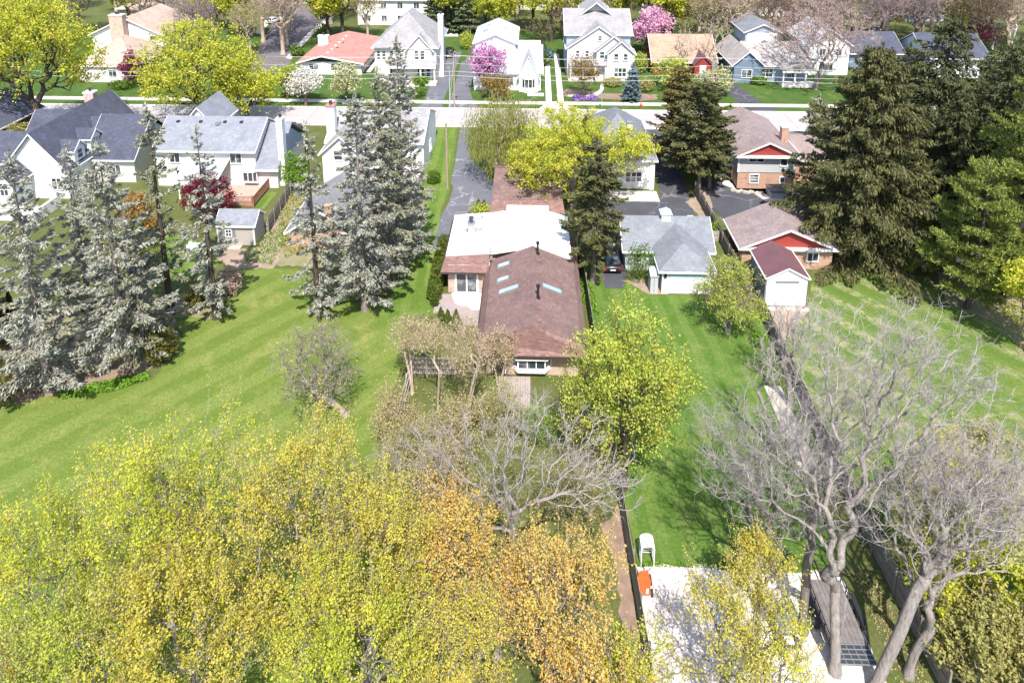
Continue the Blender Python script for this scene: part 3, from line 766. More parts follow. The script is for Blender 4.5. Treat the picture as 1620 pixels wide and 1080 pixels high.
    for y in (55.9, 54.1, 49.2, 47.7): vent(h, .62, y, zr(.62)+.02, 'r_brown_rough')
    for x, y in ((-1.98, 55.3), (-.3, 52.2)): vent(h, x, y, zl(x), 'pipe')
    vent(h, 2.7, 53.0, zr(2.7), 'pipe')
    m = MB().bar((-3.75, 57.9, 3.2), (-3.75, 57.9, 5.9), .045); m.bar((-3.95, 57.9, 4.2), (-3.75, 57.9, 3.9), .03).disc((-3.75, 57.9), .15, 3.2, 3.5, 8); m.build('antenna_mast', 'metal', h)
    chimney(h, -6.25, -5.6, 61.6, 62.15, 3.2, 4.65, 'b_pink', 'metal', 1)
    # glazed sliding door and bay window
    window(h, 'S', 57.52, -6.02, .12, 1.85, 2.02, 2, 1, fr=.17, name='sliding_door')
    by = MB(); poly = [(-1.45, 47.1), (-1.0, 46.55), (1.1, 46.55), (1.55, 47.1)]
    bay = by.prism(poly, 'z', .55, .95).build('bay_window', 'white', h)
    MB().prism([(-1.75, 47.1), (-1.2, 46.3), (1.3, 46.3), (1.8, 47.1)], 'z', 2.02, 2.2).build('bay_roof', 'r_mauve', bay)
    MB().prism([(-1.73, 47.1), (-1.2, 46.26), (1.3, 46.26), (1.8, 47.1)], 'z', 1.9, 2.018).build('bay_head', 'white', bay)
    pm = MB(); 
    P = [np.array((*p, 0)) for p in poly]
    for i in range(4): MB().bar(P[i]+(0, 0, .95), P[i]+(0, 0, 1.9), .07, 4).build('bay_post', 'white', bay)
    for t in (.34, .67):
        q = P[1]+(P[2]-P[1])*t; MB().bar(q+(0, 0, .95), q+(0, 0, 1.9), .05, 4).build('mullion', 'white', bay)
    ins = [(-1.4, 47.1), (-.98, 46.6), (1.08, 46.6), (1.5, 47.1)]
    for i in range(3):
        a, b2 = np.array(ins[i]), np.array(ins[i+1])
        if i == 1:
            for k in range(3):
                p, q = a+(b2-a)*(k/3+.01), a+(b2-a)*((k+1)/3-.01)
                MB().prism([tuple(p), tuple(q), (q[0], q[1]+.03), (p[0], p[1]+.03)], 'z', .96, 1.89).build('pane', 'glass', bay)
        else: MB().prism([tuple(a), tuple(b2), (b2[0]+(.03 if i == 0 else -.03), b2[1]+.03), (a[0]+(.03 if i == 0 else -.03), a[1])], 'z', .96, 1.89).build('pane', 'glass', bay)
    door(h, 'S', 47.1, -2.5, .1, .9, 2.0, 'trim_dark')
house_middle()

# ------------------------------------------------------------------ houses on the near side of the street, seen from behind
def house_slate():
    h = thing('slate_house', 'large white house with steep dark slate roof behind the grey spruces', 'house', (-58, 80, 0))
    wall_block(h, -62.4, -55.0, 74.5, 88, 0, 3.9, 'w_white', 'y', 8.2)
    roof_gable(h, -62.4, -55.0, 74.5, 90, 3.9, 8.2, 'y', 'r_slate', .4, .4)
    # near gable bay
    wall_block(h, -62.6, -59.4, 71.4, 74.8, 0, 3.4, 'w_white', 'y', 5.0, name='bay_wall')
    roof_gable(h, -62.6, -59.4, 71.4, 76, 3.4, 5.0, 'y', 'r_slate', .3, .3, name='bay_roof')
    window(h, 'S', 71.4, -61.65, 1.9, .9, 1.5, 2, 2); window(h, 'S', 71.4, -60.35, 1.9, .9, 1.5, 2, 2)
    # left wings, stepping back
    wall_block(h, -68.5, -63.2, 77, 83.5, 0, 3.6, 'w_white', 'x', 6.0, name='wing_wall')
    roof_gable(h, -69, -62, 77, 83.5, 3.6, 6.0, 'x', 'r_slate', name='wing_roof')
    wall_block(h, -66.5, -62, 84, 89, 0, 4.2, 'w_white', 'x', 6.6, name='wing_wall')
    roof_gable(h, -66.5, -61, 84, 89, 4.2, 6.6, 'x', 'r_slate', name='wing_roof')
    # right slope with three dormers
    for y, z in ((77.0, 4.2), (80.2, 4.4), (83.6, 4.6)):
        wall_block(h, -57.4, -54.9, y-1.0, y+1.0, z-.7, z+1.3, 'w_white', 'x', z+2.1, name='dormer_wall')
        roof_gable(h, -57.9, -54.9, y-1.0, y+1.0, z+1.3, z+2.15, 'x', 'r_slate', .22, .22, name='dormer_roof')
        window(h, 'E', -54.9, y, z+.0, .9, 1.1, 1, 2, glass='glass_blue')
        window(h, 'S', y-1.0, -55.6, z+.1, .6, .9, 1, 2, glass='glass_blue')
    wall_block(h, -54.6, -49.6, 79, 88, 0, 3.4, 'w_cream', 'x', 6.6, name='wing_wall')
    roof_gable(h, -55.5, -49.6, 79, 88, 3.4, 7.2, 'x', 'r_slate', name='wing_roof')
    window(h, 'S', 79, -52, 1.0, 1.2, 1.3); window(h, 'S', 74.5, -56.4, 1.2, 1.1, 1.4)
    chimney(h, -61.2, -59.9, 88.2, 89.2, 0, 8.4, 'b_pink', 'white', 1)
    o = thing('garden_wall', 'low white rendered wall and terrace beside the dark slate house', 'wall', (-57, 68, 0))
    MB().box(-63.5, -55.0, 69.2, 69.5, 0, 1.5).box(-55.3, -55.0, 69.5, 72.8, 0, 1.4).build('wall_panel', 'white', o)
    MB().box(-63.6, -54.9, 69.1, 69.6, 1.503, 1.6).build('coping', 'concrete', o)
house_slate()

def house_darkbrick():
    h = thing('dark_brick_house', 'dark red brick house cut off by the left edge of the picture', 'house', (-74, 86, 0))
    wall_block(h, -80, -70.2, 80, 92, 0, 5.0, 'b_darkred', 'y', 7.6)
    roof_gable(h, -80, -70.2, 80, 92, 5.0, 7.6, 'y', 'r_slate', .3)
    window(h, 'S', 80, -72.5, 1.2, 1.2, 1.4); window(h, 'E', -70.2, 85, 1.2, 1.2, 1.4)
house_darkbrick()

def house_bluegrey():
    h = thing('two_storey_house', 'two-storey white-sided house with blue-grey roof and tall white chimney, deck behind', 'house', (-38, 82, 0))
    wall_block(h, -46.3, -33.9, 78.2, 86.6, 0, 5.0, 'w_pinkgrey', 'x', 7.4)
    roof_gable(h, -46.3, -33.9, 78.2, 86.6, 5.0, 7.45, 'x', 'r_bluegrey', .5, .25)
    # cross gable to the street
    wall_block(h, -44.9, -40.9, 83, 89, 5.0, 6.2, 'w_pinkgrey', 'y', 8.4, name='cross_wall')
    roof_gable(h, -44.9, -40.9, 83, 89, 6.2, 8.5, 'y', 'r_bluegrey', .35, .3, name='cross_roof')
    # lower block with the long rear slope
    wall_block(h, -33.9, -31.2, 78.0, 88, 0, 2.5, 'w_pinkgrey', name='side_wall')
    b = MB().prism([(77.5, 2.52), (83.2, 6.4), (88.5, 3.0), (88.5, 3.16), (83.2, 6.57), (77.5, 2.68)], 'x', -33.85, -30.9)
    b.build('side_roof', 'r_bluegrey', h)
    MB().prism([(78.0, 2.5), (83.2, 6.02), (88, 2.9), (88, 2.5)], 'x', -33.8, -31.3).build('side_gable', 'w_bluegrey', h)
    MB().box(-33.9, -30.85, 77.36, 77.48, 2.44, 2.64).build('fascia', 'white', h)
    chimney(h, -31.18, -30.45, 78.6, 79.6, 0, 8.6, 'w_white', 'white', 1)
    window(h, 'S', 78.2, -36.3, 3.15, 1.35, 1.35, 2, 1); window(h, 'S', 78.2, -40.7, 3.15, 1.2, 1.35, 2, 1); window(h, 'S', 78.2, -43.9, 3.15, 1.2, 1.35, 2, 1)
    # bay window over the deck, single-storey porch and door
    bw = MB().box(-35.4, -33.6, 77.6, 78.2, .8, 1.0).box(-35.4, -33.6, 77.6, 78.2, 2.15, 2.35)
    for x in (-35.4, -34.8, -34.2, -33.68): bw.box(x, x+.08, 77.62, 77.72, 1.0, 2.15)
    bw = bw.build('bay_window', 'white', h)
    for k in range(3): MB().box(-35.3+k*.6, -34.82+k*.6+.0, 77.66, 77.7, 1.02, 2.13).build('pane', 'glass', bw)
    window(h, 'S', 78.2, -43.2, .9, 1.3, 1.2, 2, 1)
    MB().prism([(74.6, 2.55), (78.18, 3.6), (78.18, 3.75), (74.6, 2.7)], 'x', -42.2, -37.0).build('porch_roof', 'r_lightgrey', h)
    for x in (-42.0, -37.3): MB().box(x, x+.16, 74.8, 74.96, 0, 2.52).build('porch_post', 'white', h)
    door(h, 'S', 78.2, -39.2, .3, 1.8, 2.05, 'glass')
    vd = MB()
    for x in (-44.8, -41.9, -38.8, -36.7): vent(h, x, 81.6, 7.1, 'dark')
    MB().disc((-39.6, 81.3), .35, 6.9, 7.2, 12).build('roof_dome', 'metal', h)
    # vents sit on the slope: shift done by height above
    d = thing('timber_deck', 'red-brown timber deck with railing behind the two-storey house', 'deck', (-35, 76, 0))
    for k in range(16):
        MB().box(-37.6, -32.3, 73.0+k*.31, 73.0+(k+1)*.31-.025, .32, .38).build('deck_board', 'deck', d)
    MB().box(-37.5, -32.4, 73.05, 77.9, .05, .315).build('deck_frame', 'wood_red', d)
    def rail(p, q):
        p, q = np.array(p, float), np.array(q, float); n = int(np.linalg.norm(q-p)/.14)
        r = MB().bar((*p, 1.28), (*q, 1.28), .06, 4).bar((*p, .5), (*q, .5), .045, 4); r.build('handrail', 'wood_red', d)
        bb = MB()
        for i in range(n): c = p+(q-p)*(i+.5)/n; bb.box(c[0]-.02, c[0]+.02, c[1]-.02, c[1]+.02, .38, 1.25)
        o = bb.build('baluster', 'wood_red', d); o['kind'] = 'stuff'
        for c in (p, q): MB().box(c[0]-.06, c[0]+.06, c[1]-.06, c[1]+.06, 0, 1.4).build('rail_post', 'wood_red', d)
    rail((-32.35, 77.8), (-32.35, 73.1)); rail((-32.5, 73.08), (-35.0, 73.08))
    for k in range(2): MB().box(-37.0, -35.2, 72.7-.3*k, 72.98-.3*k, .02, .26-.11*k).build('step', 'deck', d)
house_bluegrey()

def house_whitegable():
    h = thing('white_gable_house', 'white house with grey roof and white chimney, mostly hidden by the tallest grey spruce', 'house', (-20, 86, 0))
    wall_block(h, -26.4, -13.9, 82.5, 93.5, 0, 4.4, 'w_white', 'x', 6.7)
    roof_gable(h, -26.4, -13.9, 82.5, 93.5, 4.4, 6.8, 'x', 'r_warmgrey', .4, .1)
    wall_block(h, -26.0, -21.4, 79.4, 84, 0, 4.2, 'w_white', 'y', 6.2, name='cross_wall')
    roof_gable(h, -26.0, -21.4, 79.4, 86, 4.2, 6.3, 'y', 'r_warmgrey', .35, .35, name='cross_roof')
    window(h, 'S', 79.4, -24.0, 3.2, 1.0, 1.2, 1, 2); window(h, 'S', 79.4, -22.8, .9, .9, 1.1, 1, 2); window(h, 'S', 82.5, -18.6, 1.1, 1.3, 1.3); window(h, 'S', 82.5, -15.4, 1.1, 1.0, 1.2)
    window(h, 'E', -13.9, 88, 1.0, 1.2, 1.3)
    chimney(h, -26.5, -25.4, 83.4, 84.4, 0, 8.6, 'w_white', 'r_red', 1)
    s = MB().disc((-24.9, 85.2), .06, 5.5, 6.4, 6); s.build('dish_mast', 'metal', h)
    ds = MB(); c = np.array((-24.8, 84.9, 6.5)); n = np.array((.2, -.8, .55)); n = n/np.linalg.norm(n); ds.bar(c, c+n*.06, .1, 14, .42); ds.build('satellite_dish', 'white', h)
    MB().box(-20.8, -14.0, 79.4, 82.46, 0, .35).build('rear_terrace', 'concrete', h)
    vent(h, -15.4, 87.5, 6.6, 'white')
    g = thing('brick_garage', 'small brick garage with white gable and slim brick chimney beneath the spruces', 'garage', (-21.7, 68, 0))
    wall_block(g, -25.0, -18.3, 64.7, 73.2, 0, 2.05, 'b_orange')
    MB().prism([(-25.0, 2.06), (-18.3, 2.06), (-21.65, 4.15)], 'y', 64.75, 73.1).build('gable', 'white', g)
    roof_gable(g, -25.0, -18.3, 64.7, 73.2, 2.1, 4.25, 'y', 'r_grey', .5, .5)
    chimney(g, -21.1, -20.45, 64.2, 64.68, 0, 4.9, 'b_orange', 'b_orange', 0)
    window(g, 'S', 64.7, -19.35, .55, .85, 1.1, 1, 3); window(g, 'S', 64.7, -22.6, 2.35, .7, .6, 1, 1)
    door(g, 'W', -25.0, 66.6, 0, .9, 1.95, 'white')
house_whitegable()

def shed_grey():
    s = thing('garden_shed', 'small greige garden shed with grey shingle roof and one white window by a picket fence', 'shed', (-30.8, 66, 0))
    wall_block(s, -32.75, -28.8, 64.75, 67.3, .12, 2.45, 'w_greige', 'x', 3.4)
    roof_gable(s, -32.75, -28.8, 64.75, 67.3, 2.45, 3.45, 'x', 'r_bluegrey', .18, .15)
    window(s, 'S', 64.75, -31.55, 1.15, .55, .75, 2, 2, fr=.08)
    for x in (-32.1, -31.0): MB().box(x-.14, x+.14, 64.68, 64.748, 1.1, 1.95).build('shutter', 'w_darkgrey', s)
    for x in (-32.72, -28.92): MB().box(x-.05, x+.1, 64.7, 64.748, .12, 2.4).build('corner_trim', 'white', s)
    MB().box(-32.2, -30.2, 64.0, 64.72, 0, .14).build('ramp', 'wood_pale', s)
shed_grey()

def house_white_hip():
    h = thing('white_hip_house', 'white house with pyramid-like cool grey roof and arched window beside the dark driveway', 'house', (10.7, 85, 0))
    wall_block(h, 6.9, 14.7, 79.2, 91.5, 0, 3.75, 'w_white')
    roof_hip(h, 6.9, 14.7, 79.2, 91.5, 3.75, 7.9, 'y', 'r_greydark', .5, inset=5.6, inset2=5.2)
    window(h, 'S', 79.2, 12.4, .95, 1.9, 1.25, 3, 2, fr=.11); window(h, 'S', 79.2, 9.0, 1.0, 1.1, 1.2, 2, 2)
    MB().prism([(11.45+.95+.95*cos(t), 2.33+.35*sin(t)) for t in np.linspace(0, pi, 9)], 'y', 79.06, 79.19).build('arch_head', 'white', h)
    chimney(h, 11.9, 12.5, 82.4, 83.0, 4.5, 7.2, 'w_white', 'metal', 0)
    window(h, 'E', 14.7, 82, 1.0, 1.0, 1.2); window(h, 'E', 14.7, 87, 1.0, 1.0, 1.2)
    MB().box(14.3, 14.9, 79.0, 79.15, 0, 3.7).build('corner_board', 'white', h)
    # garage with cross-hipped wing and cupola
    g = thing('garage', 'L-shaped white garage with cool grey roof and a small white cupola', 'garage', (13.5, 63, 0))
    wall_block(g, 9.2, 17.5, 61.7, 67.2, 0, 2.35, 'w_paleblue', 'x', 4.2)
    roof_gable(g, 9.2, 17.5, 61.7, 67.2, 2.35, 4.25, 'x', 'r_greydark', .35, .35)
    wall_block(g, 12.1, 16.6, 58.0, 62.5, 0, 2.35, 'w_paleblue', name='wing_wall')
    # wing roof: hip towards the camera, ridge runs into the main slope
    b = MB(); ze = 2.35; t = .16
    x0, x1, y0, yr, zr_ = 11.7, 17.0, 57.6, 60.1, 3.98
    b.add([(x0,y0,ze),(x1,y0,ze),(x1,63.6,ze),(x0,63.6,ze),(x0,y0,ze+t),(x1,y0,ze+t),(x1,61.4,ze+t),(x0,61.4,ze+t),(14.35,yr,zr_),(14.35,64.4,zr_+.02)],
          [(0,3,2,1),(0,1,5,4),(1,2,6,5),(3,0,4,7),(4,5,8),(5,6,9,8),(7,4,8,9),(2,3,7,9,6)])
    b.build('wing_roof', 'r_greydark', g)
    MB().box(x0-.05, x1+.05, y0-.05, y0-.003, ze-.03, ze+t-.02).box(x0-.05, x0-.003, y0, 61.2, ze-.03, ze+t-.02).box(x1+.003, x1+.05, y0, 61.2, ze-.03, ze+t-.02).build('fascia', 'white', g)
    dr = MB().box(12.75, 15.95, 57.93, 57.995, .05, 2.05).build('garage_door', 'white', g)
    MB().box(12.75, 15.95, 57.9, 57.929, 1.62, 2.05).build('door_panel', 'trim_blue', dr)
    for x in (12.15, 12.62, 16.1, 16.5): MB().box(x-.06, x+.06, 57.94, 57.998, 0, 2.3).build('corner_trim', 'white', g)
    MB().box(12.25, 12.5, 57.85, 57.998, 1.7, 2.1).build('wall_lamp', 'black_metal', g)
    window(g, 'S', 61.7, 10.3, .9, .9, 1.0, 1, 1, glass='glass_blue'); door(g, 'S', 61.7, 9.75, .0, .35, 2.1, 'white')
    c = MB().box(13.0, 13.9, 63.95, 64.85, 4.0, 4.85).build('cupola', 'white', g)
    MB().add([(12.85,63.8,4.853),(14.05,63.8,4.853),(14.05,65.0,4.853),(12.85,65.0,4.853),(13.45,64.4,5.4)], [(0,3,2,1),(0,1,4),(1,2,4),(2,3,4),(3,0,4)]).build('cupola_roof', 'trim_blue', c)
    MB().disc((13.45, 64.4), .03, 5.38, 5.75, 6).build('finial', 'metal', c)
    s = thing('storage_cabinet', 'tall pale grey plastic storage cabinet against the garage wing', 'cabinet', (11.4, 58.8, 0))
    MB().box(11.05, 11.75, 57.95, 59.3, 0, 1.75).build('cabinet_body', 'plastic_grey', s)
    MB().prism([(57.85, 1.755), (59.4, 1.755), (59.4, 1.95), (58.6, 2.1), (57.85, 1.85)], 'x', 10.98, 11.82).build('cabinet_lid', 'plastic_grey', s)
    MB().box(11.39, 11.41, 57.93, 57.949, .1, 1.7).build('door_gap', 'black_metal', s)
house_white_hip()

def house_split():
    h = thing('split_level_house', 'split-level house of orange brick and grey siding with mauve-brown roof and red gable', 'house', (28.5, 85, 0))
    wall_block(h, 25.1, 31.9, 79.5, 91, 0, 2.25, 'b_orange', name='lower_wall')
    wall_block(h, 25.0, 32.0, 79.42, 91, 2.26, 4.6, 'w_greysid', name='upper_wall')
    MB().prism([(25.3, 4.62), (31.7, 4.62), (28.5, 5.95)], 'y', 79.2, 90.8).build('gable', 'w_red', h)
    roof_gable(h, 25.0, 32.0, 79.42, 91, 4.62, 6.25, 'y', 'r_mauve', .6, .55)
    MB().box(24.35, 32.65, 78.8, 79.4, 4.42, 4.58).build('soffit', 'white', h)
    MB().box(24.3, 32.7, 78.7, 78.797, 4.4, 4.6).build('fascia', 'white', h)
    window(h, 'S', 79.42, 27.2, 3.7, 1.75, .62, 2, 1); window(h, 'S', 79.42, 30.5, 3.2, .75, 1.0, 1, 1); window(h, 'S', 79.5, 27.1, .9, 1.0, 1.05, 1, 3); window(h, 'S', 79.5, 30.5, .95, .5, .7, 1, 1)
    for x in (25.03, 31.85): MB().box(x-.05, x+.14, 79.36, 79.418, 2.26, 4.4).build('corner_trim', 'white', h)
    chimney(h, 31.0, 31.8, 82.2, 83.0, 4.8, 6.9, 'b_orange', 'concrete', 0)
    wall_block(h, 32.2, 36.6, 82, 91, 0, 2.9, 'b_orange', name='side_wall')
    roof_gable(h, 32.4, 36.6, 82, 91, 2.9, 4.2, 'x', 'r_mauve', .4, .3, name='side_roof')
    door(h, 'W', 25.1, 82.2, .2, .95, 2.05, 'door_red'); window(h, 'W', 25.1, 85.6, 1.0, 1.2, 1.0)
    MB().prism([(80.9, 2.4), (83.6, 2.4), (83.6, 2.52), (80.9, 2.52)], 'x', 23.6, 24.98).build('door_canopy', 'white', h)
    MB().box(23.7, 23.82, 81.0, 81.12, 0, 2.4).build('canopy_post', 'black_metal', h)
    vent(h, 26.3, 84.5, 5.35, 'pipe'); vent(h, 26.0, 82.6, 5.2, 'pipe')
    t = thing('hot_tub', 'square dark grey covered hot tub on a pale slab behind the brick house', 'hot tub', (29.6, 78, 0))
    MB().box(28.4, 30.7, 76.9, 78.8, .1, .92).build('tub_cabinet', 'plastic_grey', t)
    MB().box(28.3, 30.8, 76.8, 77.83, .925, 1.05).build('tub_cover', 'vinyl_dark', t, bevel=.03)
    MB().box(28.3, 30.8, 77.86, 78.9, .925, 1.05).build('tub_cover', 'vinyl_dark', t, bevel=.03)
    slab('patio', [(27.6,76.3),(32.6,76.3),(32.6,79.3),(24.8,79.4),(23.7,80.6),(23.7,83.5),(24.9,83.5),(24.9,79.45),(26.6,78.9)], 0, .1, 'concrete')
    b = MB(); rg = random.Random(5)
    for k in range(14):
        x, y = 24.4+k*.26, 78.9-.06*k+rg.uniform(-.2, .2)
        b = MB().prism([(x+.22*cos(a)*rg.uniform(.8, 1.2), y+.2*sin(a)*rg.uniform(.8, 1.2)) for a in np.linspace(0, 2*pi, 7)[:-1]], 'z', 0, rg.uniform(.18, .3))
        o = b.build('edging_stone', 'stone'); tag(o, 'rough pale edging stone in the row along the patio of the brick house', 'stone', 'edging stones by the brick house')
    g = thing('garage', 'garage with mauve-brown gable roof and barn-red gable end behind the white shed', 'garage', (25, 64.5, 0))
    wall_block(g, 20.7, 29.5, 62.4, 67.4, 0, 2.35, 'b_orange', name='lower_wall')
    MB().prism([(20.7, 2.36), (29.5, 2.36), (25.1, 4.2)], 'y', 62.45, 67.35).build('gable', 'w_red', g)
    roof_gable(g, 20.7, 29.5, 62.4, 67.4, 2.38, 4.3, 'y', 'r_mauve', .4, .4)
    MB().box(20.3, 29.9, 61.9, 62.38, 2.2, 2.33).build('soffit', 'white', g)
    window(g, 'S', 62.4, 27.6, .9, 1.0, .9)
    MB().box(20.66, 20.695, 63.6, 66.6, .05, 2.1).build('garage_door', 'door_red', g)
    s = thing('storage_shed', 'white gabled storage shed with maroon roof and a dark slot vent in its front', 'shed', (22.9, 58, 0))
    wall_block(s, 21.1, 24.7, 56.3, 60.6, .08, 2.95, 'w_white', 'y', 3.85)
    roof_gable(s, 21.1, 24.7, 56.3, 60.6, 2.95, 3.9, 'y', 'r_maroon', .14, .14, .1, trim='white')
    MB().box(21.86, 23.95, 56.24, 56.297, 2.42, 2.62).build('vent_slot', 'w_darkgrey', s)
    MB().box(21.0, 21.096, 56.35, 60.55, .08, 2.86).build('dark_side_panel', 'w_darkgrey', s)
    for x0 in (21.5, 22.95): MB().box(x0, x0+1.4, 56.25, 56.296, .15, 2.3).build('shed_door', 'white', s)
    MB().box(20.9, 24.9, 55.6, 56.2, 0, .1).build('sill_slab', 'stone', s)
house_split()

def house_right_hidden():
    h = thing('hidden_house', 'pale house with dark roof glimpsed between the big dark spruces at right', 'house', (43, 84, 0))
    wall_block(h, 38.5, 48.5, 79, 90, 0, 4.6, 'w_white', 'x', 6.6)
    roof_gable(h, 38.5, 48.5, 79, 90, 4.6, 6.7, 'x', 'r_greydark', .5)
    window(h, 'S', 79, 41, 2.8, 1.2, 1.2); window(h, 'S', 79, 45, 2.8, 1.2, 1.2); window(h, 'S', 79, 42, .6, 1.6, 1.3)
    g = thing('low_garage', 'low pale garage with grey roof under the pines at the right edge', 'garage', (47, 66, 0))
    wall_block(g, 41, 48, 63, 69, 0, 2.4, 'w_stucco', 'x', 4)
    roof_gable(g, 41, 48, 63, 69, 2.4, 4.1, 'x', 'r_grey', .4)
house_right_hidden()

# ------------------------------------------------------------------ houses across the street, seen from the front
def house_red_ranch():
    h = thing('ranch_house', 'low white ranch house with wide salmon-red roof and white chimney', 'house', (-38, 130, 0))
    wall_block(h, -43.6, -32.2, 124.3, 142, 0, 2.5, 'w_white')
    MB().prism([(-43.6, 2.52), (-35.4, 2.52), (-39.5, 3.55)], 'y', 124.3, 140).build('gable', 'trim_dark', h)
    b = MB(); t = .16
    prof = [(-44.3, 2.38), (-39.5, 3.75), (-31.5, 2.3)]
    for i in range(2):
        a, c = prof[i], prof[i+1]
        b.prism([a, c, (c[0], c[1]+t), (a[0], a[1]+t)], 'y', 123.5 if i == 0 else 123.5, 143)
    b.build('roof', 'r_red', h)
    f = MB()
    for i in range(2):
        a, c = prof[i], prof[i+1]
        f.prism([(a[0], a[1]-.1), (c[0], c[1]-.1), (c[0], c[1]+t-.02), (a[0], a[1]+t-.02)], 'y', 123.42, 123.496)
    f.build('fascia', 'white', h)
    window(h, 'S', 124.3, -41.2, 1.0, 1.7, 1.0, 2, 1); window(h, 'S', 124.3, -37.0, .9, 1.8, 1.2, 3, 1); door(h, 'S', 124.3, -34.2, .1, 1.0, 2.05, 'door_red')
    chimney(h, -43.2, -41.2, 134, 135, 2.8, 4.9, 'w_white', 'white', 1)
    for k in range(6): vent(h, -38.9+k*.02, 126+k*2.6, 3.72, 'white')
    for k in range(2): vent(h, -38.2, 130+k*4, 3.6, 'dark')
    MB().box(-31.9, -30.9, 126, 140, 0, .12).build('side_path', 'concrete', h)
house_red_ranch()

def house_grey_hip():
    h = thing('tall_grey_house', 'tall cream two-storey house with steep warm grey hip roof, gabled dormer and white side chimney', 'house', (-23, 127, 0))
    wall_block(h, -28.7, -17.5, 120.6, 134, 0, 6.35, 'w_cream')
    roof_hip(h, -28.7, -17.5, 120.6, 134, 6.35, 12.0, 'y', 'r_warmgrey', .5, inset=5.2, inset2=5.4)
    wall_block(h, -22.6, -18.3, 120.2, 122, 0, 6.35, 'w_cream', 'y', 8.7, name='dormer_wall')
    roof_gable(h, -22.6, -18.3, 120.2, 125.5, 6.35, 8.8, 'y', 'r_warmgrey', .45, .35, name='dormer_roof')
    roof_hip(h, -28.4, -24.6, 120.2, 123.5, 6.4, 8.6, 'x', 'r_warmgrey', .3, trim=None, name='bay_roof')
    for x in (-20.95, -19.95): window(h, 'S', 120.2, x, 4.35, .72, 1.65, 1, 3)
    for x in (-28.0, -27.0, -25.6, -24.2): window(h, 'S', 120.6, x, 4.2, .62, 1.55, 1, 3)
    MB().prism([(118.2, 3.3), (120.19, 4.1), (120.19, 4.25), (118.2, 3.45)], 'x', -26.0, -17.3).build('porch_roof', 'r_warmgrey', h)
    MB().box(-26.0, -17.3, 118.14, 118.196, 3.18, 3.44).build('fascia', 'white', h)
    for x in (-25.8, -23.0, -20.2, -17.7): MB().box(x, x+.25, 118.35, 118.6, .4, 3.3).build('porch_column', 'white', h)
    MB().box(-26.0, -17.3, 118.2, 120.18, 0, .4).build('porch_floor', 'concrete', h)
    door(h, 'S', 120.2, -20.3, .42, 1.1, 2.2, 'trim_dark'); window(h, 'S', 120.2, -18.9, 1.0, .7, 1.6, 1, 3); window(h, 'S', 120.6, -25.2, .9, 1.6, 1.7, 3, 1)
    chimney(h, -17.48, -16.6, 123.6, 125, 0, 11.6, 'w_white', 'white', 1)
    MB().box(-24.0, -20.4, 116.2, 118.1, 0, .06).build('porch_step', 'concrete', h)
house_grey_hip()

def house_lightgrey():
    h = thing('pale_cape_house', 'pale house with light grey roofs and small steep front gable behind the pink redbud', 'house', (-4, 122, 0))
    wall_block(h, -10.4, 1.4, 116.2, 127, 0, 3.2, 'w_white')
    MB().prism([(115.7, 3.1), (123, 6.4), (123, 6.58), (115.7, 3.28)], 'x', -10.7, 1.8).build('roof', 'r_lightgrey', h)
    MB().prism([(116.2, 3.2), (123, 6.28), (127, 6.28), (127, 3.2)], 'x', -10.4, 1.4).build('side_gable', 'w_white', h)
    MB().prism([(123.0, 6.4), (128, 4.4), (128, 4.58), (123, 6.58)], 'x', -10.7, 1.8).build('rear_roof', 'r_lightgrey', h)
    MB().box(1.806, 1.9, 115.7, 123, 3.05, 3.2).build('fascia', 'white', h)
    wall_block(h, -10.5, -3.2, 121.5, 134, 3.0, 7.2, 'w_white', 'y', 8.7, name='upper_wall')
    roof_gable(h, -10.5, -3.2, 121.5, 134, 7.2, 8.8, 'y', 'r_lightgrey', .4, .4, name='upper_roof')
    for x, y in ((-9.0, 127), (-5.1, 128.5), (-8.7, 131)):
        s = 1.5/3.65; skylight(h, (x, y), .8, 1.2, 7.2+.18+(s*(x+10.5) if x < -6.85 else s*(-3.2-x)), s if x < -6.85 else -s, 0)
    wall_block(h, -2.4, .9, 115.4, 117, 0, 3.0, 'w_white', 'y', 6.2, name='gable_wall')
    roof_gable(h, -2.4, .9, 115.4, 120.6, 3.0, 6.4, 'y', 'r_lightgrey', .3, .25, name='gable_roof')
    bw = MB().prism([(-1.9, 115.4), (-1.4, 114.8), (-.1, 114.8), (.4, 115.4)], 'z', 0, .9).prism([(-2.0, 115.4), (-1.45, 114.7), (-.05, 114.7), (.5, 115.4)], 'z', 2.5, 2.7)
    for x, y in ((-1.85, 115.3), (-1.4, 114.84), (-.75, 114.82), (-.1, 114.84), (.35, 115.3)): bw.bar((x, y, .9), (x, y, 2.5), .06, 4)
    bw = bw.build('bay_window', 'white', h)
    for a, b2 in (((-1.82, 115.32), (-1.42, 114.9)), ((-1.36, 114.87), (-.79, 114.87)), ((-.71, 114.87), (-.14, 114.87)), ((-.08, 114.9), (.32, 115.32))):
        MB().prism([a, b2, (b2[0], b2[1]+.05), (a[0], a[1]+.05)], 'z', .93, 2.47).build('pane', 'glass', bw)
    window(h, 'S', 116.2, -4.4, 1.0, 1.9, 1.5, 3, 2); window(h, 'S', 116.2, -8.2, 1.0, 1.4, 1.3, 2, 2); window(h, 'S', 121.5, -5.2, 5.0, .8, .9, 1, 2)
    MB().box(-.9, 1.9, 113.2, 114.7, 0, .08).build('front_path', 'concrete', h)
house_lightgrey()

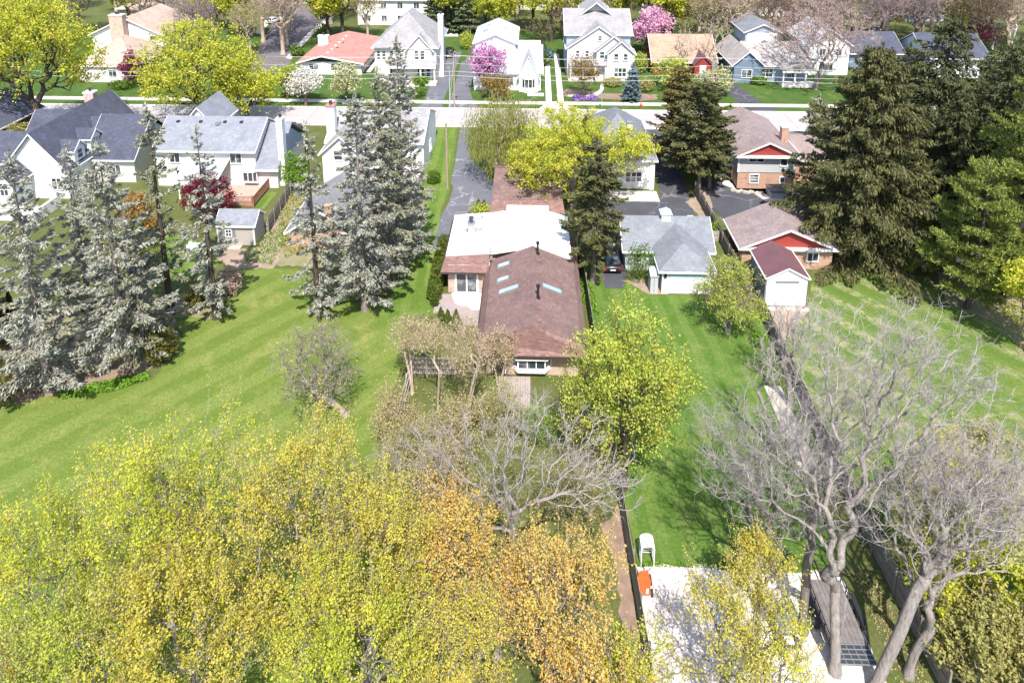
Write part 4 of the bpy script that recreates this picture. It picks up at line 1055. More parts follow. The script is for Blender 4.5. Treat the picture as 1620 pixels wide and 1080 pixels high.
def house_three_gables():
    h = thing('three_gable_house', 'big pale grey two-storey house with three stepped white-trimmed gables', 'house', (12, 128, 0))
    wall_block(h, 6.2, 18.0, 125.5, 138, 0, 8.0, 'w_bluegrey')
    roof_gable(h, 6.0, 18.2, 125.5, 138, 8.0, 11.4, 'x', 'r_warmgrey', .4, .25)
    wall_block(h, 10.1, 14.2, 131, 138, 11.2, 11.4, 'w_greysid', 'y', 12.4, name='top_gable_wall')
    roof_gable(h, 9.4, 14.6, 130, 138, 10.9, 12.9, 'y', 'r_warmgrey', .3, .2, name='top_gable_roof')
    wall_block(h, 6.4, 17.6, 123.6, 127, 0, 5.9, 'w_greysid', 'y', 9.7, name='gable_wall')
    roof_gable(h, 6.4, 17.6, 123.6, 131, 5.9, 9.8, 'y', 'r_warmgrey', .45, .3, name='gable_roof')
    wall_block(h, 11.6, 17.8, 122.9, 124.5, 0, 5.6, 'w_greysid', 'y', 8.1, name='gable_wall')
    roof_gable(h, 11.6, 17.8, 122.9, 127.5, 5.6, 8.15, 'y', 'r_warmgrey', .4, .3, name='gable_roof')
    wall_block(h, 13.6, 18.3, 122.2, 124.5, 0, 5.3, 'w_greysid', 'y', 7.3, name='gable_wall')
    roof_gable(h, 13.6, 18.3, 122.2, 126, 5.3, 7.4, 'y', 'r_warmgrey', .4, .3, name='gable_roof')
    for x in (15.1, 16.8): window(h, 'S', 122.2, x, 3.9, .72, 1.2, 1, 2, fr=.14)
    window(h, 'S', 122.9, 12.6, 4.1, .75, 1.2, 1, 2, fr=.14); window(h, 'S', 123.6, 9.9, 4.2, .62, 1.1, 1, 2, fr=.14); window(h, 'S', 123.6, 8.2, 4.2, .62, 1.1, 1, 2, fr=.14)
    window(h, 'S', 123.6, 12.2, 7.3, .65, .75, 1, 2, fr=.14)
    window(h, 'S', 122.2, 15.9, .8, 2.1, 1.6, 3, 2, fr=.16)
    MB().prism([(121.6, 2.9), (123.59, 3.6), (123.59, 3.75), (121.6, 3.05)], 'x', 6.5, 13.5).build('porch_roof', 'r_warmgrey', h)
    for x in (6.7, 9.0, 11.2, 13.1): MB().box(x, x+.28, 121.75, 122.03, .3, 2.9).build('porch_column', 'white', h)
    MB().box(6.5, 13.5, 121.6, 123.58, 0, .3).build('porch_floor', 'concrete', h)
    door(h, 'S', 123.6, 10.6, .3, 1.1, 2.2, 'trim_dark'); window(h, 'S', 123.6, 8.2, .9, 1.4, 1.5, 2, 1); window(h, 'S', 123.6, 12.4, .9, .8, 1.5, 1, 1)
    for x in (6.32, 17.4): MB().box(x, x+.22, 123.5, 123.598, 0, 5.8).build('corner_trim', 'white', h)
    for x in (13.55, 18.2): MB().box(x, x+.18, 122.1, 122.198, 0, 5.2).build('corner_trim', 'white', h)
    slab('front_path', spline(px((905,150),(930,151),(948,143),(950,134),(955,133),(953,145),(935,155),(900,153))), 0, .04, 'concrete')
house_three_gables()

def house_orange_roof():
    h = thing('tan_roof_house', 'single-storey house with broad orange-tan roof and small red porch gable', 'house', (28.5, 130, 0))
    wall_block(h, 22.6, 34.2, 126.6, 136, 0, 2.7, 'w_red')
    roof_gable(h, 22.6, 34.2, 126.6, 137, 2.7, 6.4, 'x', 'r_orange', .5, .4)
    wall_block(h, 30.0, 33.0, 124.8, 127.5, 0, 2.5, 'w_red', 'y', 4.0, name='porch_wall')
    roof_gable(h, 30.0, 33.0, 124.8, 129, 2.5, 4.1, 'y', 'r_maroon', .3, .3, trim=None, name='porch_roof')
    door(h, 'S', 124.8, 31.5, .1, 1.0, 2.1, 'white'); window(h, 'S', 126.6, 24.6, 1.0, 1.6, 1.2, 2, 1); window(h, 'S', 126.6, 28.0, 1.0, 1.6, 1.2, 2, 1)
house_orange_roof()

def house_blue():
    h = thing('blue_house', 'slate-blue house with taupe roofs, white-columned porch and pale upper storey', 'house', (42, 128, 0))
    wall_block(h, 36.3, 41.2, 121.6, 134, 0, 3.7, 'w_blue', 'y', 5.6)
    roof_gable(h, 36.3, 41.2, 121.6, 134, 3.7, 5.9, 'y', 'r_taupe', .5, .4)
    wall_block(h, 39.4, 50, 122.6, 134, 0, 3.2, 'w_bluegrey', name='side_wall')
    roof_gable(h, 39.4, 50.5, 122.6, 134, 3.2, 6.0, 'x', 'r_taupe', .5, .3, name='side_roof')
    wall_block(h, 40.0, 46.4, 128.5, 136, 3, 7.9, 'w_bluegrey', 'y', 9.2, name='upper_wall')
    roof_gable(h, 40.0, 46.4, 128.5, 138, 7.9, 9.3, 'y', 'r_greydark', .4, .4, name='upper_roof')
    MB().box(40.4, 46.0, 128.42, 128.496, 6.2, 7.6).build('white_panel', 'white', h)
    MB().prism([(44.2, 2.9), (50.4, 2.9), (50.4, 3.1), (47.3, 4.4), (44.2, 3.1)], 'y', 119.2, 122.58).build('porch_roof', 'r_taupe', h)
    MB().box(44.1, 50.5, 119.05, 119.19, 2.75, 3.0).build('fascia', 'white', h)
    for x in (44.3, 46.3, 48.2, 50.0): MB().box(x, x+.22, 119.3, 119.52, .3, 2.9).build('porch_column', 'white', h)
    MB().box(44.2, 50.4, 119.2, 122.58, 0, .3).build('porch_floor', 'concrete', h)
    r = MB().box(44.3, 50.2, 119.3, 119.36, 1.05, 1.13)
    for k in range(30): r.box(44.5+k*.19, 44.54+k*.19, 119.31, 119.35, .3, 1.05)
    r.build('porch_railing', 'white', h)
    window(h, 'S', 121.6, 38.6, 1.1, 1.7, 1.4, 2, 1); window(h, 'S', 122.6, 42.6, .9, 1.9, 1.5, 3, 2); window(h, 'S', 122.6, 47, .9, 1.6, 1.4, 2, 1)
house_blue()

def house_behind_pink():
    h = thing('white_gable_house', 'tall white gabled house showing through the bare pinkish tree', 'house', (55, 134, 0))
    wall_block(h, 51.5, 59, 127, 138, 0, 6.0, 'w_white', 'y', 8.6)
    roof_gable(h, 51.5, 59, 127, 138, 6.0, 8.7, 'y', 'r_lightgrey', .4)
    window(h, 'S', 127, 54, 3.8, 1.0, 1.3); window(h, 'S', 127, 57, 3.8, 1.0, 1.3); window(h, 'S', 127, 55.2, .9, 1.8, 1.4, 3, 1)
    h = thing('dark_roof_house', 'pale house with dark slate roof behind the tallest spruce at far right', 'house', (78, 132, 0))
    wall_block(h, 73, 84, 126, 137, 0, 4.0, 'w_paleblue', 'x', 7)
    roof_gable(h, 73, 84, 126, 137, 4.0, 7.1, 'x', 'r_slate', .5)
    window(h, 'S', 126, 76, 1.2, 1.5, 1.4); window(h, 'S', 126, 80.5, 1.2, 1.5, 1.4)
    h = thing('dark_roof_house', 'low house with dark roof between the pink tree and the spruces', 'house', (66, 136, 0))
    wall_block(h, 61, 71, 131, 141, 0, 3.4, 'w_blue', 'x', 6)
    roof_gable(h, 61, 71, 131, 141, 3.4, 6.2, 'x', 'r_slate', .5)
    window(h, 'S', 131, 64, 1.0, 1.5, 1.3); window(h, 'S', 131, 68, 1.0, 1.5, 1.3)
house_behind_pink()

def house_tan():
    h = thing('tan_roof_house', 'white house with tan roofs and broad pale chimney between two yellow-green street trees', 'house', (-78, 128, 0))
    wall_block(h, -82.5, -74.2, 118.5, 128, 0, 3.0, 'w_stucco')
    roof_hip(h, -82.5, -72.0, 118.5, 131, 3.0, 7.2, 'y', 'r_tan', .4, inset=6)
    wall_block(h, -86, -72.2, 129, 142, 0, 6.4, 'w_white', 'y', 9.4, name='upper_wall')
    roof_gable(h, -86, -72.2, 129, 142, 6.4, 9.6, 'y', 'r_tan', .6, .5, name='upper_roof')
    window(h, 'E', -72.2, 133, 4.6, 1.6, 1.4); window(h, 'S', 129, -74, 5.2, 1.2, .8); window(h, 'S', 118.5, -76.2, 1, 1.4, 1.3)
    chimney(h, -81.2, -78.6, 127.2, 128.6, 0, 10.4, 'b_tan', 'concrete', 2)
    h = thing('flat_eaves_house', 'long low house with pale tan roof at the top edge left of centre', 'house', (-94, 172, 0))
    wall_block(h, -104, -86, 168, 180, 0, 3, 'b_tan')
    roof_hip(h, -104, -86, 168, 180, 3.0, 5.8, 'x', 'r_tan', .8)
    window(h, 'S', 168, -97, 1, 2, 1.2, 3); window(h, 'S', 168, -91, 1, 2, 1.2, 3)
house_tan()

def houses_far():
    h = thing('white_back_house', 'white two-storey house with dark windows in the shade behind the tall grey-roofed house', 'house', (-38, 168, 0))
    wall_block(h, -43, -24.5, 165, 178, 0, 6.4, 'w_white', 'x', 9.4)
    roof_gable(h, -43, -24.5, 165, 178, 6.4, 9.5, 'x', 'r_grey', .5)
    for x in (-40.5, -36.5, -32.5, -28.5):
        window(h, 'S', 165, x, 4.2, 1.3, 1.4); window(h, 'S', 165, x, 1.0, 1.3, 1.4)
    specs = [(38, 186, 16, 12, 3.2, 6.2, 'w_greysid', 'r_warmgrey', 'grey-roofed low house beyond the bare brown trees right of centre'),
             (66, 184, 15, 11, 3.4, 6.6, 'w_white', 'r_greydark', 'white house with cool grey roof far behind the pink tree'),
             (4, 190, 15, 12, 5.4, 8.4, 'w_cream', 'r_taupe', 'cream two-storey house far behind the three-gable house'),
             (-70, 196, 15, 12, 3.2, 6.2, 'w_white', 'r_warmgrey', 'far white house with grey roof left of the side street'),
             (100, 178, 14, 11, 3.4, 6.4, 'w_bluegrey', 'r_slate', 'far blue-grey house with slate roof at top right')]
    for x, y, a, b, ze, zr, wm, rm, lab in specs:
        h = thing('distant_house', lab, 'house', (x, y, 0))
        wall_block(h, x-a/2, x+a/2, y-b/2, y+b/2, 0, ze, wm, 'x', zr)
        roof_gable(h, x-a/2, x+a/2, y-b/2, y+b/2, ze, zr+.1, 'x', rm, .5)
        for k in (-.3, 0, .3): window(h, 'S', y-b/2, x+k*a, 1.0, 1.4, 1.3)
houses_far()

# ------------------------------------------------------------------ fences
def fence(label, p, q, h=1.8, mat='wood_fence', bw=.14, gap=.012, post=2.4, side=1, name='board_fence', low=False):
    p, q = np.array(p[:2], float), np.array(q[:2], float); L = np.linalg.norm(q-p); u = (q-p)/L; nrm = np.array((-u[1], u[0]))*side
    f = thing(name, label, 'fence', (*p, 0))
    n = max(1, round(L/post)); rg = random.Random(int(abs(p[0]*31+p[1]*7)))
    for i in range(n+1):
        c = p+u*L*i/n-nrm*.07; MB().obox(c, u, .05, .05, 0, h+.05+rg.uniform(-.03, .03)).build('post', mat, f)
    for z in ((.35, h-.35) if h < 1.3 else (.3, h/2, h-.3)):
        MB().obox((p+q)/2-nrm*.045+nrm*.0, u, L/2, .018, z-.045, z+.045).build('rail', mat, f)
    b = MB(); m = int(L/(bw+gap))
    for i in range(m):
        c = p+u*(i+.5)*L/m+nrm*rg.uniform(-.004, .006); b.obox(c, u, bw/2, .01, .03, h+rg.uniform(-.025, .02))
    o = b.build('fence_boards', mat, f); o['kind'] = 'stuff'
    return f
fence('long grey board fence from the orange chipper back to the brown house', (5.95, 24.5), (5.25, 50.5), 1.75)
fence('grey board fence close beside the brown house roof and dark cedar', (5.2, 50.6), (4.85, 66.0), 1.75)
fence('dark board fence between the two right-hand back lawns under the bare tree', (20.45, 56.0), (19.9, 38.4), 1.8, 'wood_grey')
fence('dark grey board fence beside the flatbed trailer and bare trees', (19.9, 38.3), (20.1, 26.0), 1.8, 'wood_grey')
fence('brown board fence between the two dark driveways', (19.75, 78.0), (20.1, 57.0), 1.6, 'wood_grey')
fence('low wooden bin enclosure beside the grey-roofed garage', (18.1, 67.3), (19.7, 67.3), 1.2, 'wood_pale')
fence('weathered grey board fence beside the greige shed', (-28.45, 67.3), (-29.2, 78.2), 1.8, 'wood_grey')
fence('short pale picket fence joining the greige shed', (-29.55, 67.9), (-28.5, 67.7), 1.2, 'wood_pale', .08, .07)
fence('short dark fence at the right of the tallest grey spruce', (-13.6, 80.8), (-14.6, 72.4), 1.6, 'wood_grey')

def garden_enclosure():
    f = thing('rail_fence', 'weathered pinkish rail fence of the garden enclosure behind the tan birches', 'fence', (-9.2, 46.6, 0))
    x0, x1, y = -9.2, -5.9, 46.6
    for i in range(4): MB().box(x0+i*1.1-.05, x0+i*1.1+.05, y-.05, y+.05, 0, 1.8).build('post', 'wood_pale', f)
    for z in (.4, .85, 1.3, 1.72): MB().box(x0-.1, x1+.1, y-.09, y-.052, z-.06, z+.06).build('rail', 'wood_pale', f)
    b = MB()
    for i in range(22): b.box(x0+i*.15+.01, x0+i*.15+.12, y+.052, y+.07, .1, 1.65)
    o = b.build('pickets', 'wood_pale', f); o['kind'] = 'stuff'
    g = thing('rail_fence', 'weathered rail fence running from the garden enclosure towards the camera', 'fence', (-9.3, 42, 0))
    for i in range(5): MB().box(-9.35, -9.25, 38.6+i*1.95, 38.7+i*1.95, 0, 2.0).build('post', 'wood_pale', g)
    for z in (.5, 1.2, 1.92): MB().box(-9.24, -9.2, 38.5, 46.45, z-.06, z+.06).build('rail', 'wood_pale', g)
garden_enclosure()

# ------------------------------------------------------------------ poles, wires, signs
def utility_pole(base, h, label, arm=True):
    o = thing('utility_pole', label, 'utility pole', base, 'wooden utility poles')
    b = np.array(base[:2]); x, y = b
    MB().bar((x, y, 0), (x, y, h), .16, 10, .11).build('pole_shaft', 'pole_wood', o)
    if arm:
        MB().box(x-1.1, x+1.1, y-.17, y-.12, h-.65, h-.52).build('crossarm', 'pole_wood', o)
        ins = MB()
        for dx in (-1.0, -.4, .4, 1.0): ins.disc((x+dx, y-.145), .05, h-.515, h-.36, 6)
        ins.build('insulators', 'white', o)
        MB().disc((x+.32, y-.1), .19, h-2.0, h-1.1, 12).build('transformer', 'metal', o)
    return o
PY = 107.6
p0 = G(719, 171)
PX = float(p0[0]); PY = float(p0[1])
utility_pole((PX, PY, 0), 9.3, 'wooden utility pole between the two asphalt driveways across the street')
utility_pole((PX-41.5, PY, 0), 9.3, 'wooden utility pole in front of the tan-roofed house at far left')
utility_pole((PX+41.5, PY, 0), 9.3, 'wooden utility pole standing behind the brownish street conifers')
utility_pole((PX+83, PY, 0), 9.3, 'wooden utility pole hidden behind the big dark spruces at right')
utility_pole((-10.4, 78.5, 0), 8.5, 'plain wooden utility pole on the grass strip beside the near driveway', False)
def wire(label, pts, sag=.5, r=.028):
    b = MB()
    for a, c in zip(pts[:-1], pts[1:]):
        a, c = np.array(a, float), np.array(c, float); n = 14; prev = a
        for i in range(1, n+1):
            t = i/n; q = a+(c-a)*t; q[2] -= sag*4*t*(1-t); b.bar(prev, q, r, 4); prev = q
    return tag(b.build('overhead_wire', 'wire'), label, 'wire', 'overhead wires along the street')
xs = [PX-83, PX-41.5, PX, PX+41.5, PX+83, PX+124.5]
for dx, z, s, lab in ((-1.0, 8.95, .5, 'topmost pair overhead wire along the street, on the outer insulators'), (.4, 8.95, .55, 'topmost pair overhead wire along the street, on the inner insulators'),
                      (0, 7.6, .6, 'second overhead wire down along the street'), (.05, 6.3, .7, 'thick third overhead cable along the street'), (-.05, 5.6, .75, 'lowest overhead cable along the street')):
    wire(lab, [(x+(0 if abs(dx) < .2 else dx), PY-.15, z) for x in xs], s, .034 if z < 7 else .026)
wire('thin service wire from the near utility pole to the street pole', [(-10.4, 78.5, 8.3), (PX, PY, 7.9)], .8, .02)
wire('thin service wire from the street pole to the tall grey-roofed house', [(PX, PY, 7.5), (-19, 121, 6.3)], .5, .02)
def lamp_post():
    b = G(712, 173); x, y = b[:2]
    o = thing('street_lamp', 'slim pale green lamp post at the kerb between the two driveways', 'street lamp', b)
    MB().bar((x, y, 0), (x, y, 7.2), .09, 8, .06).build('lamp_shaft', 'lamp_green', o)
    MB().bar((x, y, 7.1), (x, y-1.2, 7.4), .04, 6).build('lamp_arm', 'lamp_green', o)
    MB().box(x-.13, x+.13, y-1.8, y-1.15, 7.34, 7.5).build('lamp_head', 'metal', o)
lamp_post()
def stop_back():
    b = G(199, 192); x, y = b[:2]
    o = thing('road_sign', 'eight-sided road sign seen from its dark back at the near kerb', 'road sign', b)
    MB().box(x-.03, x+.03, y-.03, y+.03, 0, 2.9).build('sign_post', 'metal', o)
    MB().prism([(x+.4*cos(a), 2.5+.4*sin(a)) for a in np.arange(8)*pi/4+pi/8], 'y', y+.031, y+.045).build('sign_plate', 'hood_metal', o)
    b = G(526, 0)
stop_back()
def marker():
    b = G(173, 163); x, y = b[:2]
    o = thing('marker_post', 'small bright red marker on a thin post on the front lawn at far left', 'marker', b)
    MB().box(x-.04, x+.04, y-.04, y+.04, 0, 1.4).build('marker_stake', 'bark_brown', o)
    MB().prism([(x-.25, 1.4), (x+.25, 1.4), (x+.3, 1.9), (x+.1, 2.0), (x, 2.6), (x-.1, 2.0), (x-.3, 1.9)], 'y', y-.05, y+.05).build('marker_plate', 'red_paint', o)
    b = G(952, 171); x, y = b[:2]
    o = thing('street_sign', 'thin pale street sign post on the parkway in front of the three-gable house', 'road sign', b)
    MB().box(x-.03, x+.03, y-.03, y+.03, 0, 2.6).build('sign_post', 'lamp_green', o)
    MB().box(x-.2, x+.2, y-.045, y-.031, 1.9, 2.55).build('sign_plate', 'metal', o)
marker()
def hydrant():
    b = G(1014, 171); x, y = b[:2]
    o = thing('fire_hydrant', 'small red fire hydrant on the parkway by the blue spruce', 'fire hydrant', b)
    MB().disc((x, y), .2, 0, .06, 12).disc((x, y), .13, .061, .62, 12).disc((x, y), .17, .621, .68, 12).disc((x, y), .15, .681, .84, 12, .05).build('hydrant_body', 'red_paint', o)
    MB().bar((x-.27, y, .48), (x+.27, y, .48), .06, 8).build('hose_outlet', 'red_paint', o)
    MB().bar((x, y-.25, .45), (x, y-.1, .45), .08, 8).build('pumper_outlet', 'red_paint', o)
hydrant()

# ------------------------------------------------------------------ vehicles
def car(label, loc, rz, paint, kind='suv'):
    """car built about its own origin, nose towards +Y, then turned; body, cabin, glass, four wheels, lamps"""
    L, W = (4.7, 1.86) if kind == 'suv' else (4.6, 1.8) if kind == 'sedan' else (5.6, 1.95)
    Hb, Ht = (1.0, 1.68) if kind == 'suv' else (.88, 1.43) if kind == 'sedan' else (1.05, 1.8)
    o = thing('parked_car' if kind != 'pickup' else 'pickup_truck', label, 'car' if kind != 'pickup' else 'pickup truck', (0, 0, 0))
    l = L/2
    lower = [(-l+.03, .35), (-l, .6), (-l+.06, Hb-.05), (-l+.3, Hb), (l-1.35, Hb), (l-.35, Hb-.14), (l-.05, Hb-.32), (l, .5), (l-.08, .3)]
    # body: profile across three widths so the sides tuck in
    def loft(prof, ws):
        m = MB(); n = len(prof); vs = []
        for wx, zs in ws: vs += [(wx, y, z) for y, z in prof]
        k = len(ws); fs = [tuple(range(n))[::-1], tuple(range(n*(k-1), n*k))]
        for j in range(k-1):
            fs += [(j*n+i, j*n+(i+1) % n, (j+1)*n+(i+1) % n, (j+1)*n+i) for i in range(n)]
        return m.add(vs, fs)
    loft(lower, [(-W/2, 0), (W/2, 0)]).build('car_body', paint, o, True, .07)
    if kind == 'suv': cab = [(-l+.12, Hb), (-l+.32, Ht-.12), (-l+.6, Ht), (.3, Ht), (.75, Ht-.1), (l-1.4, Hb)]
    elif kind == 'sedan': cab = [(-l+.55, Hb), (-l+1.25, Ht-.04), (-.4, Ht), (.3, Ht-.02), (l-1.35, Hb)]
    else: cab = [(-.5, Hb), (-.4, Ht-.03), (.6, Ht), (.9, Ht-.08), (l-1.5, Hb)]
    m = MB(); n = len(cab); vs = []
    for s in (-1, 1): vs += [(s*(W/2-.06-.2*(z-Hb)/(Ht-Hb)), y, z) for y, z in cab]
    m.add(vs, [tuple(range(n))[::-1], tuple(range(n, 2*n))]+[(i, (i+1) % n, (i+1) % n+n, i+n) for i in range(n)])
    cabin = m.build('cabin', paint, o, True, .04)
    # glass set 5 mm proud of the cabin
    def lerp(a, b, t): return a[0]+(b[0]-a[0])*t, a[1]+(b[1]-a[1])*t
    def pane(y0, z0, y1, z1, nm, off=.006):
        w0 = W/2-.06-.2*(z0-Hb)/(Ht-Hb)-.1; w1 = W/2-.06-.2*(z1-Hb)/(Ht-Hb)-.1
        d = np.array((z1-z0, -(y1-y0))); d = d/np.linalg.norm(d)*off
        if nm == 'rear_window': d = -d if d[0] > 0 else d
        elif d[0] < 0: d = -d
        MB().add([(-w0, y0, z0), (w0, y0, z0), (w1, y1, z1), (-w1, y1, z1)]+[(x, y+d[0]*2, z+abs(d[1])*2) for x, y, z in ((-w0, y0, z0), (w0, y0, z0), (w1, y1, z1), (-w1, y1, z1))],
                 [(0,1,2,3),(4,7,6,5),(0,4,5,1),(1,5,6,2),(2,6,7,3),(3,7,4,0)]).build(nm, 'glass', o)
    a, b = cab[-1], cab[-2]
    p, q = lerp(a, b, .1), lerp(a, b, .92); pane(*p, *q, 'windscreen')
    a, b = cab[0], cab[1]
    p, q = lerp(a, b, .15), lerp(a, b, .92); pane(*p, *q, 'rear_window')
    for s in (-1, 1):
        za, zb = Hb+.06, Ht-.14; ya, yb = cab[0][0]+.35, cab[-1][0]-.35
        wa, wb = W/2-.06-.2*(za-Hb)/(Ht-Hb), W/2-.06-.2*(zb-Hb)/(Ht-Hb)
        MB().add([(s*(wa+.006), ya, za), (s*(wa+.006), yb, za), (s*(wb+.006), yb-.4, zb), (s*(wb+.006), ya+.25, zb), (s*(wa-.02), ya, za), (s*(wa-.02), yb, za), (s*(wb-.02), yb-.4, zb), (s*(wb-.02), ya+.25, zb)],
                 [(0,1,2,3),(4,7,6,5),(0,4,5,1),(1,5,6,2),(2,6,7,3),(3,7,4,0)]).build('side_window', 'glass', o)
        for y in (-l+.85, l-.9):
            wh = MB().bar((s*(W/2-.2), y, .33), (s*(W/2+.02), y, .33), .34, 14).build('wheel', 'rubber', o)
            MB().bar((s*(W/2+.005), y, .33), (s*(W/2+.03), y, .33), .21, 10).build('rim', 'rim', wh)
        MB().box(s*(W/2-.28)-.17, s*(W/2-.28)+.17, l-.13, l-.02, .58, .72).build('headlight', 'headlight', o)
        MB().box(s*(W/2-.2)-.12, s*(W/2-.2)+.12, -l-.015, -l+.05, .62, .85).build('tail_light', 'taillight', o)
        MB().box(s*(W/2+.1)-.08, s*(W/2+.1)+.08, l-1.75, l-1.6, Hb-.02, Hb+.13).build('wing_mirror', paint, o)
    MB().box(-.26, .26, -l-.02, -l+.02, .5, .61).build('number_plate', 'white', o)
    if kind == 'pickup':
        MB().box(-W/2+.1, W/2-.1, -l+.15, -.6, Hb+.002, Hb+.03).build('bed_floor', 'hood_metal', o)
        for s in (-1, 1): MB().box(s*(W/2-.06)-.05, s*(W/2-.06)+.05, -l+.1, -.55, Hb+.002, Hb+.22).build('bed_side', paint, o)
    o.location = tuple(float(x) for x in loc); o.rotation_euler = (0, 0, rz)
    return o
car('black sport utility car parked nose-in on the driveway of the tall grey-roofed house', (-17.3, 138.2, .02), 0, 'car_black', 'suv')
car('bright blue car parked in the shade at the left of the three-gable house', (2.9, 138.0, .02), .15, 'car_blue', 'sedan')
b = G(458, 214); car('dark pickup truck parked beside the blue-grey roofed house', (b[0], b[1], .01), -.05, 'car_black', 'pickup')
b = G(440, 36); car('white car parked on the side street at top left', (b[0]-1.2, b[1], .01), -.35, 'car_white', 'sedan')
b = G(513, 27); car('dark maroon car parked far up the side street', (b[0], b[1], .01), -.35, 'car_maroon', 'sedan')
car('dark car parked in the shade of the cedar beside the grey-roofed garage', (7.9, 63.0, .02), .0, 'car_black', 'sedan')

def wheel(parent, c, r, wd, ax=(1, 0, 0), nm='wheel'):
    c = np.array(c, float); a = np.array(ax, float)
    wv = MB().bar(c-a*wd/2, c+a*wd/2, r, 14).build(nm, 'rubber', parent)
    MB().bar(c-a*(wd/2+.01), c+a*(wd/2+.01), r*.55, 10).build('rim', 'rim', wv)
def chipper():
    b = G(1021, 936); x, y = b[0], b[1]
    o = thing('wood_chipper', 'orange wheeled wood chipper with flared hopper beside the fence on white gravel', 'wood chipper', (x, y, 0))
    # flared hopper
    MB().add([(x-.55,y-.5,.35),(x+.25,y-.5,.35),(x+.2,y+.1,.45),(x-.35,y+.1,.45),(x-.75,y-.35,1.35),(x+.3,y-.35,1.45),(x+.2,y+.45,1.5),(x-.45,y+.45,1.45)],
             [(0,3,2,1),(0,1,5,4),(1,2,6,5),(2,3,7,6),(3,0,4,7),(4,5,6,7)]).build('hopper', 'orange', o)
    MB().add([(x-.62,y-.28,1.362),(x+.2,y-.28,1.455),(x+.12,y+.36,1.5),(x-.36,y+.36,1.46),(x-.2,y,1.0)], [(0,1,4),(1,2,4),(2,3,4),(3,0,4)]).build('hopper_mouth', 'car_maroon', o)
    MB().prism([(x-.05, .5), (x+.12, .5), (x+.12, 1.0), (x-.05, .95)], 'y', y-.512, y-.503).build('hopper_decal', 'white', o)
    MB().box(x-.1, x+.5, y+.12, y+.75, .4, .85).build('engine', 'black_metal', o, bevel=.04)
    MB().bar((x+.2, y+.7, .85), (x+.5, y+1.0, 1.1), .05, 8).build('exhaust', 'metal', o)
    MB().bar((x+.15, y+.75, .5), (x+.1, y+1.9, .35), .035, 6).build('tow_bar', 'black_metal', o)
    wheel(o, (x+.45, y-.25, .26), .26, .16); wheel(o, (x-.45, y+.3, .26), .26, .16)
    wheel(o, (x+.5, y+.6, .2), .2, .14)
    o.scale = (.72, .72, .72)
chipper()
def arbor():
    x, y = 6.72, 32.4
    o = thing('garden_arbor', 'white slatted garden arch standing against the fence at the gravel edge', 'garden arch', (x, y, 0))
    arc = [(x+.55*cos(a), 1.9+.42*sin(a)) for a in np.linspace(0, pi, 13)]
    for yy in (y-.38, y+.38):
        m = MB().bar((x-.55, yy, 0), (x-.55, yy, 1.9), .04, 4).bar((x+.55, yy, 0), (x+.55, yy, 1.9), .04, 4)
        for a, c in zip(arc[:-1], arc[1:]): m.bar((a[0], yy, a[1]), (c[0], yy, c[1]), .04, 4)
        m.build('arch_frame', 'white', o)
    for a in arc: MB().box(a[0]-.032, a[0]+.032, y-.45, y+.45, a[1]+.035, a[1]+.06).build('slat', 'white', o)
    for k in range(7): MB().box(x-.5, x+.5, y+.42, y+.45, .25+k*.25, .31+k*.25).build('slat', 'white', o)
    for s in (-.55, .55):
        for k in range(8): MB().box(x+s-.012, x+s+.012, y-.34, y+.34, .2+k*.22, .28+k*.22).build('slat', 'white', o)
    o.scale = (.66, .9, .64)
arbor()
def cart():
    b = G(1238, 1002); x, y = b[0], b[1]
    o = thing('utility_cart', 'dark utility cart with tilted windscreen parked on gravel at the foot of the bare trees', 'utility cart', (x, y, 0))
    MB().prism([(y-1.2, .35), (y+1.3, .35), (y+1.3, .85), (y+.2, .85), (y-.1, .55), (y-.45, .55), (y-.6, .95), (y-1.1, .8), (y-1.25, .55)], 'x', x-.65, x+.65).build('cart_body', 'car_black', o, bevel=.04)
    MB().box(x-.55, x+.55, y+.25, y+.75, .853, 1.0).build('seat', 'vinyl_dark', o)
    MB().box(x-.55, x+.55, y+.7, y+.82, 1.003, 1.5).build('backrest', 'vinyl_dark', o)
    MB().prism([(y-.62, .96), (y-.57, .96), (y-.12, 1.72), (y-.17, 1.72)], 'x', x-.58, x+.58).build('windscreen', 'glass_blue', o)
    MB().box(x-.3, x+.25, y-1.22, y-.8, .82, .96).build('cool_box', 'white', o)
    for s in (-.6, .6):
        MB().bar((x+s, y-.6, .95), (x+s, y-.15, 1.75), .03, 6).bar((x+s, y-.15, 1.75), (x+s, y+.9, 1.75), .03, 6).bar((x+s, y+.9, 1.75), (x+s, y+.95, .85), .03, 6).build('roll_bar', 'metal', o)
        for yy in (y-.85, y+.85): wheel(o, (x+s*1.08, yy, .3), .3, .22)
    o.scale = (.8, .8, .8)
cart()
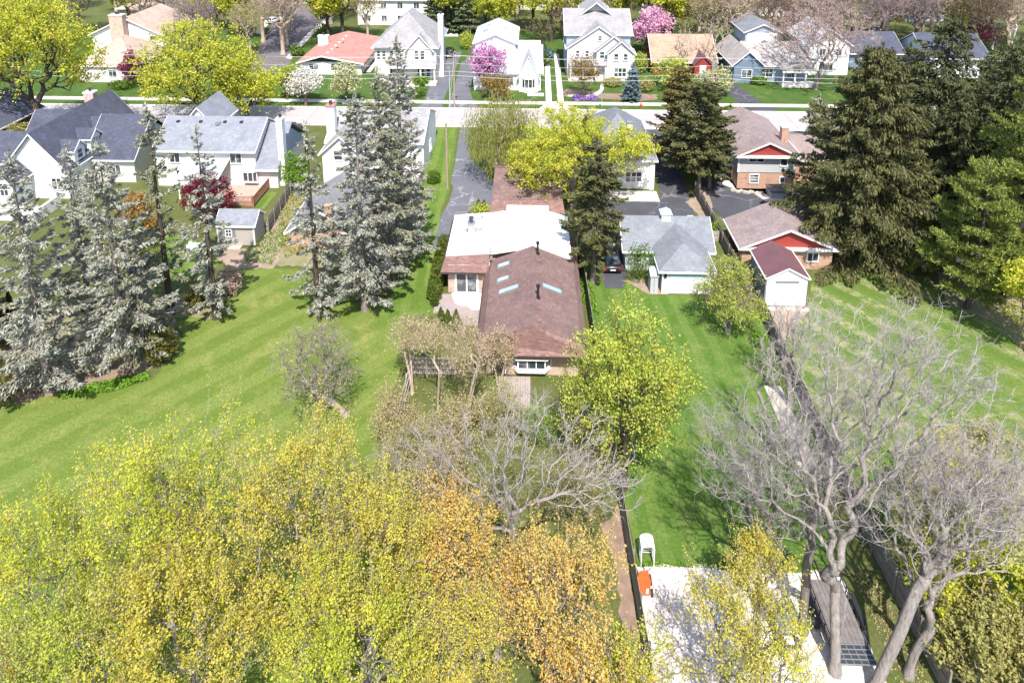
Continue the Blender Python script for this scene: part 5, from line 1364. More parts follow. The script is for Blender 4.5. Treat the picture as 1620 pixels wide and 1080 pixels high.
def trailer():
    x0, x1, y0, y1 = 15.3, 17.15, 28.0, 31.2
    o = thing('flatbed_trailer', 'black-railed utility trailer with grey mesh ramp parked under the bare trees', 'trailer', ((x0+x1)/2, y0, 0))
    for k in range(8): MB().box(x0+k*.231+.006, x0+(k+1)*.231-.006, y0, y1, .52, .56).build('deck_board', 'deck_shade_grey', o)
    MB().box(x0, x1, y0, y1, .4, .518).build('chassis', 'black_metal', o)
    for x in (x0-.03, x1+.03):
        r = MB().bar((x, y0, 1.0), (x, y1, 1.0), .035, 4).bar((x, y0, .75), (x, y1, .75), .025, 4)
        for k in range(6): r.bar((x, y0+k*(y1-y0)/5, .4), (x, y0+k*(y1-y0)/5, 1.0), .03, 4)
        r.build('side_rail', 'black_metal', o)
        s = -1 if x < 16 else 1
        for yy in (29.2, 30.0): wheel(o, (x+s*.2, yy, .33), .33, .2)
        MB().box(x+s*.08, x+s*.34, 28.8, 30.4, .7, .74).build('mudguard', 'black_metal', o)
    # ramp let down at the near end, mesh of bars
    ya, za, yb, zb = 27.95, .55, 26.9, .75
    g = MB()
    for k in range(6): g.bar((x0+k*(x1-x0)/5, ya, za), (x0+k*(x1-x0)/5, yb, zb), .03, 4)
    for k in range(5): t = k/4; g.bar((x0, ya+(yb-ya)*t, za+(zb-za)*t), (x1, ya+(yb-ya)*t, za+(zb-za)*t), .028, 4)
    rp = g.build('ramp_frame', 'metal', o)
    MB().add([(x0+.02,ya,za-.005),(x1-.02,ya,za-.005),(x1-.02,yb,zb-.005),(x0+.02,yb,zb-.005),(x0+.02,ya,za-.02),(x1-.02,ya,za-.02),(x1-.02,yb,zb-.02),(x0+.02,yb,zb-.02)],
             [(0,1,2,3),(4,7,6,5),(0,4,5,1),(1,5,6,2),(2,6,7,3),(3,7,4,0)]).build('ramp_mesh', 'hood_metal', rp)
    MB().bar(((x0+x1)/2, y1, .45), ((x0+x1)/2, y1+1.2, .45), .05, 4).build('drawbar', 'black_metal', o)
trailer()
def small_items():
    b = G(1170, 915); x, y = b[:2]
    o = thing('compost_bin', 'dark plastic bin half hidden by yellow leaves at the edge of the gravel', 'bin', b)
    MB().disc((x, y), .45, 0, .9, 12, .38).build('bin_body', 'vinyl_dark', o); MB().disc((x, y), .42, .905, .98, 12).build('bin_lid', 'vinyl_dark', o)
    for (ix, iy, m, lab) in ((1092, 357, 'plastic_grey', 'pale grey wheeled bin beside the fence between the dark driveways'), (1108, 412, 'plastic_teal', 'teal wheeled bin between garage wall and fence'), (1100, 402, 'plastic_grey', 'grey wheeled bin behind the teal bin by the garage')):
        p = G(ix, iy); x, y = p[:2]
        o = thing('wheelie_bin', lab, 'bin', p, 'wheeled bins by the garages')
        MB().add([(x-.24,y-.24,.08),(x+.24,y-.24,.08),(x+.24,y+.24,.08),(x-.24,y+.24,.08),(x-.31,y-.34,1.0),(x+.31,y-.34,1.0),(x+.31,y+.34,1.0),(x-.31,y+.34,1.0)],
                 [(0,3,2,1),(4,5,6,7),(0,1,5,4),(1,2,6,5),(2,3,7,6),(3,0,4,7)]).build('bin_body', m, o)
        MB().prism([(y-.4, 1.003), (y+.36, 1.003), (y+.36, 1.07), (y-.38, 1.05)], 'x', x-.34, x+.34).build('bin_lid', m, o)
        for s in (-.22, .22): wheel(o, (x+s, y+.26, .1), .1, .06)
    p = G(1150, 428); x, y = p[:2]
    o = thing('tub', 'small bright blue tub seen through the round tree by the garage', 'tub', (x, y, 0))
    MB().disc((x, y), .26, 0, .45, 14, .34).build('tub_body', 'plastic_blue', o); MB().disc((x, y), .36, .451, .49, 14).build('tub_rim', 'plastic_blue', o)
    p = G(305, 392); x, y = p[:2]
    o = thing('tarpaulin', 'crumpled pale blue and white tarpaulin lying on the lawn near the greige shed', 'tarpaulin', p)
    rg = random.Random(8); vs = []; n = 7
    for i in range(n):
        for j in range(n): vs.append((x-.7+i*.23, y-.5+j*.2, .03+rg.random()*.3))
    MB().add(vs, [(i*n+j, (i+1)*n+j, (i+1)*n+j+1, i*n+j+1) for i in range(n-1) for j in range(n-1)]).build('tarpaulin_sheet', 'trim_blue', o)
    p = G(703, 52); x, y = p[:2]
    o = thing('barbecue', 'black kettle barbecue on the terrace behind the tall grey-roofed house', 'barbecue', p)
    MB().disc((x, y), .3, .55, .8, 12, .42).disc((x, y), .42, .805, 1.05, 12, .15).build('kettle', 'car_black', o)
    for a in (0, 2.1, 4.2): MB().bar((x+.25*cos(a), y+.25*sin(a), 0), (x+.15*cos(a), y+.15*sin(a), .6), .025, 5).build('leg', 'metal', o)
    for k, (dx, lab) in enumerate(((1.3, 'grey garden armchair nearest the barbecue on the far terrace'), (2.6, 'grey garden armchair farther right from the barbecue on the far terrace'))):
        o = thing('garden_chair', lab, 'garden chair', (x+dx, y, 0), 'chairs on the far terrace')
        MB().box(x+dx-.4, x+dx+.4, y-.4, y+.4, .35, .5).build('seat', 'wood_grey', o); MB().box(x+dx-.4, x+dx+.4, y+.4, y+.5, .3, 1.0).build('backrest', 'wood_grey', o)
        for sx in (-.36, .36):
            for sy in (-.36, .36): MB().box(x+dx+sx-.03, x+dx+sx+.03, y+sy-.03, y+sy+.03, 0, .345).build('leg', 'wood_grey', o)
    p = G(303, 14); x, y = p[:2]
    o = thing('canopy_tent', 'bright blue canopy tent between the trees at the top left', 'tent', p)
    MB().add([(x-1.5,y-1.5,2.2),(x+1.5,y-1.5,2.2),(x+1.5,y+1.5,2.2),(x-1.5,y+1.5,2.2),(x,y,3.2),(x-1.5,y-1.5,1.9),(x+1.5,y-1.5,1.9),(x+1.5,y+1.5,1.9),(x-1.5,y+1.5,1.9)],
             [(0,1,4),(1,2,4),(2,3,4),(3,0,4),(0,5,6,1),(1,6,7,2),(2,7,8,3),(3,8,5,0)]).build('tent_top', 'blue_tarp', o)
    for sx in (-1.45, 1.45):
        for sy in (-1.45, 1.45): MB().box(x+sx-.03, x+sx+.03, y+sy-.03, y+sy+.03, 0, 2.0).build('tent_pole', 'metal', o)
    slab('patio', px((685,58),(725,58),(725,46),(685,46)), 0, .04, 'concrete')
small_items()

# ------------------------------------------------------------------ plants
def np_mesh(name, V, Q, mat, parent, smooth=False):
    """quads only, straight from arrays; V is relative to the parent's base"""
    me = bpy.data.meshes.new(name)
    V = np.ascontiguousarray(V, dtype=np.float32); Q = np.ascontiguousarray(Q, dtype=np.int32)
    me.vertices.add(len(V)); me.vertices.foreach_set('co', V.ravel())
    me.loops.add(Q.size); me.loops.foreach_set('vertex_index', Q.ravel())
    me.polygons.add(len(Q)); me.polygons.foreach_set('loop_start', np.arange(0, Q.size, 4, dtype=np.int32))
    me.update(calc_edges=True)
    if smooth: me.shade_smooth()
    me.materials.append(MAT[mat])
    o = bpy.data.objects.new(name, me); COL.objects.link(o)
    o.parent = parent
    return o
def tubes(A, B, ra, rb, sides):
    A = np.asarray(A, float); B = np.asarray(B, float); d = B-A; L = np.linalg.norm(d, axis=1, keepdims=True); L[L < 1e-6] = 1e-6; d = d/L
    ref = np.where(np.abs(d[:, 2:3]) < .9, np.array([[0, 0, 1.]]), np.array([[1., 0, 0]]))
    a = np.cross(d, ref); a /= np.linalg.norm(a, axis=1, keepdims=True); b = np.cross(d, a)
    t = 2*pi*np.arange(sides)/sides; c, s = np.cos(t), np.sin(t)
    ring = a[:, None, :]*c[None, :, None]+b[:, None, :]*s[None, :, None]
    Va = A[:, None, :]+ring*np.asarray(ra)[:, None, None]; Vb = (B+d*np.asarray(rb)[:, None]*.6)[:, None, :]+ring*np.asarray(rb)[:, None, None]
    V = np.concatenate([Va, Vb], 1).reshape(-1, 3); N = len(A); k = np.arange(sides); k2 = (k+1) % sides
    Q = np.stack([k, k2, k2+sides, k+sides], 1)[None]+(np.arange(N)*2*sides)[:, None, None]
    return V, Q.reshape(-1, 4)
def merge(parts):
    V, Q, o = [], [], 0
    for v, q in parts:
        V.append(v); Q.append(q+o); o += len(v)
    return np.concatenate(V), np.concatenate(Q)
def unit(v): return v/np.maximum(np.linalg.norm(v, axis=-1, keepdims=True), 1e-9)
def leaves(C, D, Nn, l, w, bend=.18):
    """diamond leaves: centre C, long direction D, rough normal Nn, length l, width w (arrays)"""
    D = unit(D); S_ = unit(np.cross(D, Nn)); N2 = np.cross(S_, D)
    l = np.asarray(l)[:, None]; w = np.asarray(w)[:, None]
    V = np.stack([C-D*l/2, C+S_*w/2+N2*w*bend, C+D*l/2, C-S_*w/2+N2*w*bend], 1).reshape(-1, 3)
    Q = np.arange(len(C)*4).reshape(-1, 4)
    return V, Q
NTREE = [0]
def deciduous(label, base, H, crown, n=400, leaf='lf_spring', per=7, size=.2, bark='bark_grey', seed=None, fork=.28, twig=.014, bf=.3, sub=3,
              wig=.16, spread=.2, name='maple_tree', cat='tree', group=None, lean=(0, 0), trunk_r=None, stems=1, hang=0, twigmat=None, pw=.42, expo=2.35, up=.5, leafprob=1.0, nodes=3, aspect=.75, shoots=0, twl=0, twlen=.5, tw2=True, gap=0, shl=(.5, 1.5), szr=(.45, 1.55)):
    """trunk and limbs grown towards points spread through the crown's ellipsoids (dx,dy,z,rx,ry,rz); leaves round the outer twigs"""
    NTREE[0] += 1
    rg = np.random.default_rng(1000+NTREE[0] if seed is None else seed)
    o = thing(name, label, cat, (base[0], base[1], 0), group)
    vol = np.array([e[3]*e[4]*e[5] for e in crown])**.8; vol /= vol.sum()
    k = rg.choice(len(crown), n, p=vol); E = np.array(crown, float)[k]
    u = unit(rg.normal(size=(n, 3))); r = rg.random(n)[:, None]**pw
    T = E[:, :3]+u*r*E[:, 3:6]
    T = T[T[:, 2] > H*.08]; n = len(T)
    zt = H*fork
    N = n*sub+stems*14+10
    P = np.zeros((N, 3)); par = np.full(N, -1); plen = np.zeros(N); dirs = np.zeros((N, 3)); m = 0
    starts = []
    for s in range(stems):
        a = rg.uniform(0, 2*pi); off = np.array((cos(a), sin(a), 0))*(.18*(stems > 1))
        out = off*(3.5*zt/max(zt, 1))
        prev = -1; steps = max(4, min(12, int(zt/.5)))
        ph = rg.uniform(0, 6); 
        for i in range(steps+1):
            t = i/steps
            q = off+np.array((lean[0]*t**1.3, lean[1]*t**1.3, zt*t))+out*t*t+np.array((sin(ph+t*4), cos(ph*1.3+t*5), 0))*.06*zt*.25*t
            if i == 0: q = off*1.0
            P[m] = q; par[m] = prev; plen[m] = 0 if prev < 0 else plen[prev]+np.linalg.norm(q-P[prev])*.55
            dirs[m] = (0, 0, 1) if prev < 0 else unit(q-P[prev]); prev = m; m += 1
        starts.append(prev)
    top = P[starts].mean(0)
    first = starts[0]-1
    T = T[np.argsort(np.linalg.norm(T-top, axis=1)+rg.random(n)*.3)]
    lo = np.zeros(N, bool); lo[:m] = P[:m, 2] < zt*.75
    tipn = []
    for t in T:
        d = np.linalg.norm(P[:m]-t, axis=1)
        cost = d+bf*plen[:m]+np.where(lo[:m], 3.0, 0)+np.maximum(0, P[:m, 2]-t[2])*.6
        j = int(cost.argmin()); dd = d[j]
        if dd < .05: continue
        tgt = unit(t-P[j]); c1 = P[j]+(dirs[j]*.45+tgt*.55)*dd*.45
        pv = j
        for i in range(1, sub+1):
            s = i/sub
            q = (1-s)**2*P[j]+2*s*(1-s)*c1+s*s*t
            if i < sub: q = q+rg.normal(size=3)*wig*dd/sub
            P[m] = q; par[m] = pv; plen[m] = plen[pv]+np.linalg.norm(q-P[pv]); dirs[m] = unit(q-P[pv]); pv = m; m += 1
        tipn.append(pv)
    P, par = P[:m], par[:m]
    tips = np.zeros(m); hasch = np.zeros(m, bool); hasch[par[par >= 0]] = True
    tips[~hasch] = 1
    for i in range(m-1, 0, -1):
        if par[i] >= 0: tips[par[i]] += tips[i]
    rad = twig*np.maximum(tips, 1)**(1/expo)
    if trunk_r:
        rm = rad.max(); kf = max(1, trunk_r/rm); big = np.clip((rad-twig)/(rm-twig+1e-6), 0, 1); rad = rad*(1+(kf-1)*big**1.6)
    # flare at the foot
    idx = np.nonzero(par >= 0)[0]; A, B = P[par[idx]], P[idx]; ra, rb = rad[par[idx]].copy(), rad[idx]
    ra = np.minimum(ra, rb*1.5+.01)
    foot = par[par[idx]] < 0; ra[foot] = rb[foot]*1.45
    big = rb > .05; parts = []
    if big.any(): parts.append(tubes(A[big], B[big], ra[big], rb[big], 7))
    if (~big).any(): parts.append(tubes(A[~big], B[~big], ra[~big], rb[~big], 3))
    V, Q = merge(parts)
    def twiglets():
        ot = np.nonzero((tips <= 4) & (P[:, 2] > H*.1) & (par >= 0))[0]; I = np.repeat(ot, twl); K = len(I)
        f = rg.random(K)[:, None]; S0 = P[par[I]]*f+P[I]*(1-f)
        sd = unit(unit(P[I]-P[par[I]])*.75+rg.normal(size=(K, 3))*.62+np.array((0, 0, .12))); S1 = S0+sd*(twlen*rg.uniform(.4, 1.3, K))[:, None]
        S2 = S1+unit(sd+rg.normal(size=(K, 3))*.45)*(twlen*rg.uniform(.3, .8, K))[:, None]
        if not tw2: return tubes(S0, S1, np.full(K, twig*.6), np.full(K, twig*.25), 3)
        return merge([tubes(S0, S1, np.full(K, twig*.55), np.full(K, twig*.42), 3), tubes(S1, S2, np.full(K, twig*.42), np.full(K, twig*.25), 3)])
    if leaf is None:
        # a bare tree: trunk and limbs, then the twigs as its crown
        bg_ = rb > .028
        V, Q = merge([tubes(A[big], B[big], ra[big], rb[big], 7)]+([tubes(A[bg_ & ~big], B[bg_ & ~big], ra[bg_ & ~big], rb[bg_ & ~big], 4)] if (bg_ & ~big).any() else []))
        np_mesh('trunk', V, Q, bark, o, True)
        fine = [tubes(A[~bg_], B[~bg_], ra[~bg_], rb[~bg_], 3)]
        if twl: fine.append(twiglets())
        V, Q = merge(fine)
        np_mesh('crown', V, Q, twigmat or bark, o, True)
        return o
    wood = [(V, Q)]
    if twl: wood.append(twiglets())
    outer = np.nonzero((tips <= 3) & (P[:, 2] > H*.12))[0]
    outer = outer[rg.random(len(outer)) < leafprob]
    if gap:
        # crowns break up into leafy clumps with bare, see-through places between
        q = P[outer]; a, b_, c_ = rg.uniform(0, 6, 3)
        fld = np.sin(q[:, 0]*1.9+a+np.sin(q[:, 2]*1.1))*np.sin(q[:, 1]*1.7+b_)+np.sin(q[:, 2]*1.8+c_+q[:, 0]*.6)*.6
        outer = outer[fld > gap+rg.normal(size=len(outer))*.25]
    parts = []
    C = np.repeat(P[outer], per, 0); Dp = np.repeat(unit(P[outer]-P[np.maximum(par[outer], 0)]), per, 0)
    C = C+rg.normal(size=C.shape)*spread
    K = len(C)
    if hang:
        C = C+np.stack([rg.normal(size=K)*.1, rg.normal(size=K)*.1, -rg.random(K)*hang], 1)
        C[:, 2] = np.maximum(C[:, 2], .3)
        D = np.stack([rg.normal(size=K)*.2, rg.normal(size=K)*.2, -np.ones(K)], 1); Nn = rg.normal(size=(K, 3))
        V, Q = leaves(C, D, Nn, size*rg.uniform(.8, 2.2, K), size*rg.uniform(.18, .35, K))
    else:
        D = rg.normal(size=(K, 3))+Dp*.5; Nn = rg.normal(size=(K, 3))+np.array((0, 0, up))
        sz = size*rg.uniform(*szr, K); V, Q = leaves(C, D, Nn, sz, sz*aspect)
    parts.append((V, Q))
    if shoots:
        # straight leafy shoots standing out of the crown's upper surface
        tp = np.array(tipn); pick = rg.choice(tp, min(shoots, len(tp)), replace=False)
        cc = np.average(np.array(crown)[:, :3], axis=0, weights=vol)
        S0 = P[pick]; sd = unit(unit(S0-cc)*.55+np.array((0, 0, 1.0))+rg.normal(size=S0.shape)*.12); sl = rg.uniform(*shl, len(pick))
        S1 = S0+sd*sl[:, None]
        wood.append(tubes(S0, S1, np.full(len(pick), .014), np.full(len(pick), .006), 3))
        q = int(14*shl[1]); t = rg.random((len(pick), q)); C = (S0[:, None]+(S1-S0)[:, None]*t[..., None]).reshape(-1, 3)+rg.normal(size=(len(pick)*q, 3))*.07
        K = len(C); sz = size*rg.uniform(.6, 1.15, K); parts.append(leaves(C, rg.normal(size=(K, 3)), rg.normal(size=(K, 3))+np.array((0, 0, up)), sz, sz*aspect))
    V, Q = merge(wood); np_mesh('trunk', V, Q, bark, o, True)
    V, Q = merge(parts)
    np_mesh('crown', V, Q, leaf, o)
    return o

def conifer(label, base, H, R, nd='nd_silver', bark='bark_dark', seed=None, nb=130, dens=26, droop=.25, tipup=.12, hang=.35, tl=.36, tw=.12, p=.85, bare=.12, width=.42, rough=.25,
            name='spruce_tree', group=None, trunk_r=None, up=0.0, sparse=0.0, cat='tree', lean=(0, 0), top_taper=1.0, branch=True):
    """straight trunk, whorls of drooping branches, each carrying flat sprays of needle tufts"""
    NTREE[0] += 1
    rg = np.random.default_rng(3000+NTREE[0] if seed is None else seed)
    o = thing(name, label, cat, (base[0], base[1], 0), group)
    tr = trunk_r or H*.014+.05
    nz = 9; z = np.linspace(0, H, nz+1); X = np.stack([lean[0]*(z/H), lean[1]*(z/H), z], 1)
    rr = tr*(1-z/H*.97); rr[0] *= 1.25
    V, Q = tubes(X[:-1], X[1:], rr[:-1], rr[1:], 8)
    t = np.sort(bare+(1-bare)*rg.random(nb)**.92*.985)
    # gather into loose whorls
    wn = max(6, int(H/.55)); t = .55*t+.45*(np.round(t*wn)/wn); t = np.clip(t, bare, .985)
    az = np.arange(nb)*2.399963+rg.normal(size=nb)*.5
    prof = np.clip((1-t), 0, 1)**p*top_taper; low = np.clip((t-bare)/.10, 0, 1)*.4+.6
    L = R*prof*low*np.clip(1+rg.normal(size=nb)*rough, .45, 1.45)+.18
    keep = rg.random(nb) > sparse
    t, az, L = t[keep], az[keep], L[keep]; nb = len(t)
    O = np.stack([lean[0]*t, lean[1]*t, t*H], 1); out = np.stack([np.cos(az), np.sin(az), np.zeros(nb)], 1); side = np.stack([-np.sin(az), np.cos(az), np.zeros(nb)], 1)
    dr = droop*(1-t*.75)+rg.normal(size=nb)*.06-up*t
    def at(i, s): return O[i]+out[i]*(L[i]*s)[:, None]+np.array((0, 0, 1.))*(L[i]*(-dr[i]*s**1.2+tipup*s**3))[:, None]
    i = np.arange(nb); parts = [(V, Q)]
    if branch:
        for a, b_ in ((0, .4), (.4, .75), (.75, 1)):
            rA = .012+.012*L*(1-a); rB = .012+.012*L*(1-b_)
            parts.append(tubes(at(i, np.full(nb, a)), at(i, np.full(nb, b_)), rA, rB, 3))
    V, Q = merge(parts); np_mesh('trunk', V, Q, bark, o, True)
    cnt = np.maximum(4, (L*dens*(.7+.3*L/R)).astype(int)); I = np.repeat(i, cnt); K = len(I)
    s = .14+.86*rg.random(K)**.62; sg = rg.choice((-1., 1.), K)
    lat = sg*rg.random(K)*width*L[I]*(1.08-s)*.95
    C = at(I, s)+side[I]*lat[:, None]+rg.normal(size=(K, 3))*np.array((.05, .05, .05))
    C[:, 2] -= np.abs(lat)*droop*.8+rg.random(K)*hang*.5
    D = out[I]*rg.uniform(.4, 1.0, K)[:, None]+side[I]*(sg*rg.uniform(.2, .9, K))[:, None]+np.array((0, 0, 1.))*(rg.uniform(-1, .35, K)*(hang*2.2)+tipup*1.2)[:, None]
    # leader
    lt = 22; C = np.concatenate([C, np.stack([lean[0]+rg.normal(size=lt)*.10, lean[1]+rg.normal(size=lt)*.10, H-rg.random(lt)*.9+.25], 1)])
    D = np.concatenate([D, np.stack([rg.normal(size=lt)*.4, rg.normal(size=lt)*.4, np.ones(lt)], 1)]); K = len(C)
    Nn = rg.normal(size=(K, 3))*.7+np.array((0, 0, 1.))
    C[:, 2] = np.maximum(C[:, 2], .12)
    l = tl*rg.uniform(.65, 1.4, K); w_ = tw*rg.uniform(.7, 1.35, K)
    D = unit(D); sd = unit(np.cross(D, Nn)); N2 = np.cross(sd, D)
    hv = rg.random(K) < .12
    a1 = leaves(C, D, Nn, l, w_); a2 = leaves(C[hv], D[hv], (sd+N2*.3)[hv], l[hv]*.9, w_[hv]*.8)
    V, Q = merge([a1, a2]); np_mesh('crown', V, Q, nd, o)
    return o
def pine(label, base, H, R, nd='nd_pine', bark='bark_dark', seed=None, whorls=11, name='pine_tree', group=None, bare=.18, p=.6, tuft=.42, dens=9, tw=.07):
    """soft pine: whorls of level limbs carrying broad plates of long-needled tufts"""
    NTREE[0] += 1
    rg = np.random.default_rng(5000+NTREE[0] if seed is None else seed)
    o = thing(name, label, 'tree', (base[0], base[1], 0), group)
    z = np.linspace(0, H, 10); X = np.stack([np.sin(z*.3)*.12, np.cos(z*.25)*.12-.12, z], 1); rr = (H*.017+.05)*(1-z/H*.95)
    parts = [tubes(X[:-1], X[1:], rr[:-1], rr[1:], 8)]; Cs, Ds = [], []
    for k in range(whorls):
        t = bare+(1-bare)*(k+rg.uniform(-.2, .2))/whorls; nbr = rg.integers(4, 7); a0 = rg.uniform(0, 6)
        for j in range(nbr):
            a = a0+j*2*pi/nbr+rg.normal()*.3; L = R*max(.12, (1-t))**p*rg.uniform(.65, 1.12)
            ou = np.array((cos(a), sin(a), 0)); sd = np.array((-sin(a), cos(a), 0)); o0 = np.array((0, 0, t*H)); rise = rg.uniform(.0, .28)+t*.25
            pt = lambda s: o0+ou*L*s+np.array((0, 0, 1))*L*(rise*s*s-.08*s)
            q = [pt(s) for s in (0, .35, .7, 1)]; r0 = .02+.014*L
            parts.append(tubes(np.array(q[:-1]), np.array(q[1:]), np.array([r0, r0*.7, r0*.45]), np.array([r0*.7, r0*.45, .012]), 4))
            m = int(dens*L*L*.35+8)
            s = .25+.75*rg.random(m)**.7; lat = rg.uniform(-1, 1, m)*L*.34*(1.15-np.abs(s-.65))
            C = np.array([pt(x) for x in s])+sd*lat[:, None]; C[:, 2] += rg.normal(size=m)*.10+.05
            Cs.append(C); Ds.append(np.tile(ou*.5, (m, 1))+sd*(np.sign(lat)*.3)[:, None])
    V, Q = merge(parts); np_mesh('trunk', V, Q, bark, o, True)
    C = np.concatenate(Cs); Dm = np.concatenate(Ds); q = 6
    C = np.repeat(C, q, 0); D = np.repeat(Dm, q, 0)+rg.normal(size=(len(C), 3))*.55+np.array((0, 0, .45)); D = unit(D)
    l = tuft*rg.uniform(.7, 1.3, len(C)); V, Q = leaves(C+D*l[:, None]*.45, D, rg.normal(size=(len(C), 3)), l, np.full(len(C), tw)*rg.uniform(.7, 1.6, len(C)))
    np_mesh('crown', V, Q, nd, o)
    return o
def shrub(label, base, rx, ry, h, leaf='lf_green', n=900, size=.14, upright=0.0, name='shrub', cat='shrub', group=None, box=False, stem='bark_brown', seed=None, cone=False, pw=.3, z0=0.0):
    """foliage filling a mound, column or clipped box, on a few stems"""
    NTREE[0] += 1
    rg = np.random.default_rng(7000+NTREE[0] if seed is None else seed)
    o = thing(name, label, cat, (base[0], base[1], 0), group)
    if box:
        C = rg.uniform(-1, 1, (n, 3)); f = rg.integers(0, 3, n); sgn = rg.choice((-1, 1), n); C[np.arange(n), f] = sgn*rg.uniform(.82, 1.05, n)
        C = C*np.array((rx, ry, h/2))+np.array((0, 0, h/2)); nrm = C-np.array((0, 0, h/2))
    else:
        u = unit(rg.normal(size=(n, 3))); r = rg.random(n)[:, None]**pw; lump = 1+.16*np.sin(u[:, :1]*7+base[0])*np.cos(u[:, 1:2]*6+u[:, 2:3]*5)
        C = u*r*lump*np.array((rx, ry, h/2))+np.array((0, 0, h*.52)); nrm = u
        if cone:
            k = 1-np.clip(C[:, 2]/h, 0, 1)*.75; C[:, :2] *= k[:, None]*1.25
    C[:, 2] = np.maximum(C[:, 2], .05)+z0
    D = rg.normal(size=(n, 3))*(1-upright*.75)+np.array((0, 0, 1.6*upright))+nrm*.3; Nn = nrm*.8+rg.normal(size=(n, 3))*.7
    sz = size*rg.uniform(.6, 1.4, n); V, Q = leaves(C, D, Nn, sz*(1+.8*upright), sz*(.8-.35*upright)); np_mesh('foliage', V, Q, leaf, o)
    m = 7; a = rg.uniform(0, 6.28, m); A = np.stack([np.cos(a)*.08, np.sin(a)*.08, np.zeros(m)], 1); B = np.stack([np.cos(a)*rx*.55, np.sin(a)*ry*.55, np.full(m, h*.72+z0)], 1)
    V, Q = tubes(A, B, np.full(m, .03), np.full(m, .012), 4); np_mesh('stem', V, Q, stem, o)
    return o
def T(label, bx, by, ty, wpx, kind='dec', cb=.3, dx=0, depth=.9, flat=1.0, **k):
    """tree surveyed by its foot, its top row and its crown width in the photograph"""
    b = G(bx, by); H = ZAT(b[0], b[1], ty); R = wpx/2/PPM(b[0], b[1], H*.6)
    if kind == 'con': return conifer(label, b, H, R, **k)
    if kind == 'pine': return pine(label, b, H, R, **k)
    z0 = H*cb; zc = (H+z0)/2; rz = (H-z0)/2
    rg = np.random.default_rng(int(bx*7+by))
    cr = [(dx, 0, zc, R*.8, R*depth*.8, rz*flat)]
    for i in range(7):
        a = i*2*pi/7+rg.uniform(-.3, .3); q = rg.uniform(.42, .6)
        cr.append((dx+cos(a)*R*q, sin(a)*R*q*depth, zc+rz*rg.uniform(-.45, .4), R*.48, R*.48, rz*rg.uniform(.4, .55)))
    cr.append((dx+rg.uniform(-.15, .15)*R, 0, zc+rz*.5, R*.5, R*.5, rz*.5))
    return deciduous(label, b, H, cr, **k)

# ------------------------------------------------------------------ planting: silver spruces and neighbours at left
SP = 'tall silver-grey spruces along the left gardens'
sil = dict(kind='con', nd='nd_silver', bark='bark_grey', nb=125, dens=38, droop=.46, tipup=.30, hang=.46, tl=.35, tw=.12, p=.62, bare=.10, rough=.5, width=.25, group=SP)
T('silver-grey spruce with its skirt down to the mulch bed, nearest the left edge', 78, 618, 240, 145, **{**sil, 'bare': .03, 'nb': 170, 'p': .75})
T('slim silver-grey spruce with long bare trunk behind the frontmost left spruce', 150, 538, 233, 110, **{**sil, 'bare': .26, 'sparse': .12})
T('broad silver-grey spruce with open trunk at the corner of the curved mulch bed', 203, 575, 222, 140, **{**sil, 'bare': .08, 'nb': 165})
T('small silver-grey spruce leaning against the broad one at the curved bed', 232, 578, 380, 85, **{**sil, 'bare': .10, 'nb': 90, 'nd': 'nd_silver2'})
T('tall thin dark-trunked grey spruce rising in front of the slate-roofed house', 271, 496, 168, 98, **{**sil, 'sparse': .25, 'bare': .2, 'nd': 'nd_silver2', 'bark': 'bark_dark', 'rough': .45})
T('thin sparse silver spruce beside the red-leaved maple and the greige shed', 342, 503, 202, 80, **{**sil, 'sparse': .3, 'bare': .06, 'bark': 'bark_dark', 'rough': .45})
T('slender silver spruce standing alone left of the tallest one', 504, 492, 196, 80, **{**sil, 'sparse': .15, 'bare': .05, 'bark': 'bark_dark', 'rough': .4})
T('tallest silver spruce, its tip reaching above the street', 640, 408, 58, 112, **{**sil, 'nb': 240, 'p': .7, 'bare': .04, 'rough': .3})
T('wide silver spruce in front of the tallest one, foot on the lawn', 578, 490, 150, 112, **{**sil, 'nb': 210, 'p': .55, 'bare': .07})
T('grey spruce squeezed between the two tallest on the right', 612, 455, 110, 110, **{**sil, 'nb': 210, 'p': .6, 'nd': 'nd_silver2'})
T('greyish spruce at the far left edge behind the dark columns', -12, 560, 290, 90, **{**sil, 'nd': 'nd_silver2'})
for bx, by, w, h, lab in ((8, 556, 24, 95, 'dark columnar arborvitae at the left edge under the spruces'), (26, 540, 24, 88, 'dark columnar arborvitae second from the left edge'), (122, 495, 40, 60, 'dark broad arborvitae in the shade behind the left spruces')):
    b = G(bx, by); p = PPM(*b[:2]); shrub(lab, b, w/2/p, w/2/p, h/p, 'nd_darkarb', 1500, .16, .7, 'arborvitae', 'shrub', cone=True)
for bx, by, w, h, lab, lf in ((12, 632, 66, 75, 'golden-brown yew bush at the left edge of the mulch bed', 'nd_yew'), (255, 572, 56, 62, 'golden-brown yew at the right corner of the curved mulch bed', 'nd_yew'), (225, 430, 60, 60, 'brownish yew in the shade under the spruces behind the lawn', 'nd_yew'),
                              (318, 485, 44, 40, 'dark green low yew at the foot of the sparse silver spruce', 'nd_yew'), (365, 465, 40, 45, 'grey-brown twiggy bush right of the sparse silver spruce', 'lf_pinkbud')):
    b = G(bx, by); p = PPM(*b[:2]); shrub(lab, b, w/2/p, w/2/p, h/p, lf, 1700, .17, .35, 'yew_bush' if lf == 'nd_yew' else 'shrub')
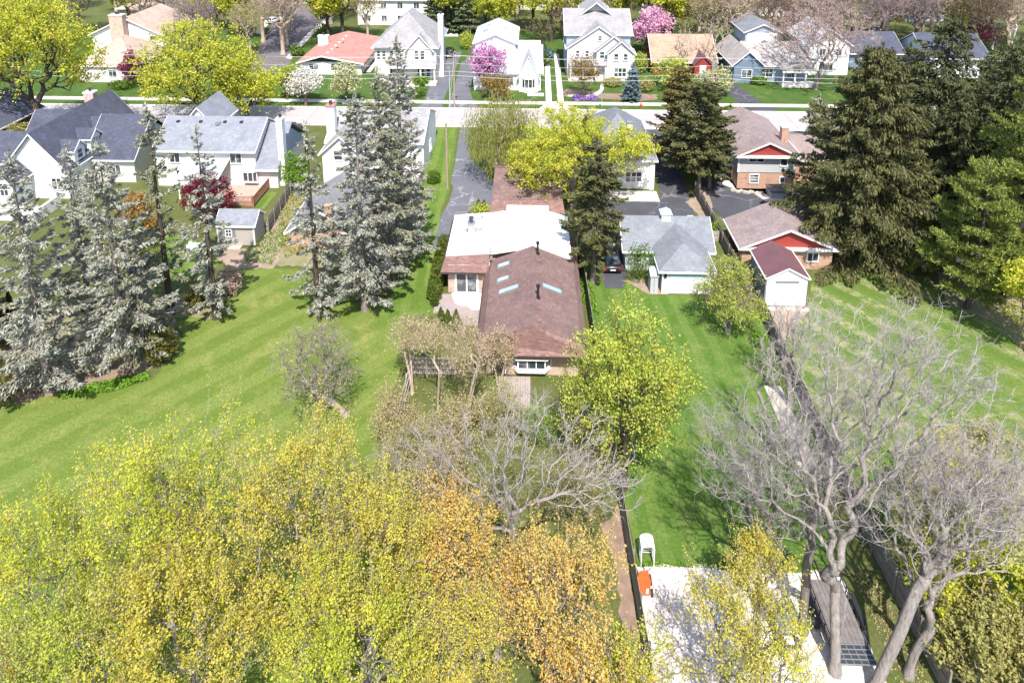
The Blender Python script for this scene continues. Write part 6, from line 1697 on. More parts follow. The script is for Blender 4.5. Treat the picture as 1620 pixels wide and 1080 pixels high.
# low plants of the beds: nobody could count them
def cover(name, label, poly, leaf, n, size, h=.35, seed=1, cat='ground cover'):
    rg = np.random.default_rng(seed); p = np.array([q[:2] for q in poly]); lo, hi = p.min(0), p.max(0); out = []
    from mathutils.geometry import intersect_point_line
    def inside(x, y):
        c = False; j = len(p)-1
        for i in range(len(p)):
            if (p[i, 1] > y) != (p[j, 1] > y) and x < (p[j, 0]-p[i, 0])*(y-p[i, 1])/(p[j, 1]-p[i, 1])+p[i, 0]: c = not c
            j = i
        return c
    while len(out) < n:
        x, y = rg.uniform(lo[0], hi[0]), rg.uniform(lo[1], hi[1])
        if inside(x, y): out.append((x, y))
    C = np.array(out); K = len(C); clump = .5+.5*np.sin(C[:, 0]*2.1+seed)*np.cos(C[:, 1]*1.7)
    C = np.concatenate([C, (rg.random(K)*h*(.3+.7*clump))[:, None]+.03], 1); sz = size*rg.uniform(.6, 1.4, K)
    V, Q = leaves(C, rg.normal(size=(K, 3)), rg.normal(size=(K, 3))+np.array((0, 0, 1.2)), sz, sz*.7)
    o = np_mesh(name, V, Q, leaf, None); o['kind'] = 'stuff'; return tag(o, label, cat)
cover('ground_cover', 'bright green leafy ground cover along the curved front edge of the mulch bed', px((92,622),(160,608),(235,590),(238,600),(170,622),(100,632)), 'lf_bright', 2600, .2, .45, 2)
cover('ground_cover', 'patchy green plants in the soil bed below the greige shed', px((385,400),(450,350),(455,375),(430,420),(390,415)), 'lf_bright', 700, .2, .4, 3)
cover('ground_cover', 'mixed pale plants along the weathered fence behind the sparse spruces', px((440,350),(470,290),(490,300),(490,400),(450,410)), 'lf_olive', 1400, .22, .6, 4)
cover('ground_cover', 'low leafy plants at the foot of the fence beside the brown house', px((912,440),(935,450),(948,500),(920,480)), 'lf_bright', 900, .2, .45, 5)
cover('leaf_litter', 'tangled undergrowth and dead leaves below the tan birches', px((640,500),(700,500),(790,620),(840,660),(960,660),(980,780),(900,900),(680,860),(610,740)), 'lf_olive', 2600, .16, .3, 6)
cover('leaf_litter', 'fallen leaves and weeds under the silver spruces', px((0,650),(70,625),(150,600),(260,560),(270,500),(340,490),(300,465),(200,520),(0,540)), 'lf_tanbud', 2000, .16, .2, 7)
cover('flower_bed', 'purple flowers in the mulch bed at the front walk of the three-gable house', px((905,160),(945,160),(945,153),(905,153)), 'lf_purple', 500, .3, .45, 8, 'flowers')
cover('ground_cover', 'scrubby plants along the right edge under the pines', px((1500,440),(1700,440),(1780,620),(1640,590),(1560,490)), 'lf_olive', 1600, .22, .5, 9)

cover('leaf_litter', 'dry brown leaves and twigs scattered over the white gravel', px((1015,930),(1120,925),(1300,910),(1370,960),(1420,1080),(1500,1160),(1010,1160)), 'lf_tanbud', 1500, .085, .03, 11)
cover('grass_tufts', 'ragged grass tufts along the edge of the white gravel', px((1010,897),(1120,900),(1200,909),(1300,907),(1300,899),(1200,900),(1120,891),(1010,888)), 'lf_bright', 900, .1, .12, 12)
cover('leaf_litter', 'dead leaves along the foot of the dark fence by the trailer', px((1300,905),(1350,912),(1372,960),(1425,1080),(1470,1080),(1380,905)), 'lf_tanbud', 900, .1, .06, 13)
cover('dandelions', 'yellow dandelions dotted over the left lawn', px((0,700),(260,640),(560,640),(600,760),(200,780),(0,800)), 'lf_gold', 420, .085, .1, 14, 'flowers')
# burgundy and small trees of the left gardens
T('burgundy-leaved maple beside the timber deck', 332, 352, 272, 96, cb=.12, n=300, leaf='lf_burgundy', per=7, size=.2, bark='bark_dark', fork=.15, stems=3, trunk_r=.14)
T('dull bronze-red small tree in the shade behind the tall thin spruce', 222, 380, 300, 70, cb=.15, n=220, leaf='lf_russet', per=5, size=.2, bark='bark_dark', fork=.15, stems=2)
T('olive half-bare shrub at the far left beside the dark brick house', 38, 255, 190, 66, cb=.1, n=260, leaf='lf_olive', per=5, size=.25, bark='bark_brown', fork=.1, stems=4, name='shrub', cat='shrub')
T('mossy pale shrub right of the two-storey house chimney', 470, 300, 240, 50, cb=.05, n=160, leaf='lf_bright', per=7, size=.22, fork=.1, stems=4, name='shrub', cat='shrub')
b = G(686, 290); shrub('round clipped dark green bush at the corner of the white gable house', b, .95, .95, 1.7, 'lf_green', 1500, .13, name='clipped_bush')

# ------------------------------------------------------------------ round the brown house
for i, wd in enumerate(('nearest the driveway', 'second from the driveway', 'third from the driveway', 'fourth from the driveway', 'third from the brick terrace', 'second from the brick terrace', 'nearest the brick terrace')):
    b = G(703-i*2.6, 398+i*12.5); shrub('clipped green hedge bush along the brown house, '+wd, b, .72, .85, 1.9 if i < 5 else 1.5, 'nd_arb', 1300, .13, .2, 'hedge_bush', 'hedge', 'hedge row beside the brown house', box=False, pw=.2)
for bx, by, w, h, lab in ((688, 485, 15, 38, 'slim bright arborvitae at the edge of the brick terrace'), (698, 518, 17, 36, 'slim bright arborvitae pair member left of the terrace front'), (709, 520, 15, 34, 'slim bright arborvitae nearest the tan birches'), (722, 528, 22, 42, 'yellowish arborvitae partly behind the tan birch'),
                          (757, 335, 11, 22, 'small pointed evergreen left of a pair behind the white roof'), (766, 335, 10, 20, 'small pointed evergreen right of a pair behind the white roof')):
    b = G(bx, by); p = PPM(*b[:2]); shrub(lab, b, w/2/p, w/2/p, h/p, 'nd_arb', 1100, .13, .6, 'arborvitae', 'shrub', cone=True)
b = G(762, 340); shrub('low yellow-green bush behind the pointed evergreens at the white roof', (b[0], b[1]-.3), 1.6, 1.0, 1.5, 'lf_fresh', 900, .16)
T('pale green willow with hanging strands beside the near driveway', 795, 292, 134, 132, cb=.15, n=420, leaf='lf_willow', per=11, size=.3, bark='bark_tan', fork=.2, hang=3.2, spread=.2, name='willow_tree', stems=2, trunk_r=.3)
T('yellow-green maple leaning over the brown roof', 905, 338, 164, 205, cb=.12, dx=-.9, n=1000, leaf='lf_spring', per=14, size=.18, gap=-.95, bark='bark_grey', fork=.3, trunk_r=.38)
T('yellow-green tree in front of the white pyramid-roofed house', 952, 320, 200, 135, cb=.4, dx=2.2, n=420, leaf='lf_spring', per=8, size=.20, bark='bark_grey', fork=.35, trunk_r=.2)
T('olive-brown cedar with bare lower trunk beside the white roof', 938, 446, 222, 92, kind='con', nd='nd_cedar', bark='bark_grey', nb=170, dens=40, droop=.18, tipup=.15, hang=.3, tl=.34, tw=.15, p=.34, bare=.20, rough=.4, name='cedar_tree')
T('narrow dark cedar spire behind the yellow-green maple', 925, 330, 176, 36, kind='con', nd='nd_brown', bark='bark_dark', nb=100, dens=34, droop=.15, tl=.3, tw=.13, p=.5, bare=.1, name='cedar_tree')
T('rusty-green street conifer with ragged pointed top', 1072, 262, 102, 92, kind='con', nd='nd_brown', bark='bark_dark', nb=190, dens=34, droop=.2, tipup=.2, hang=.3, tl=.4, tw=.17, p=.55, bare=.08, rough=.4)
T('dark green conifer with tall bare trunk between the two dark driveways', 1105, 302, 128, 112, kind='con', nd='nd_cedar', bark='bark_grey', nb=200, dens=36, droop=.2, tipup=.16, hang=.3, tl=.4, tw=.17, p=.42, bare=.22, rough=.4)
T('second dark green conifer crowding the one with the tall bare trunk', 1122, 298, 155, 70, kind='con', nd='nd_dark', bark='bark_grey', nb=140, dens=34, droop=.2, tl=.38, tw=.16, p=.5, bare=.2, rough=.4)
for bx, by, w, h, lf, lab in ((1012, 443, 48, 62, 'lf_green', 'half-bare green shrub in front of the left wing of the grey-roofed garage'), (1248, 280, 30, 14, 'lf_bright', 'bright leafy vine beside the hot tub and brick wall'), (1200, 545, 26, 18, 'lf_bright', 'small pale green plant at the foot of the middle fence'), (1130, 372, 18, 22, 'lf_bright', 'bright green bush by the fence of the dark driveway')):
    b = G(bx, by); p = PPM(*b[:2]); shrub(lab, b, w/2/p, w/2/p, h/p, lf, 1100, .15)
T('round yellow-green crab apple on the right lawn beside the white shed', 1152, 528, 405, 130, cb=.18, n=600, leaf='lf_fresh', per=9, size=.12, gap=-.4, bark='bark_grey', fork=.2, stems=2, name='crab_apple_tree', leafprob=.8, twl=1, twlen=.35)
T('leaning half-bare apple tree alone on the left lawn', 548, 658, 508, 160, cb=.2, dx=-1.9, n=520, leaf='lf_olive', per=2, size=.12, bark='bark_pale', fork=.24, lean=(-1.9, 0), trunk_r=.24, twig=.012, name='apple_tree', wig=.16, leafprob=.7, twl=2, twlen=.4)
T('bright yellow-green bushy maple below the brown house and its right fence', 985, 772, 470, 235, cb=.12, n=1300, leaf='lf_fresh', per=11, size=.12, gap=-.35, up=1.2, bark='bark_dark', fork=.25, trunk_r=.26, shoots=90, expo=2.6)
# tan birches and twiggy shrubs of the enclosure
BT = 'tan half-bare birches by the garden enclosure'
T('tan half-bare birch with pale double trunk nearest the bay window', 738, 668, 500, 96, cb=.45, n=260, leaf='lf_tanbud', per=3, size=.11, bark='bark_birch', fork=.5, bf=.6, stems=2, twig=.007, twl=2, twlen=.35, name='birch_tree', group=BT, trunk_r=.11)
T('tan half-bare birch at the left end of the rail fence', 655, 625, 500, 92, cb=.62, n=220, leaf='lf_tanbud', per=3, size=.11, bark='bark_birch', fork=.55, bf=.6, stems=2, twig=.007, twl=2, twlen=.35, name='birch_tree', group=BT, trunk_r=.09)
T('small tan birch against the front eave of the brown house', 790, 610, 515, 76, cb=.3, n=200, leaf='lf_tanbud', per=3, size=.11, bark='bark_birch', fork=.45, bf=.6, stems=2, twig=.007, twl=2, twlen=.35, name='birch_tree', group=BT, trunk_r=.08)
T('tan birch in front of the rail fence with pinkish stems', 692, 648, 505, 80, cb=.68, n=130, leaf='lf_tanbud', per=3, size=.11, bark='bark_birch', fork=.45, bf=.6, stems=2, twig=.007, twl=2, twlen=.35, name='birch_tree', group=BT, trunk_r=.07)
for bx, by, ty, w, lf, lab in ((625, 700, 610, 100, 'lf_tanbud', 'tan twiggy shrub along the lawn edge, upper one'), (645, 765, 665, 130, 'lf_olive', 'olive twiggy shrub along the lawn edge, lower one'), (720, 720, 625, 130, 'lf_tanbud', 'tan brushy shrub in the middle of the garden enclosure'), (790, 690, 600, 90, 'lf_olive', 'olive thin shrub left of the brick terrace'), (700, 800, 690, 120, 'lf_tanbud', 'tan brushy shrub behind the orange maple'), (935, 740, 655, 110, 'lf_olive', 'olive twiggy shrub under the bushy maple'), (905, 840, 730, 120, 'lf_olive', 'thin olive sapling near the right fence'), (850, 700, 640, 80, 'lf_bright', 'light green thin shrub right of the brick terrace')):
    T(lab, bx, by, ty, w, cb=.03, n=330, leaf=lf, per=4, size=.095, bark='bark_tan', fork=.06, stems=6, twig=.006, twl=1, twlen=.45, tw2=False, name='twiggy_shrub', cat='shrub', bf=.5, group='twiggy shrubs of the garden enclosure')

# ------------------------------------------------------------------ foreground maples
def fg(label, X, Y, H, R, zc, rz, leaf, n=900, seed=None, **k):
    rg = np.random.default_rng(int(X*10+Y*77)+5000)
    cr = [(0, 0, zc, R*.72, R*.72, rz*.85)]
    for i in range(9):
        a = i*2*pi/9+rg.uniform(-.3, .3); q = rg.uniform(.45, .68)
        cr.append((cos(a)*R*q, sin(a)*R*q, zc+rz*rg.uniform(-.55, .5), R*.42, R*.42, rz*rg.uniform(.3, .5)))
    for i in range(3): cr.append((rg.uniform(-.3, .3)*R, rg.uniform(-.3, .3)*R, zc+rz*.55, R*.34, R*.34, rz*.42))
    kw = dict(per=22, size=.09, bark='bark_pale', fork=.16, trunk_r=.2, spread=.16, shoots=300, shl=(.6, 1.9), leafprob=.9, gap=-.32, sub=2, expo=2.2, wig=.10, bf=.45, up=1.5, twig=.011)
    kw.update(k)
    return deciduous(label, (X, Y), H, cr, n=n, leaf=leaf, **kw)
fg('yellow-green foreground maple with the highest leafy spires, left half', -17.0, 27.5, 13.6, 4.9, 8.6, 5.0, 'lf_spring', 1050)
fg('yellow-green foreground maple spreading to the left edge', -23.0, 26.5, 10.2, 4.6, 6.0, 4.3, 'lf_spring', 850)
fg('golden foreground maple right of the highest yellow-green one', -11.0, 27.0, 13.4, 4.3, 8.4, 5.0, 'lf_gold', 1000)
fg('golden foreground maple at the inner edge of the lawn', -7.6, 26.0, 12.0, 3.4, 8.0, 4.0, 'lf_gold', 700)
fg('low golden-yellow foreground maple at the bottom left', -15.2, 23.4, 10.2, 4.2, 6.6, 3.8, 'lf_gold', 900)
fg('yellow foreground maple at the bottom between golden and orange ones', -7.6, 23.4, 9.8, 3.9, 6.2, 3.8, 'lf_spring', 850)
fg('low yellow-green foreground maple in the bottom left corner', -20.0, 22.8, 8.6, 3.6, 5.4, 3.2, 'lf_fresh', 700)
fg('orange-leaved young maple left of the pale bare tree', -4.2, 28.0, 9.4, 3.0, 6.2, 3.3, 'lf_orange', 800, leafprob=.55, shoots=150, size=.095, gap=-.5, per=20)
fg('orange-leaved young maple at the bottom centre', 1.0, 25.6, 9.0, 3.5, 5.8, 3.3, 'lf_orange', 900, leafprob=.55, shoots=170, size=.095, gap=-.5, per=20)
fg('thin yellow-green sapling beside the bottom of the fence', 4.6, 23.6, 7.4, 2.0, 4.6, 2.6, 'lf_spring', 260, leafprob=.55, shoots=40)
fg('sparse yellow-leaved young tree over the white gravel', 8.8, 24.2, 8.6, 2.9, 6.2, 2.4, 'lf_gold', 420, leafprob=.5, shoots=50, fork=.4)
fg('sparse yellow-leaved young tree overhanging the dark cart', 11.2, 27.2, 7.6, 1.9, 5.6, 1.9, 'lf_gold', 300, leafprob=.7, shoots=35, fork=.4)
fg('yellow-orange foreground maple filling the bottom edge left of the orange one', -3.0, 23.2, 8.2, 3.0, 5.2, 3.0, 'lf_gold', 560, leafprob=.6)
fg('thin orange-tinged sapling between the two orange maples', -1.6, 27.2, 7.0, 2.0, 4.4, 2.4, 'lf_orange', 300, leafprob=.5, shoots=60, size=.095, per=20)
fg('orange-leaved young maple touching the bottom edge near the fence', 3.0, 23.0, 7.4, 2.4, 4.8, 2.6, 'lf_orange', 420, leafprob=.5, shoots=80, size=.095, per=20)
fg('sparse yellow-green sapling overhanging the bottom edge of the white gravel', 10.6, 23.4, 7.6, 2.8, 5.2, 2.2, 'lf_spring', 380, leafprob=.5, shoots=50, fork=.4)
fg('russet-leaved shrub in the bottom left corner below the maples', -23.5, 24.0, 4.6, 2.6, 2.8, 1.8, 'lf_russet', 300, leafprob=.5, shoots=30, bark='bark_brown')
fg('tangled grey undershrub below the left foreground maples', -20.5, 29.0, 4.0, 3.2, 2.2, 1.8, 'lf_tanbud', 420, leafprob=.2, shoots=0, bark='bark_tan', fork=.05, stems=4)
# bare pale trees of the foreground
def bare(label, X, Y, H, cr, n=900, **k):
    kw = dict(leaf=None, bark='bark_pale', twig=.0115, fork=.16, sub=4, wig=.10, bf=.55, name='bare_tree', expo=2.08, pw=.62, twl=2, twlen=.36, twigmat='twig_pale')
    kw.update(k); return deciduous(label, (X, Y), H, cr, n=n, **kw)
bare('pale bare tree with crooked branches in the middle foreground', -1.2, 29.6, 14, [(0, 0, 7.6, 2.0, 2.0, 2.8), (-3.4, .5, 9.2, 3.4, 2.2, 2.6), (3.6, .6, 9.0, 3.4, 2.2, 2.8), (.5, .5, 11.2, 3.4, 2.0, 2.2), (-5.6, .4, 8.6, 2.0, 1.6, 1.6), (5.4, .4, 8.0, 2.0, 1.6, 2.0)], 560, fork=.3, lean=(.3, .2))
bare('tallest bare tree with forked trunk and wide fan of branches in the right foreground', 15.1, 26.9, 20.5, [(-.6, .6, 9.0, 1.4, 1.4, 3.6), (-2.6, 1.0, 13.0, 2.2, 2.0, 3.6), (-4.2, 1.0, 12.0, 1.6, 1.6, 2.6), (1.0, 1.4, 13.4, 2.0, 2.0, 3.6), (3.6, 2.0, 14.6, 3.2, 2.4, 3.4), (6.0, 2.2, 14.6, 2.4, 2.0, 2.6), (-1.4, 1.8, 17.0, 3.4, 2.4, 2.6), (2.6, 2.0, 17.4, 3.6, 2.4, 2.4)], 1000, fork=.2, lean=(-.3, .3), stems=3, trunk_r=.25)
bare('leaning bare tree at the lower right with limbs reaching to the right edge', 16.7, 26.2, 16.5, [(2.2, .8, 8.0, 1.2, 1.2, 2.0), (3.2, 1.0, 10.6, 2.6, 2.2, 3.0), (1.4, 1.2, 12.4, 1.8, 1.8, 2.8), (5.4, 1.6, 11.4, 3.0, 2.2, 2.8), (7.0, 1.8, 9.0, 2.6, 2.0, 2.0)], 680, fork=.33, lean=(1.7, .5), trunk_r=.27)
bare('bare tree on the edge of gravel and lawn, its shadow on the grass', 12.8, 31.9, 13.5, [(-.4, 0, 7.0, 1.2, 1.2, 2.6), (-1.6, 0, 9.6, 2.2, 1.8, 3.0), (-3.0, .2, 10.2, 1.6, 1.6, 2.0), (1.2, .3, 9.8, 1.8, 1.8, 2.8)], 300, fork=.2, lean=(.1, .1), stems=2)
bare('dark-stemmed bare tree between cart and trailer', 14.3, 28.9, 14.5, [(-.3, 0, 8.0, 1.2, 1.2, 3.0), (-.8, 0, 10.8, 1.8, 1.6, 2.8), (.8, .3, 11.4, 1.6, 1.6, 2.4)], 190, fork=.26, lean=(-.1, .3), bark='bark_grey', trunk_r=.22)
bare('smaller bare tree rising beside the middle fence above the stone walk', 19.0, 36.4, 11.5, [(.4, .5, 7.0, 2.2, 2.0, 3.0), (-.8, .2, 8.0, 1.8, 1.8, 2.4), (2.2, .8, 8.6, 2.2, 1.8, 2.0)], 320, fork=.2, lean=(.3, .2), stems=2)
bare('bare tree with dark vine-clad trunk by the fence below the white shed', 19.2, 44.5, 10.0, [(-.4, 0, 6.2, 1.6, 1.6, 2.9), (-1.2, .2, 8.0, 1.5, 1.5, 1.6), (1.0, .3, 7.2, 1.8, 1.6, 2.2)], 260, fork=.22, lean=(-.3, .2), trunk_r=.22, bark='bark_grey')
bare('bare tree with wide low limbs behind the leaning trunk at lower right', 18.6, 27.0, 13.5, [(.4, .6, 7.0, 1.6, 1.6, 3.0), (-1.8, .6, 9.8, 2.6, 2.0, 2.8), (1.8, .8, 10.0, 2.8, 2.0, 2.8), (3.8, 1.0, 8.4, 2.6, 2.0, 2.4)], 480, fork=.22, stems=2, trunk_r=.2)
bare('bare tree spreading low branches over the back of the gravel yard', 12.4, 29.4, 12.0, [(0, 0, 6.8, 1.6, 1.6, 2.6), (-1.8, .3, 9.0, 2.6, 1.8, 2.4), (2.0, .4, 9.4, 2.6, 1.8, 2.4)], 380, fork=.22, stems=2, trunk_r=.18)
bare('slender pale curved bare tree over the right lawn', 16.6, 40.5, 9.2, [(-1.6, 0, 6.6, 1.2, 1.2, 2.0), (-.6, 0, 7.8, 1.2, 1.2, 1.1)], 60, fork=.45, lean=(-1.2, .2), trunk_r=.13)
bare('wide bare tree at the right edge with fine grey twigs', 23.6, 30.5, 12.5, [(0, 0, 7.4, 2.8, 2.4, 3.2), (-2.4, .3, 9.2, 2.4, 2.0, 2.4), (2.8, .3, 9.0, 2.8, 2.2, 2.6)], 420, fork=.18, stems=2)
for X, Y, H, R, zc, rz, lf, lab in ((21.9, 31.4, 5.4, 2.3, 3.2, 2.2, 'lf_spring', 'yellow-green bush leaning on the dark fence right of the trailer'), (21.6, 26.6, 4.8, 2.2, 2.7, 2.1, 'lf_olive', 'tangled brown-green bush at the bottom end of the dark fence'), (22.6, 29.2, 7.2, 3.4, 3.9, 3.1, 'lf_spring', 'yellow-green thicket at the right bottom behind the leaning bare tree'), (24.8, 34.2, 6.4, 3.4, 3.4, 2.8, 'lf_gold', 'golden-green thicket right of the second fence'), (27.0, 28.6, 6.4, 3.2, 3.4, 2.8, 'lf_spring', 'yellow-green bush cut off by the right edge'), (23.8, 25.4, 5.2, 2.8, 2.8, 2.3, 'lf_olive', 'brown-green brush in the bottom right corner'), (28.6, 37.0, 5.6, 3.0, 3.0, 2.4, 'lf_olive', 'pale olive thicket at the right edge of the dry lawn')):
    fg(lab, X, Y, H, R, zc, rz, lf, 520, fork=.08, stems=5, bark='bark_tan', shoots=60, leafprob=.7, trunk_r=.09, size=.15, name='thicket_tree')

# ------------------------------------------------------------------ big conifers and pines at right
NW = dict(kind='con', bark='bark_dark', droop=.34, tipup=.10, hang=.75, tl=.46, tw=.14, rough=.3)
T('massive drooping Norway-type spruce with golden-brown sprays behind the bare trees', 1358, 398, 72, 232, nd='nd_norway', nb=400, dens=42, p=.55, bare=.05, **NW)
T('taller darker spruce rising just behind the massive one', 1462, 352, 22, 235, nd='nd_dark', nb=280, dens=30, p=.66, bare=.05, **NW)
T('dark spruce whose top shows right of the second tallest', 1545, 340, 62, 150, nd='nd_dark', nb=220, dens=26, p=.55, bare=.04, **NW)
T('dark spruce standing between the tallest one and the far houses', 1412, 300, 70, 110, nd='nd_dark', nb=160, dens=26, p=.55, bare=.04, **NW)
T('dark spruce between the massive one and the pines', 1490, 400, 140, 120, nd='nd_dark', nb=220, dens=40, p=.6, bare=.05, **NW)
T('silvery small spruce showing left of the massive dark spruce', 1285, 260, 150, 60, nd='nd_silver2', nb=130, dens=30, p=.6, bare=.03, **NW)
T('silvery spruce in the gap between the dark spruces and the pines', 1515, 330, 150, 90, nd='nd_silver2', nb=170, dens=34, p=.6, bare=.03, **NW)
T('dark spruce filling the gap behind the right-edge pine', 1560, 400, 60, 130, nd='nd_dark', nb=220, dens=28, p=.5, bare=.02, **NW)
T('dark spruce beyond the right edge of the picture', 1640, 400, 80, 150, nd='nd_dark', nb=160, dens=22, p=.5, bare=.02, **NW)
T('bright green layered pine at the right edge', 1592, 470, 112, 215, kind='pine', whorls=12, dens=34, p=.5, tuft=.40)
T('bright green layered pine spreading low in front of the dark spruces', 1530, 488, 250, 175, kind='pine', whorls=9, dens=36, p=.5, tuft=.40)
T('layered pine standing outside the right edge', 1660, 430, 90, 200, kind='pine', whorls=11, dens=16)
T('grey-green soft pine at the top right edge', 1585, 215, 55, 90, kind='pine', nd='nd_greypine', whorls=12, dens=18)
T('grey-green soft pine further left at the top right', 1545, 235, 85, 80, kind='pine', nd='nd_greypine', whorls=11, dens=18)
T('yellow-green maple at the right edge below the pines', 1628, 560, 400, 130, cb=.25, n=420, leaf='lf_spring', per=7, size=.2, fork=.25)
T('green pine crown low behind the dry lawn', 1440, 425, 330, 110, kind='pine', whorls=9, dens=26)

# ------------------------------------------------------------------ street trees and front gardens
far = dict(sub=2, twig=.03, spread=.32)
T('huge yellow-green street maple at the far left', 66, 232, -30, 240, cb=.30, n=1200, leaf='lf_spring', per=14, size=.27, gap=-1.1, bark='bark_dark', fork=.26, trunk_r=.5, **far)
T('wide yellow-green street maple in front of the blue-grey roof', 322, 196, 30, 225, cb=.22, n=1000, leaf='lf_spring', per=13, size=.27, gap=-.9, bark='bark_dark', fork=.16, trunk_r=.4, flat=1.05, **far)
T('smaller yellow-green street maple right of the wide one', 392, 194, 92, 120, cb=.2, n=420, leaf='lf_spring', per=10, size=.30, bark='bark_dark', fork=.2, **far)
T('thin bare street tree left of the huge maple', 28, 200, 70, 90, cb=.3, n=240, leaf=None, bark='bark_dark', fork=.3, sub=3, twig=.025, name='bare_tree')
T('pinkish-red flowering plum before the tan-roofed house', 212, 136, 80, 42, cb=.12, n=160, leaf='lf_plum', per=8, size=.32, bark='bark_dark', fork=.12, stems=3, **far)
T('blue spruce at the corner of the tan-roofed house', 268, 66, 14, 34, kind='con', nd='nd_blue', nb=90, dens=18, tl=.6, tw=.3, p=.7, bare=.02)
T('small dark spruce behind the plum tree', 236, 140, 95, 22, kind='con', nd='nd_dark', nb=70, dens=18, tl=.5, tw=.25, p=.7, bare=.02)
T('white-flowering crab apple in front of the red-roofed house', 484, 166, 108, 62, cb=.3, n=220, leaf='lf_white', per=8, size=.3, bark='bark_brown', fork=.25, **far)
T('cream-green flowering tree right of the white crab apple', 548, 166, 100, 56, cb=.25, n=200, leaf='lf_cream', per=7, size=.3, bark='bark_dark', fork=.2, **far)
T('olive street tree beside the red-roofed house drive', 455, 158, 100, 44, cb=.2, n=160, leaf='lf_fresh', per=6, size=.3, bark='bark_brown', fork=.2, **far)
T('vivid pink redbud in front of the pale cape house', 772, 145, 66, 70, cb=.15, n=300, leaf='lf_pink', per=8, size=.3, bark='bark_dark', fork=.16, stems=2, name='redbud_tree', **far)
T('bronze leafing shrub below the redbud', 785, 160, 118, 60, cb=.05, n=200, leaf='lf_bronze', per=6, size=.28, bark='bark_brown', fork=.06, stems=5, name='shrub', cat='shrub', **far)
T('pale pink flowering cherry behind the three-gable house', 1030, 84, 10, 84, cb=.1, n=420, leaf='lf_palepink', per=8, size=.36, bark='bark_dark', fork=.15, stems=2, name='cherry_tree', **far)
T('bronze-leaved small tree in front of the three-gable house', 924, 155, 84, 64, cb=.2, n=260, leaf='lf_bronze', per=4, size=.26, bark='bark_brown', fork=.22, **far)
T('blue spruce cone on the lawn of the three-gable house', 1000, 160, 102, 30, kind='con', nd='nd_blue', nb=130, dens=26, tl=.5, tw=.26, p=.75, bare=.02, droop=.1)
T('cream-green flowering tree in front of the tan-roofed house', 1060, 140, 88, 70, cb=.15, n=240, leaf='lf_fresh', per=6, size=.3, bark='bark_brown', fork=.18, **far)
T('white-flowering tree between the street conifers and the blue house', 1132, 150, 108, 64, cb=.2, n=230, leaf='lf_cream', per=7, size=.3, bark='bark_brown', fork=.2, **far)
T('bare tree standing before the tan roof', 1126, 122, 20, 60, cb=.35, n=260, leaf=None, bark='bark_tan', fork=.3, sub=3, twig=.022, name='bare_tree')
T('thin bare tree in front of the left part of the tan roof', 1082, 118, 30, 50, cb=.35, n=200, leaf=None, bark='bark_tan', fork=.3, sub=3, twig=.022, name='bare_tree')
T('wide bare tree with pinkish haze of buds before the white gabled house', 1288, 142, -8, 205, cb=.22, n=1300, leaf='lf_pinkbud', per=5, size=.17, bark='bark_purple', fork=.14, stems=3, twig=.018, sub=3, name='budding_tree', trunk_r=.35, wig=.12, spread=.12, twl=1, twlen=.9, tw2=False)
for bx, by, w, h, lf, lab in ((666, 135, 26, 16, 'lf_bright', 'yellow-green round bush by the porch of the tall grey-roofed house'), (655, 152, 40, 14, 'lf_green', 'dark green low bush along the front lawn of the tall grey-roofed house'), (1178, 128, 26, 24, 'lf_fresh', 'round yellow-green bush in front of the blue house'), (1200, 134, 26, 14, 'lf_bright', 'light green low bush in front of the blue house porch'), (738, 78, 22, 28, 'lf_fresh', 'yellow-green bush beside the pale cape house drive'), (968, 136, 36, 12, 'lf_olive', 'clipped olive hedge under the triple window of the three-gable house'), (1012, 116, 28, 34, 'lf_fresh', 'yellow-green bush between the three-gable and tan-roofed houses'), (195, 140, 44, 14, 'lf_green', 'dark clipped hedge in front of the tan-roofed house'), (540, 130, 26, 12, 'lf_green', 'low green bush in front of the red-roofed house'), (510, 60, 30, 24, 'lf_green', 'dark green hedge along the side street'), (470, 90, 26, 18, 'lf_green', 'green hedge at the bend of the side street pavement'), (860, 105, 26, 26, 'lf_green', 'green bush at the right of the pale cape house'), (1020, 145, 30, 22, 'lf_olive', 'olive shrub right of the blue spruce cone')):
    b = G(bx, by); p = PPM(*b[:2]); shrub(lab, b, w/2/p, w/2/p*.8, h/p, lf, 900, .28)

# ------------------------------------------------------------------ trees beyond the houses
T('dark-trunked yellow-green maple behind the red-roofed house', 543, 62, -40, 90, cb=.35, n=330, leaf='lf_spring', per=7, size=.4, bark='bark_dark', fork=.3, trunk_r=.4, **far)
for bx, by, ty, w, lab in ((686, 52, -12, 44, 'dark green conifer left of three behind the tall grey house'), (712, 50, -6, 36, 'dark green conifer middle of three behind the tall grey house'), (735, 52, -20, 46, 'dark green conifer right of three behind the tall grey house')):
    T(lab, bx, by, ty, w, kind='con', nd='nd_greypine', nb=120, dens=20, tl=.7, tw=.32, p=.6, bare=.03, group='conifers behind the tall grey house')
T('yellow-green maple with dark trunk behind the pale cape house', 872, 66, -45, 130, cb=.4, n=420, leaf='lf_spring', per=7, size=.4, bark='bark_dark', fork=.35, trunk_r=.4, **far)
T('many-stemmed half-bare tree beside the blue car', 862, 92, 12, 80, cb=.3, n=330, leaf='lf_olive', per=1, size=.2, bark='bark_dark', fork=.12, stems=4, twig=.02, sub=3, name='bare_tree')
T('yellow-green tree top behind the pale cape house, left', 768, 48, -20, 70, cb=.3, n=240, leaf='lf_fresh', per=7, size=.42, bark='bark_dark', **far)
T('bright green tree at the top behind the tan-roofed house', 305, 40, -30, 74, cb=.2, n=260, leaf='lf_fresh', per=7, size=.42, bark='bark_dark', **far)
T('yellow-green tree at the top left of the side street', 345, 48, -28, 96, cb=.25, n=300, leaf='lf_spring', per=7, size=.42, bark='bark_dark', **far)
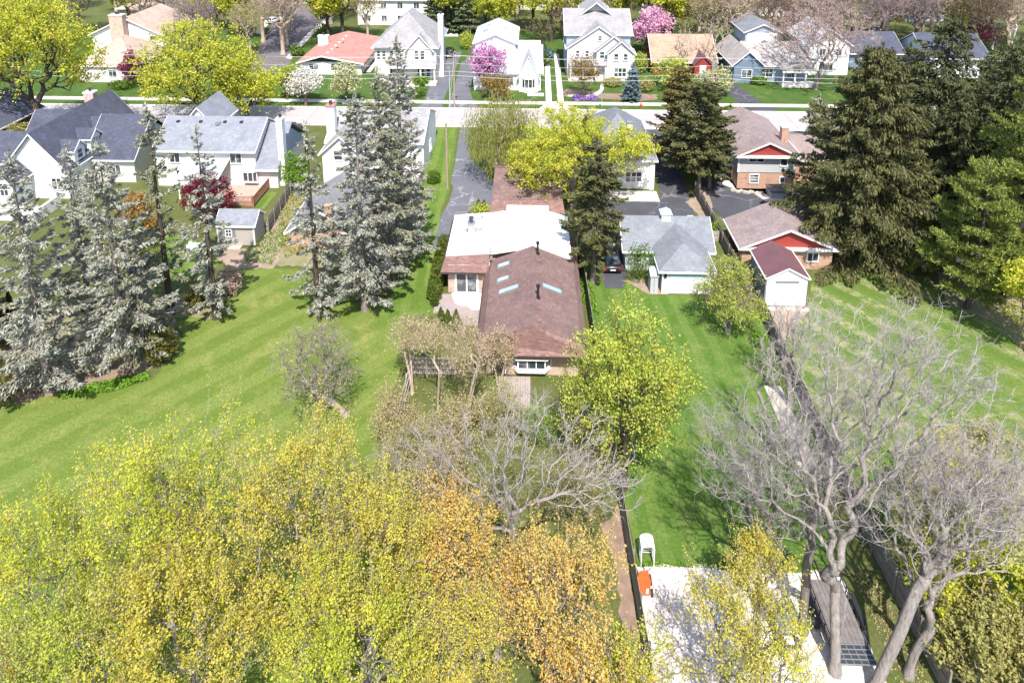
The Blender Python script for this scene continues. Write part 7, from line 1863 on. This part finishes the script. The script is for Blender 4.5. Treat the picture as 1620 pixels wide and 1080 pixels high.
T('bright yellow-green tree at the top right of the pink budding tree', 1400, 62, -30, 80, cb=.25, n=260, leaf='lf_spring', per=7, size=.42, bark='bark_dark', **far)
T('bright green tree behind the pale cherry', 962, 22, -50, 80, cb=.2, n=240, leaf='lf_fresh', per=7, size=.42, bark='bark_dark', **far)
T('pink redbud among bare trees at the top right', 1545, 75, 25, 80, cb=.15, n=260, leaf='lf_plum', per=4, size=.35, bark='bark_purple', name='redbud_tree', **far)
T('pale pink flowering tree left of the three-gable house', 890, 40, 0, 50, cb=.15, n=200, leaf='lf_palepink', per=4, size=.35, bark='bark_dark', name='cherry_tree', **far)
T('white-barked bare birch at the top right, left one', 1568, 78, -25, 60, cb=.3, n=110, leaf=None, bark='bark_white', fork=.3, sub=3, twig=.03, name='birch_tree', trunk_r=.2, stems=2)
T('white-barked bare birch at the top right, right one', 1596, 82, -30, 60, cb=.3, n=110, leaf=None, bark='bark_white', fork=.3, sub=3, twig=.03, name='birch_tree', trunk_r=.2, stems=2)
BG = 'bare and budding trees beyond the houses'
protos = []
for i, (kind, lab, bk, lf) in enumerate((('bare_tree', 'brown bare tree in the wooded gardens beyond the houses', 'bark_brown', None), ('bare_tree', 'greyish bare tree in the wooded gardens beyond the houses', 'bark_purple', None),
                           ('budding_tree', 'olive budding tree in the wooded gardens beyond the houses', 'bark_tan', 'lf_olive'), ('maple_tree', 'yellow-green leafing tree in the wooded gardens beyond the houses', 'bark_dark', 'lf_spring'), ('bare_tree', 'tan bare tree in the wooded gardens beyond the houses', 'bark_tan', None))):
    H = 14; R = 5.0
    cr = [(0, 0, 9, R*.8, R*.8, 4.6), (2.2, 1, 9.5, 2.6, 2.6, 3), (-2.2, -.6, 8.4, 2.6, 2.6, 3.2), (.4, -2.2, 8.8, 2.6, 2.4, 3)]
    protos.append((deciduous(lab, (0, 0), H, cr, n=620 if lf is None else 420, leaf=lf, per=3 if lf == 'lf_olive' else 9, twl=2 if lf is None else 1, twlen=1.1, tw2=False, size=.24 if lf == 'lf_olive' else .42, bark=bk, fork=.25, twig=.026, sub=3 if lf is None else 2, spread=.3, name=kind, group=BG, trunk_r=.3, seed=400+i), lab))
spots = [(-128,150,0),(-112,146,2),(-118,162,1),(-104,152,0),(-96,158,3),(-110,176,2),(-124,180,0),(-88,150,2),(-84,188,0),(-76,158,2),(-66,150,3),(-58,136,2),(-54,146,4),(-62,166,0),(-50,166,1),(-46,150,3),(-46,178,3),(-37,150,2),(-70,186,2),
         (-20,158,3),(-24,186,2),(-14,164,3),(-8,154,3),(-10,180,3),(0,160,3),(7,150,2),(8,172,3),(15,160,3),(13,148,2),(20,158,3),(28,160,3),(30,148,3),(35,143,2),(38,156,2),(45,148,2),(48,164,3),(42,174,2),(53,154,2),(56,176,1),(60,158,3),
         (66,150,2),(72,162,3),(76,148,4),(80,158,3),(84,145,2),(88,158,0),(92,148,3),(96,164,4),(102,154,3),(106,146,1),(90,178,2),(76,184,0),(112,162,1),(116,150,4),(124,166,0),(62,196,2),(36,194,3),(-34,198,3),(12,196,0),(100,190,1),(120,190,2),(-100,196,3),(37,140,2),(70,141,1),
         (-68,134,1),(-60,148,2),(-57,158,1),(-52,138,4),(31,154,1),(40,139,4),(33,168,2),(50,141,0),(63,146,1),(58,149,4),(80,143,1),(90,140,0),(98,142,4),(86,152,2),(70,172,1),(52,186,0),(-4,172,4),(14,152,3),(-80,172,0),(-92,166,1),(-132,164,0),(18,182,1),(26,182,0),(84,170,1),(108,174,0),(-16,176,2),(-28,190,0),(4,184,2),(96,152,1),(110,140,0),(66,164,2),(44,188,1)]
where = ((-96, 'behind the huge left maple'), (-70, 'behind the tan-roofed house'), (-48, 'along the side street'), (-28, 'behind the tall grey-roofed house'), (-4, 'behind the pale cape house'), (20, 'behind the three-gable house'), (38, 'behind the orange-tan roof'), (58, 'behind the blue house'), (82, 'behind the pink budding tree'), (999, 'at the far top right'))
rgp = random.Random(12); used = set()
for X, Y, k in spots:
    o, lab = protos[k]; rz, sc = rgp.uniform(0, 6.28), rgp.uniform(.95, 1.4)
    wh = next(t for lim, t in where if X*150/Y < lim)
    lab2 = lab.replace('in the wooded gardens beyond the houses', ('nearer row ' if Y < 155 else 'farther row ')+wh)
    if k not in used: o.location = (X, Y, 0); o.rotation_euler = (0, 0, rz); o.scale = (sc, sc, sc); used.add(k); o['label'] = lab2
    else: copy_thing(o, (X, Y, 0), rz, sc, lab2)
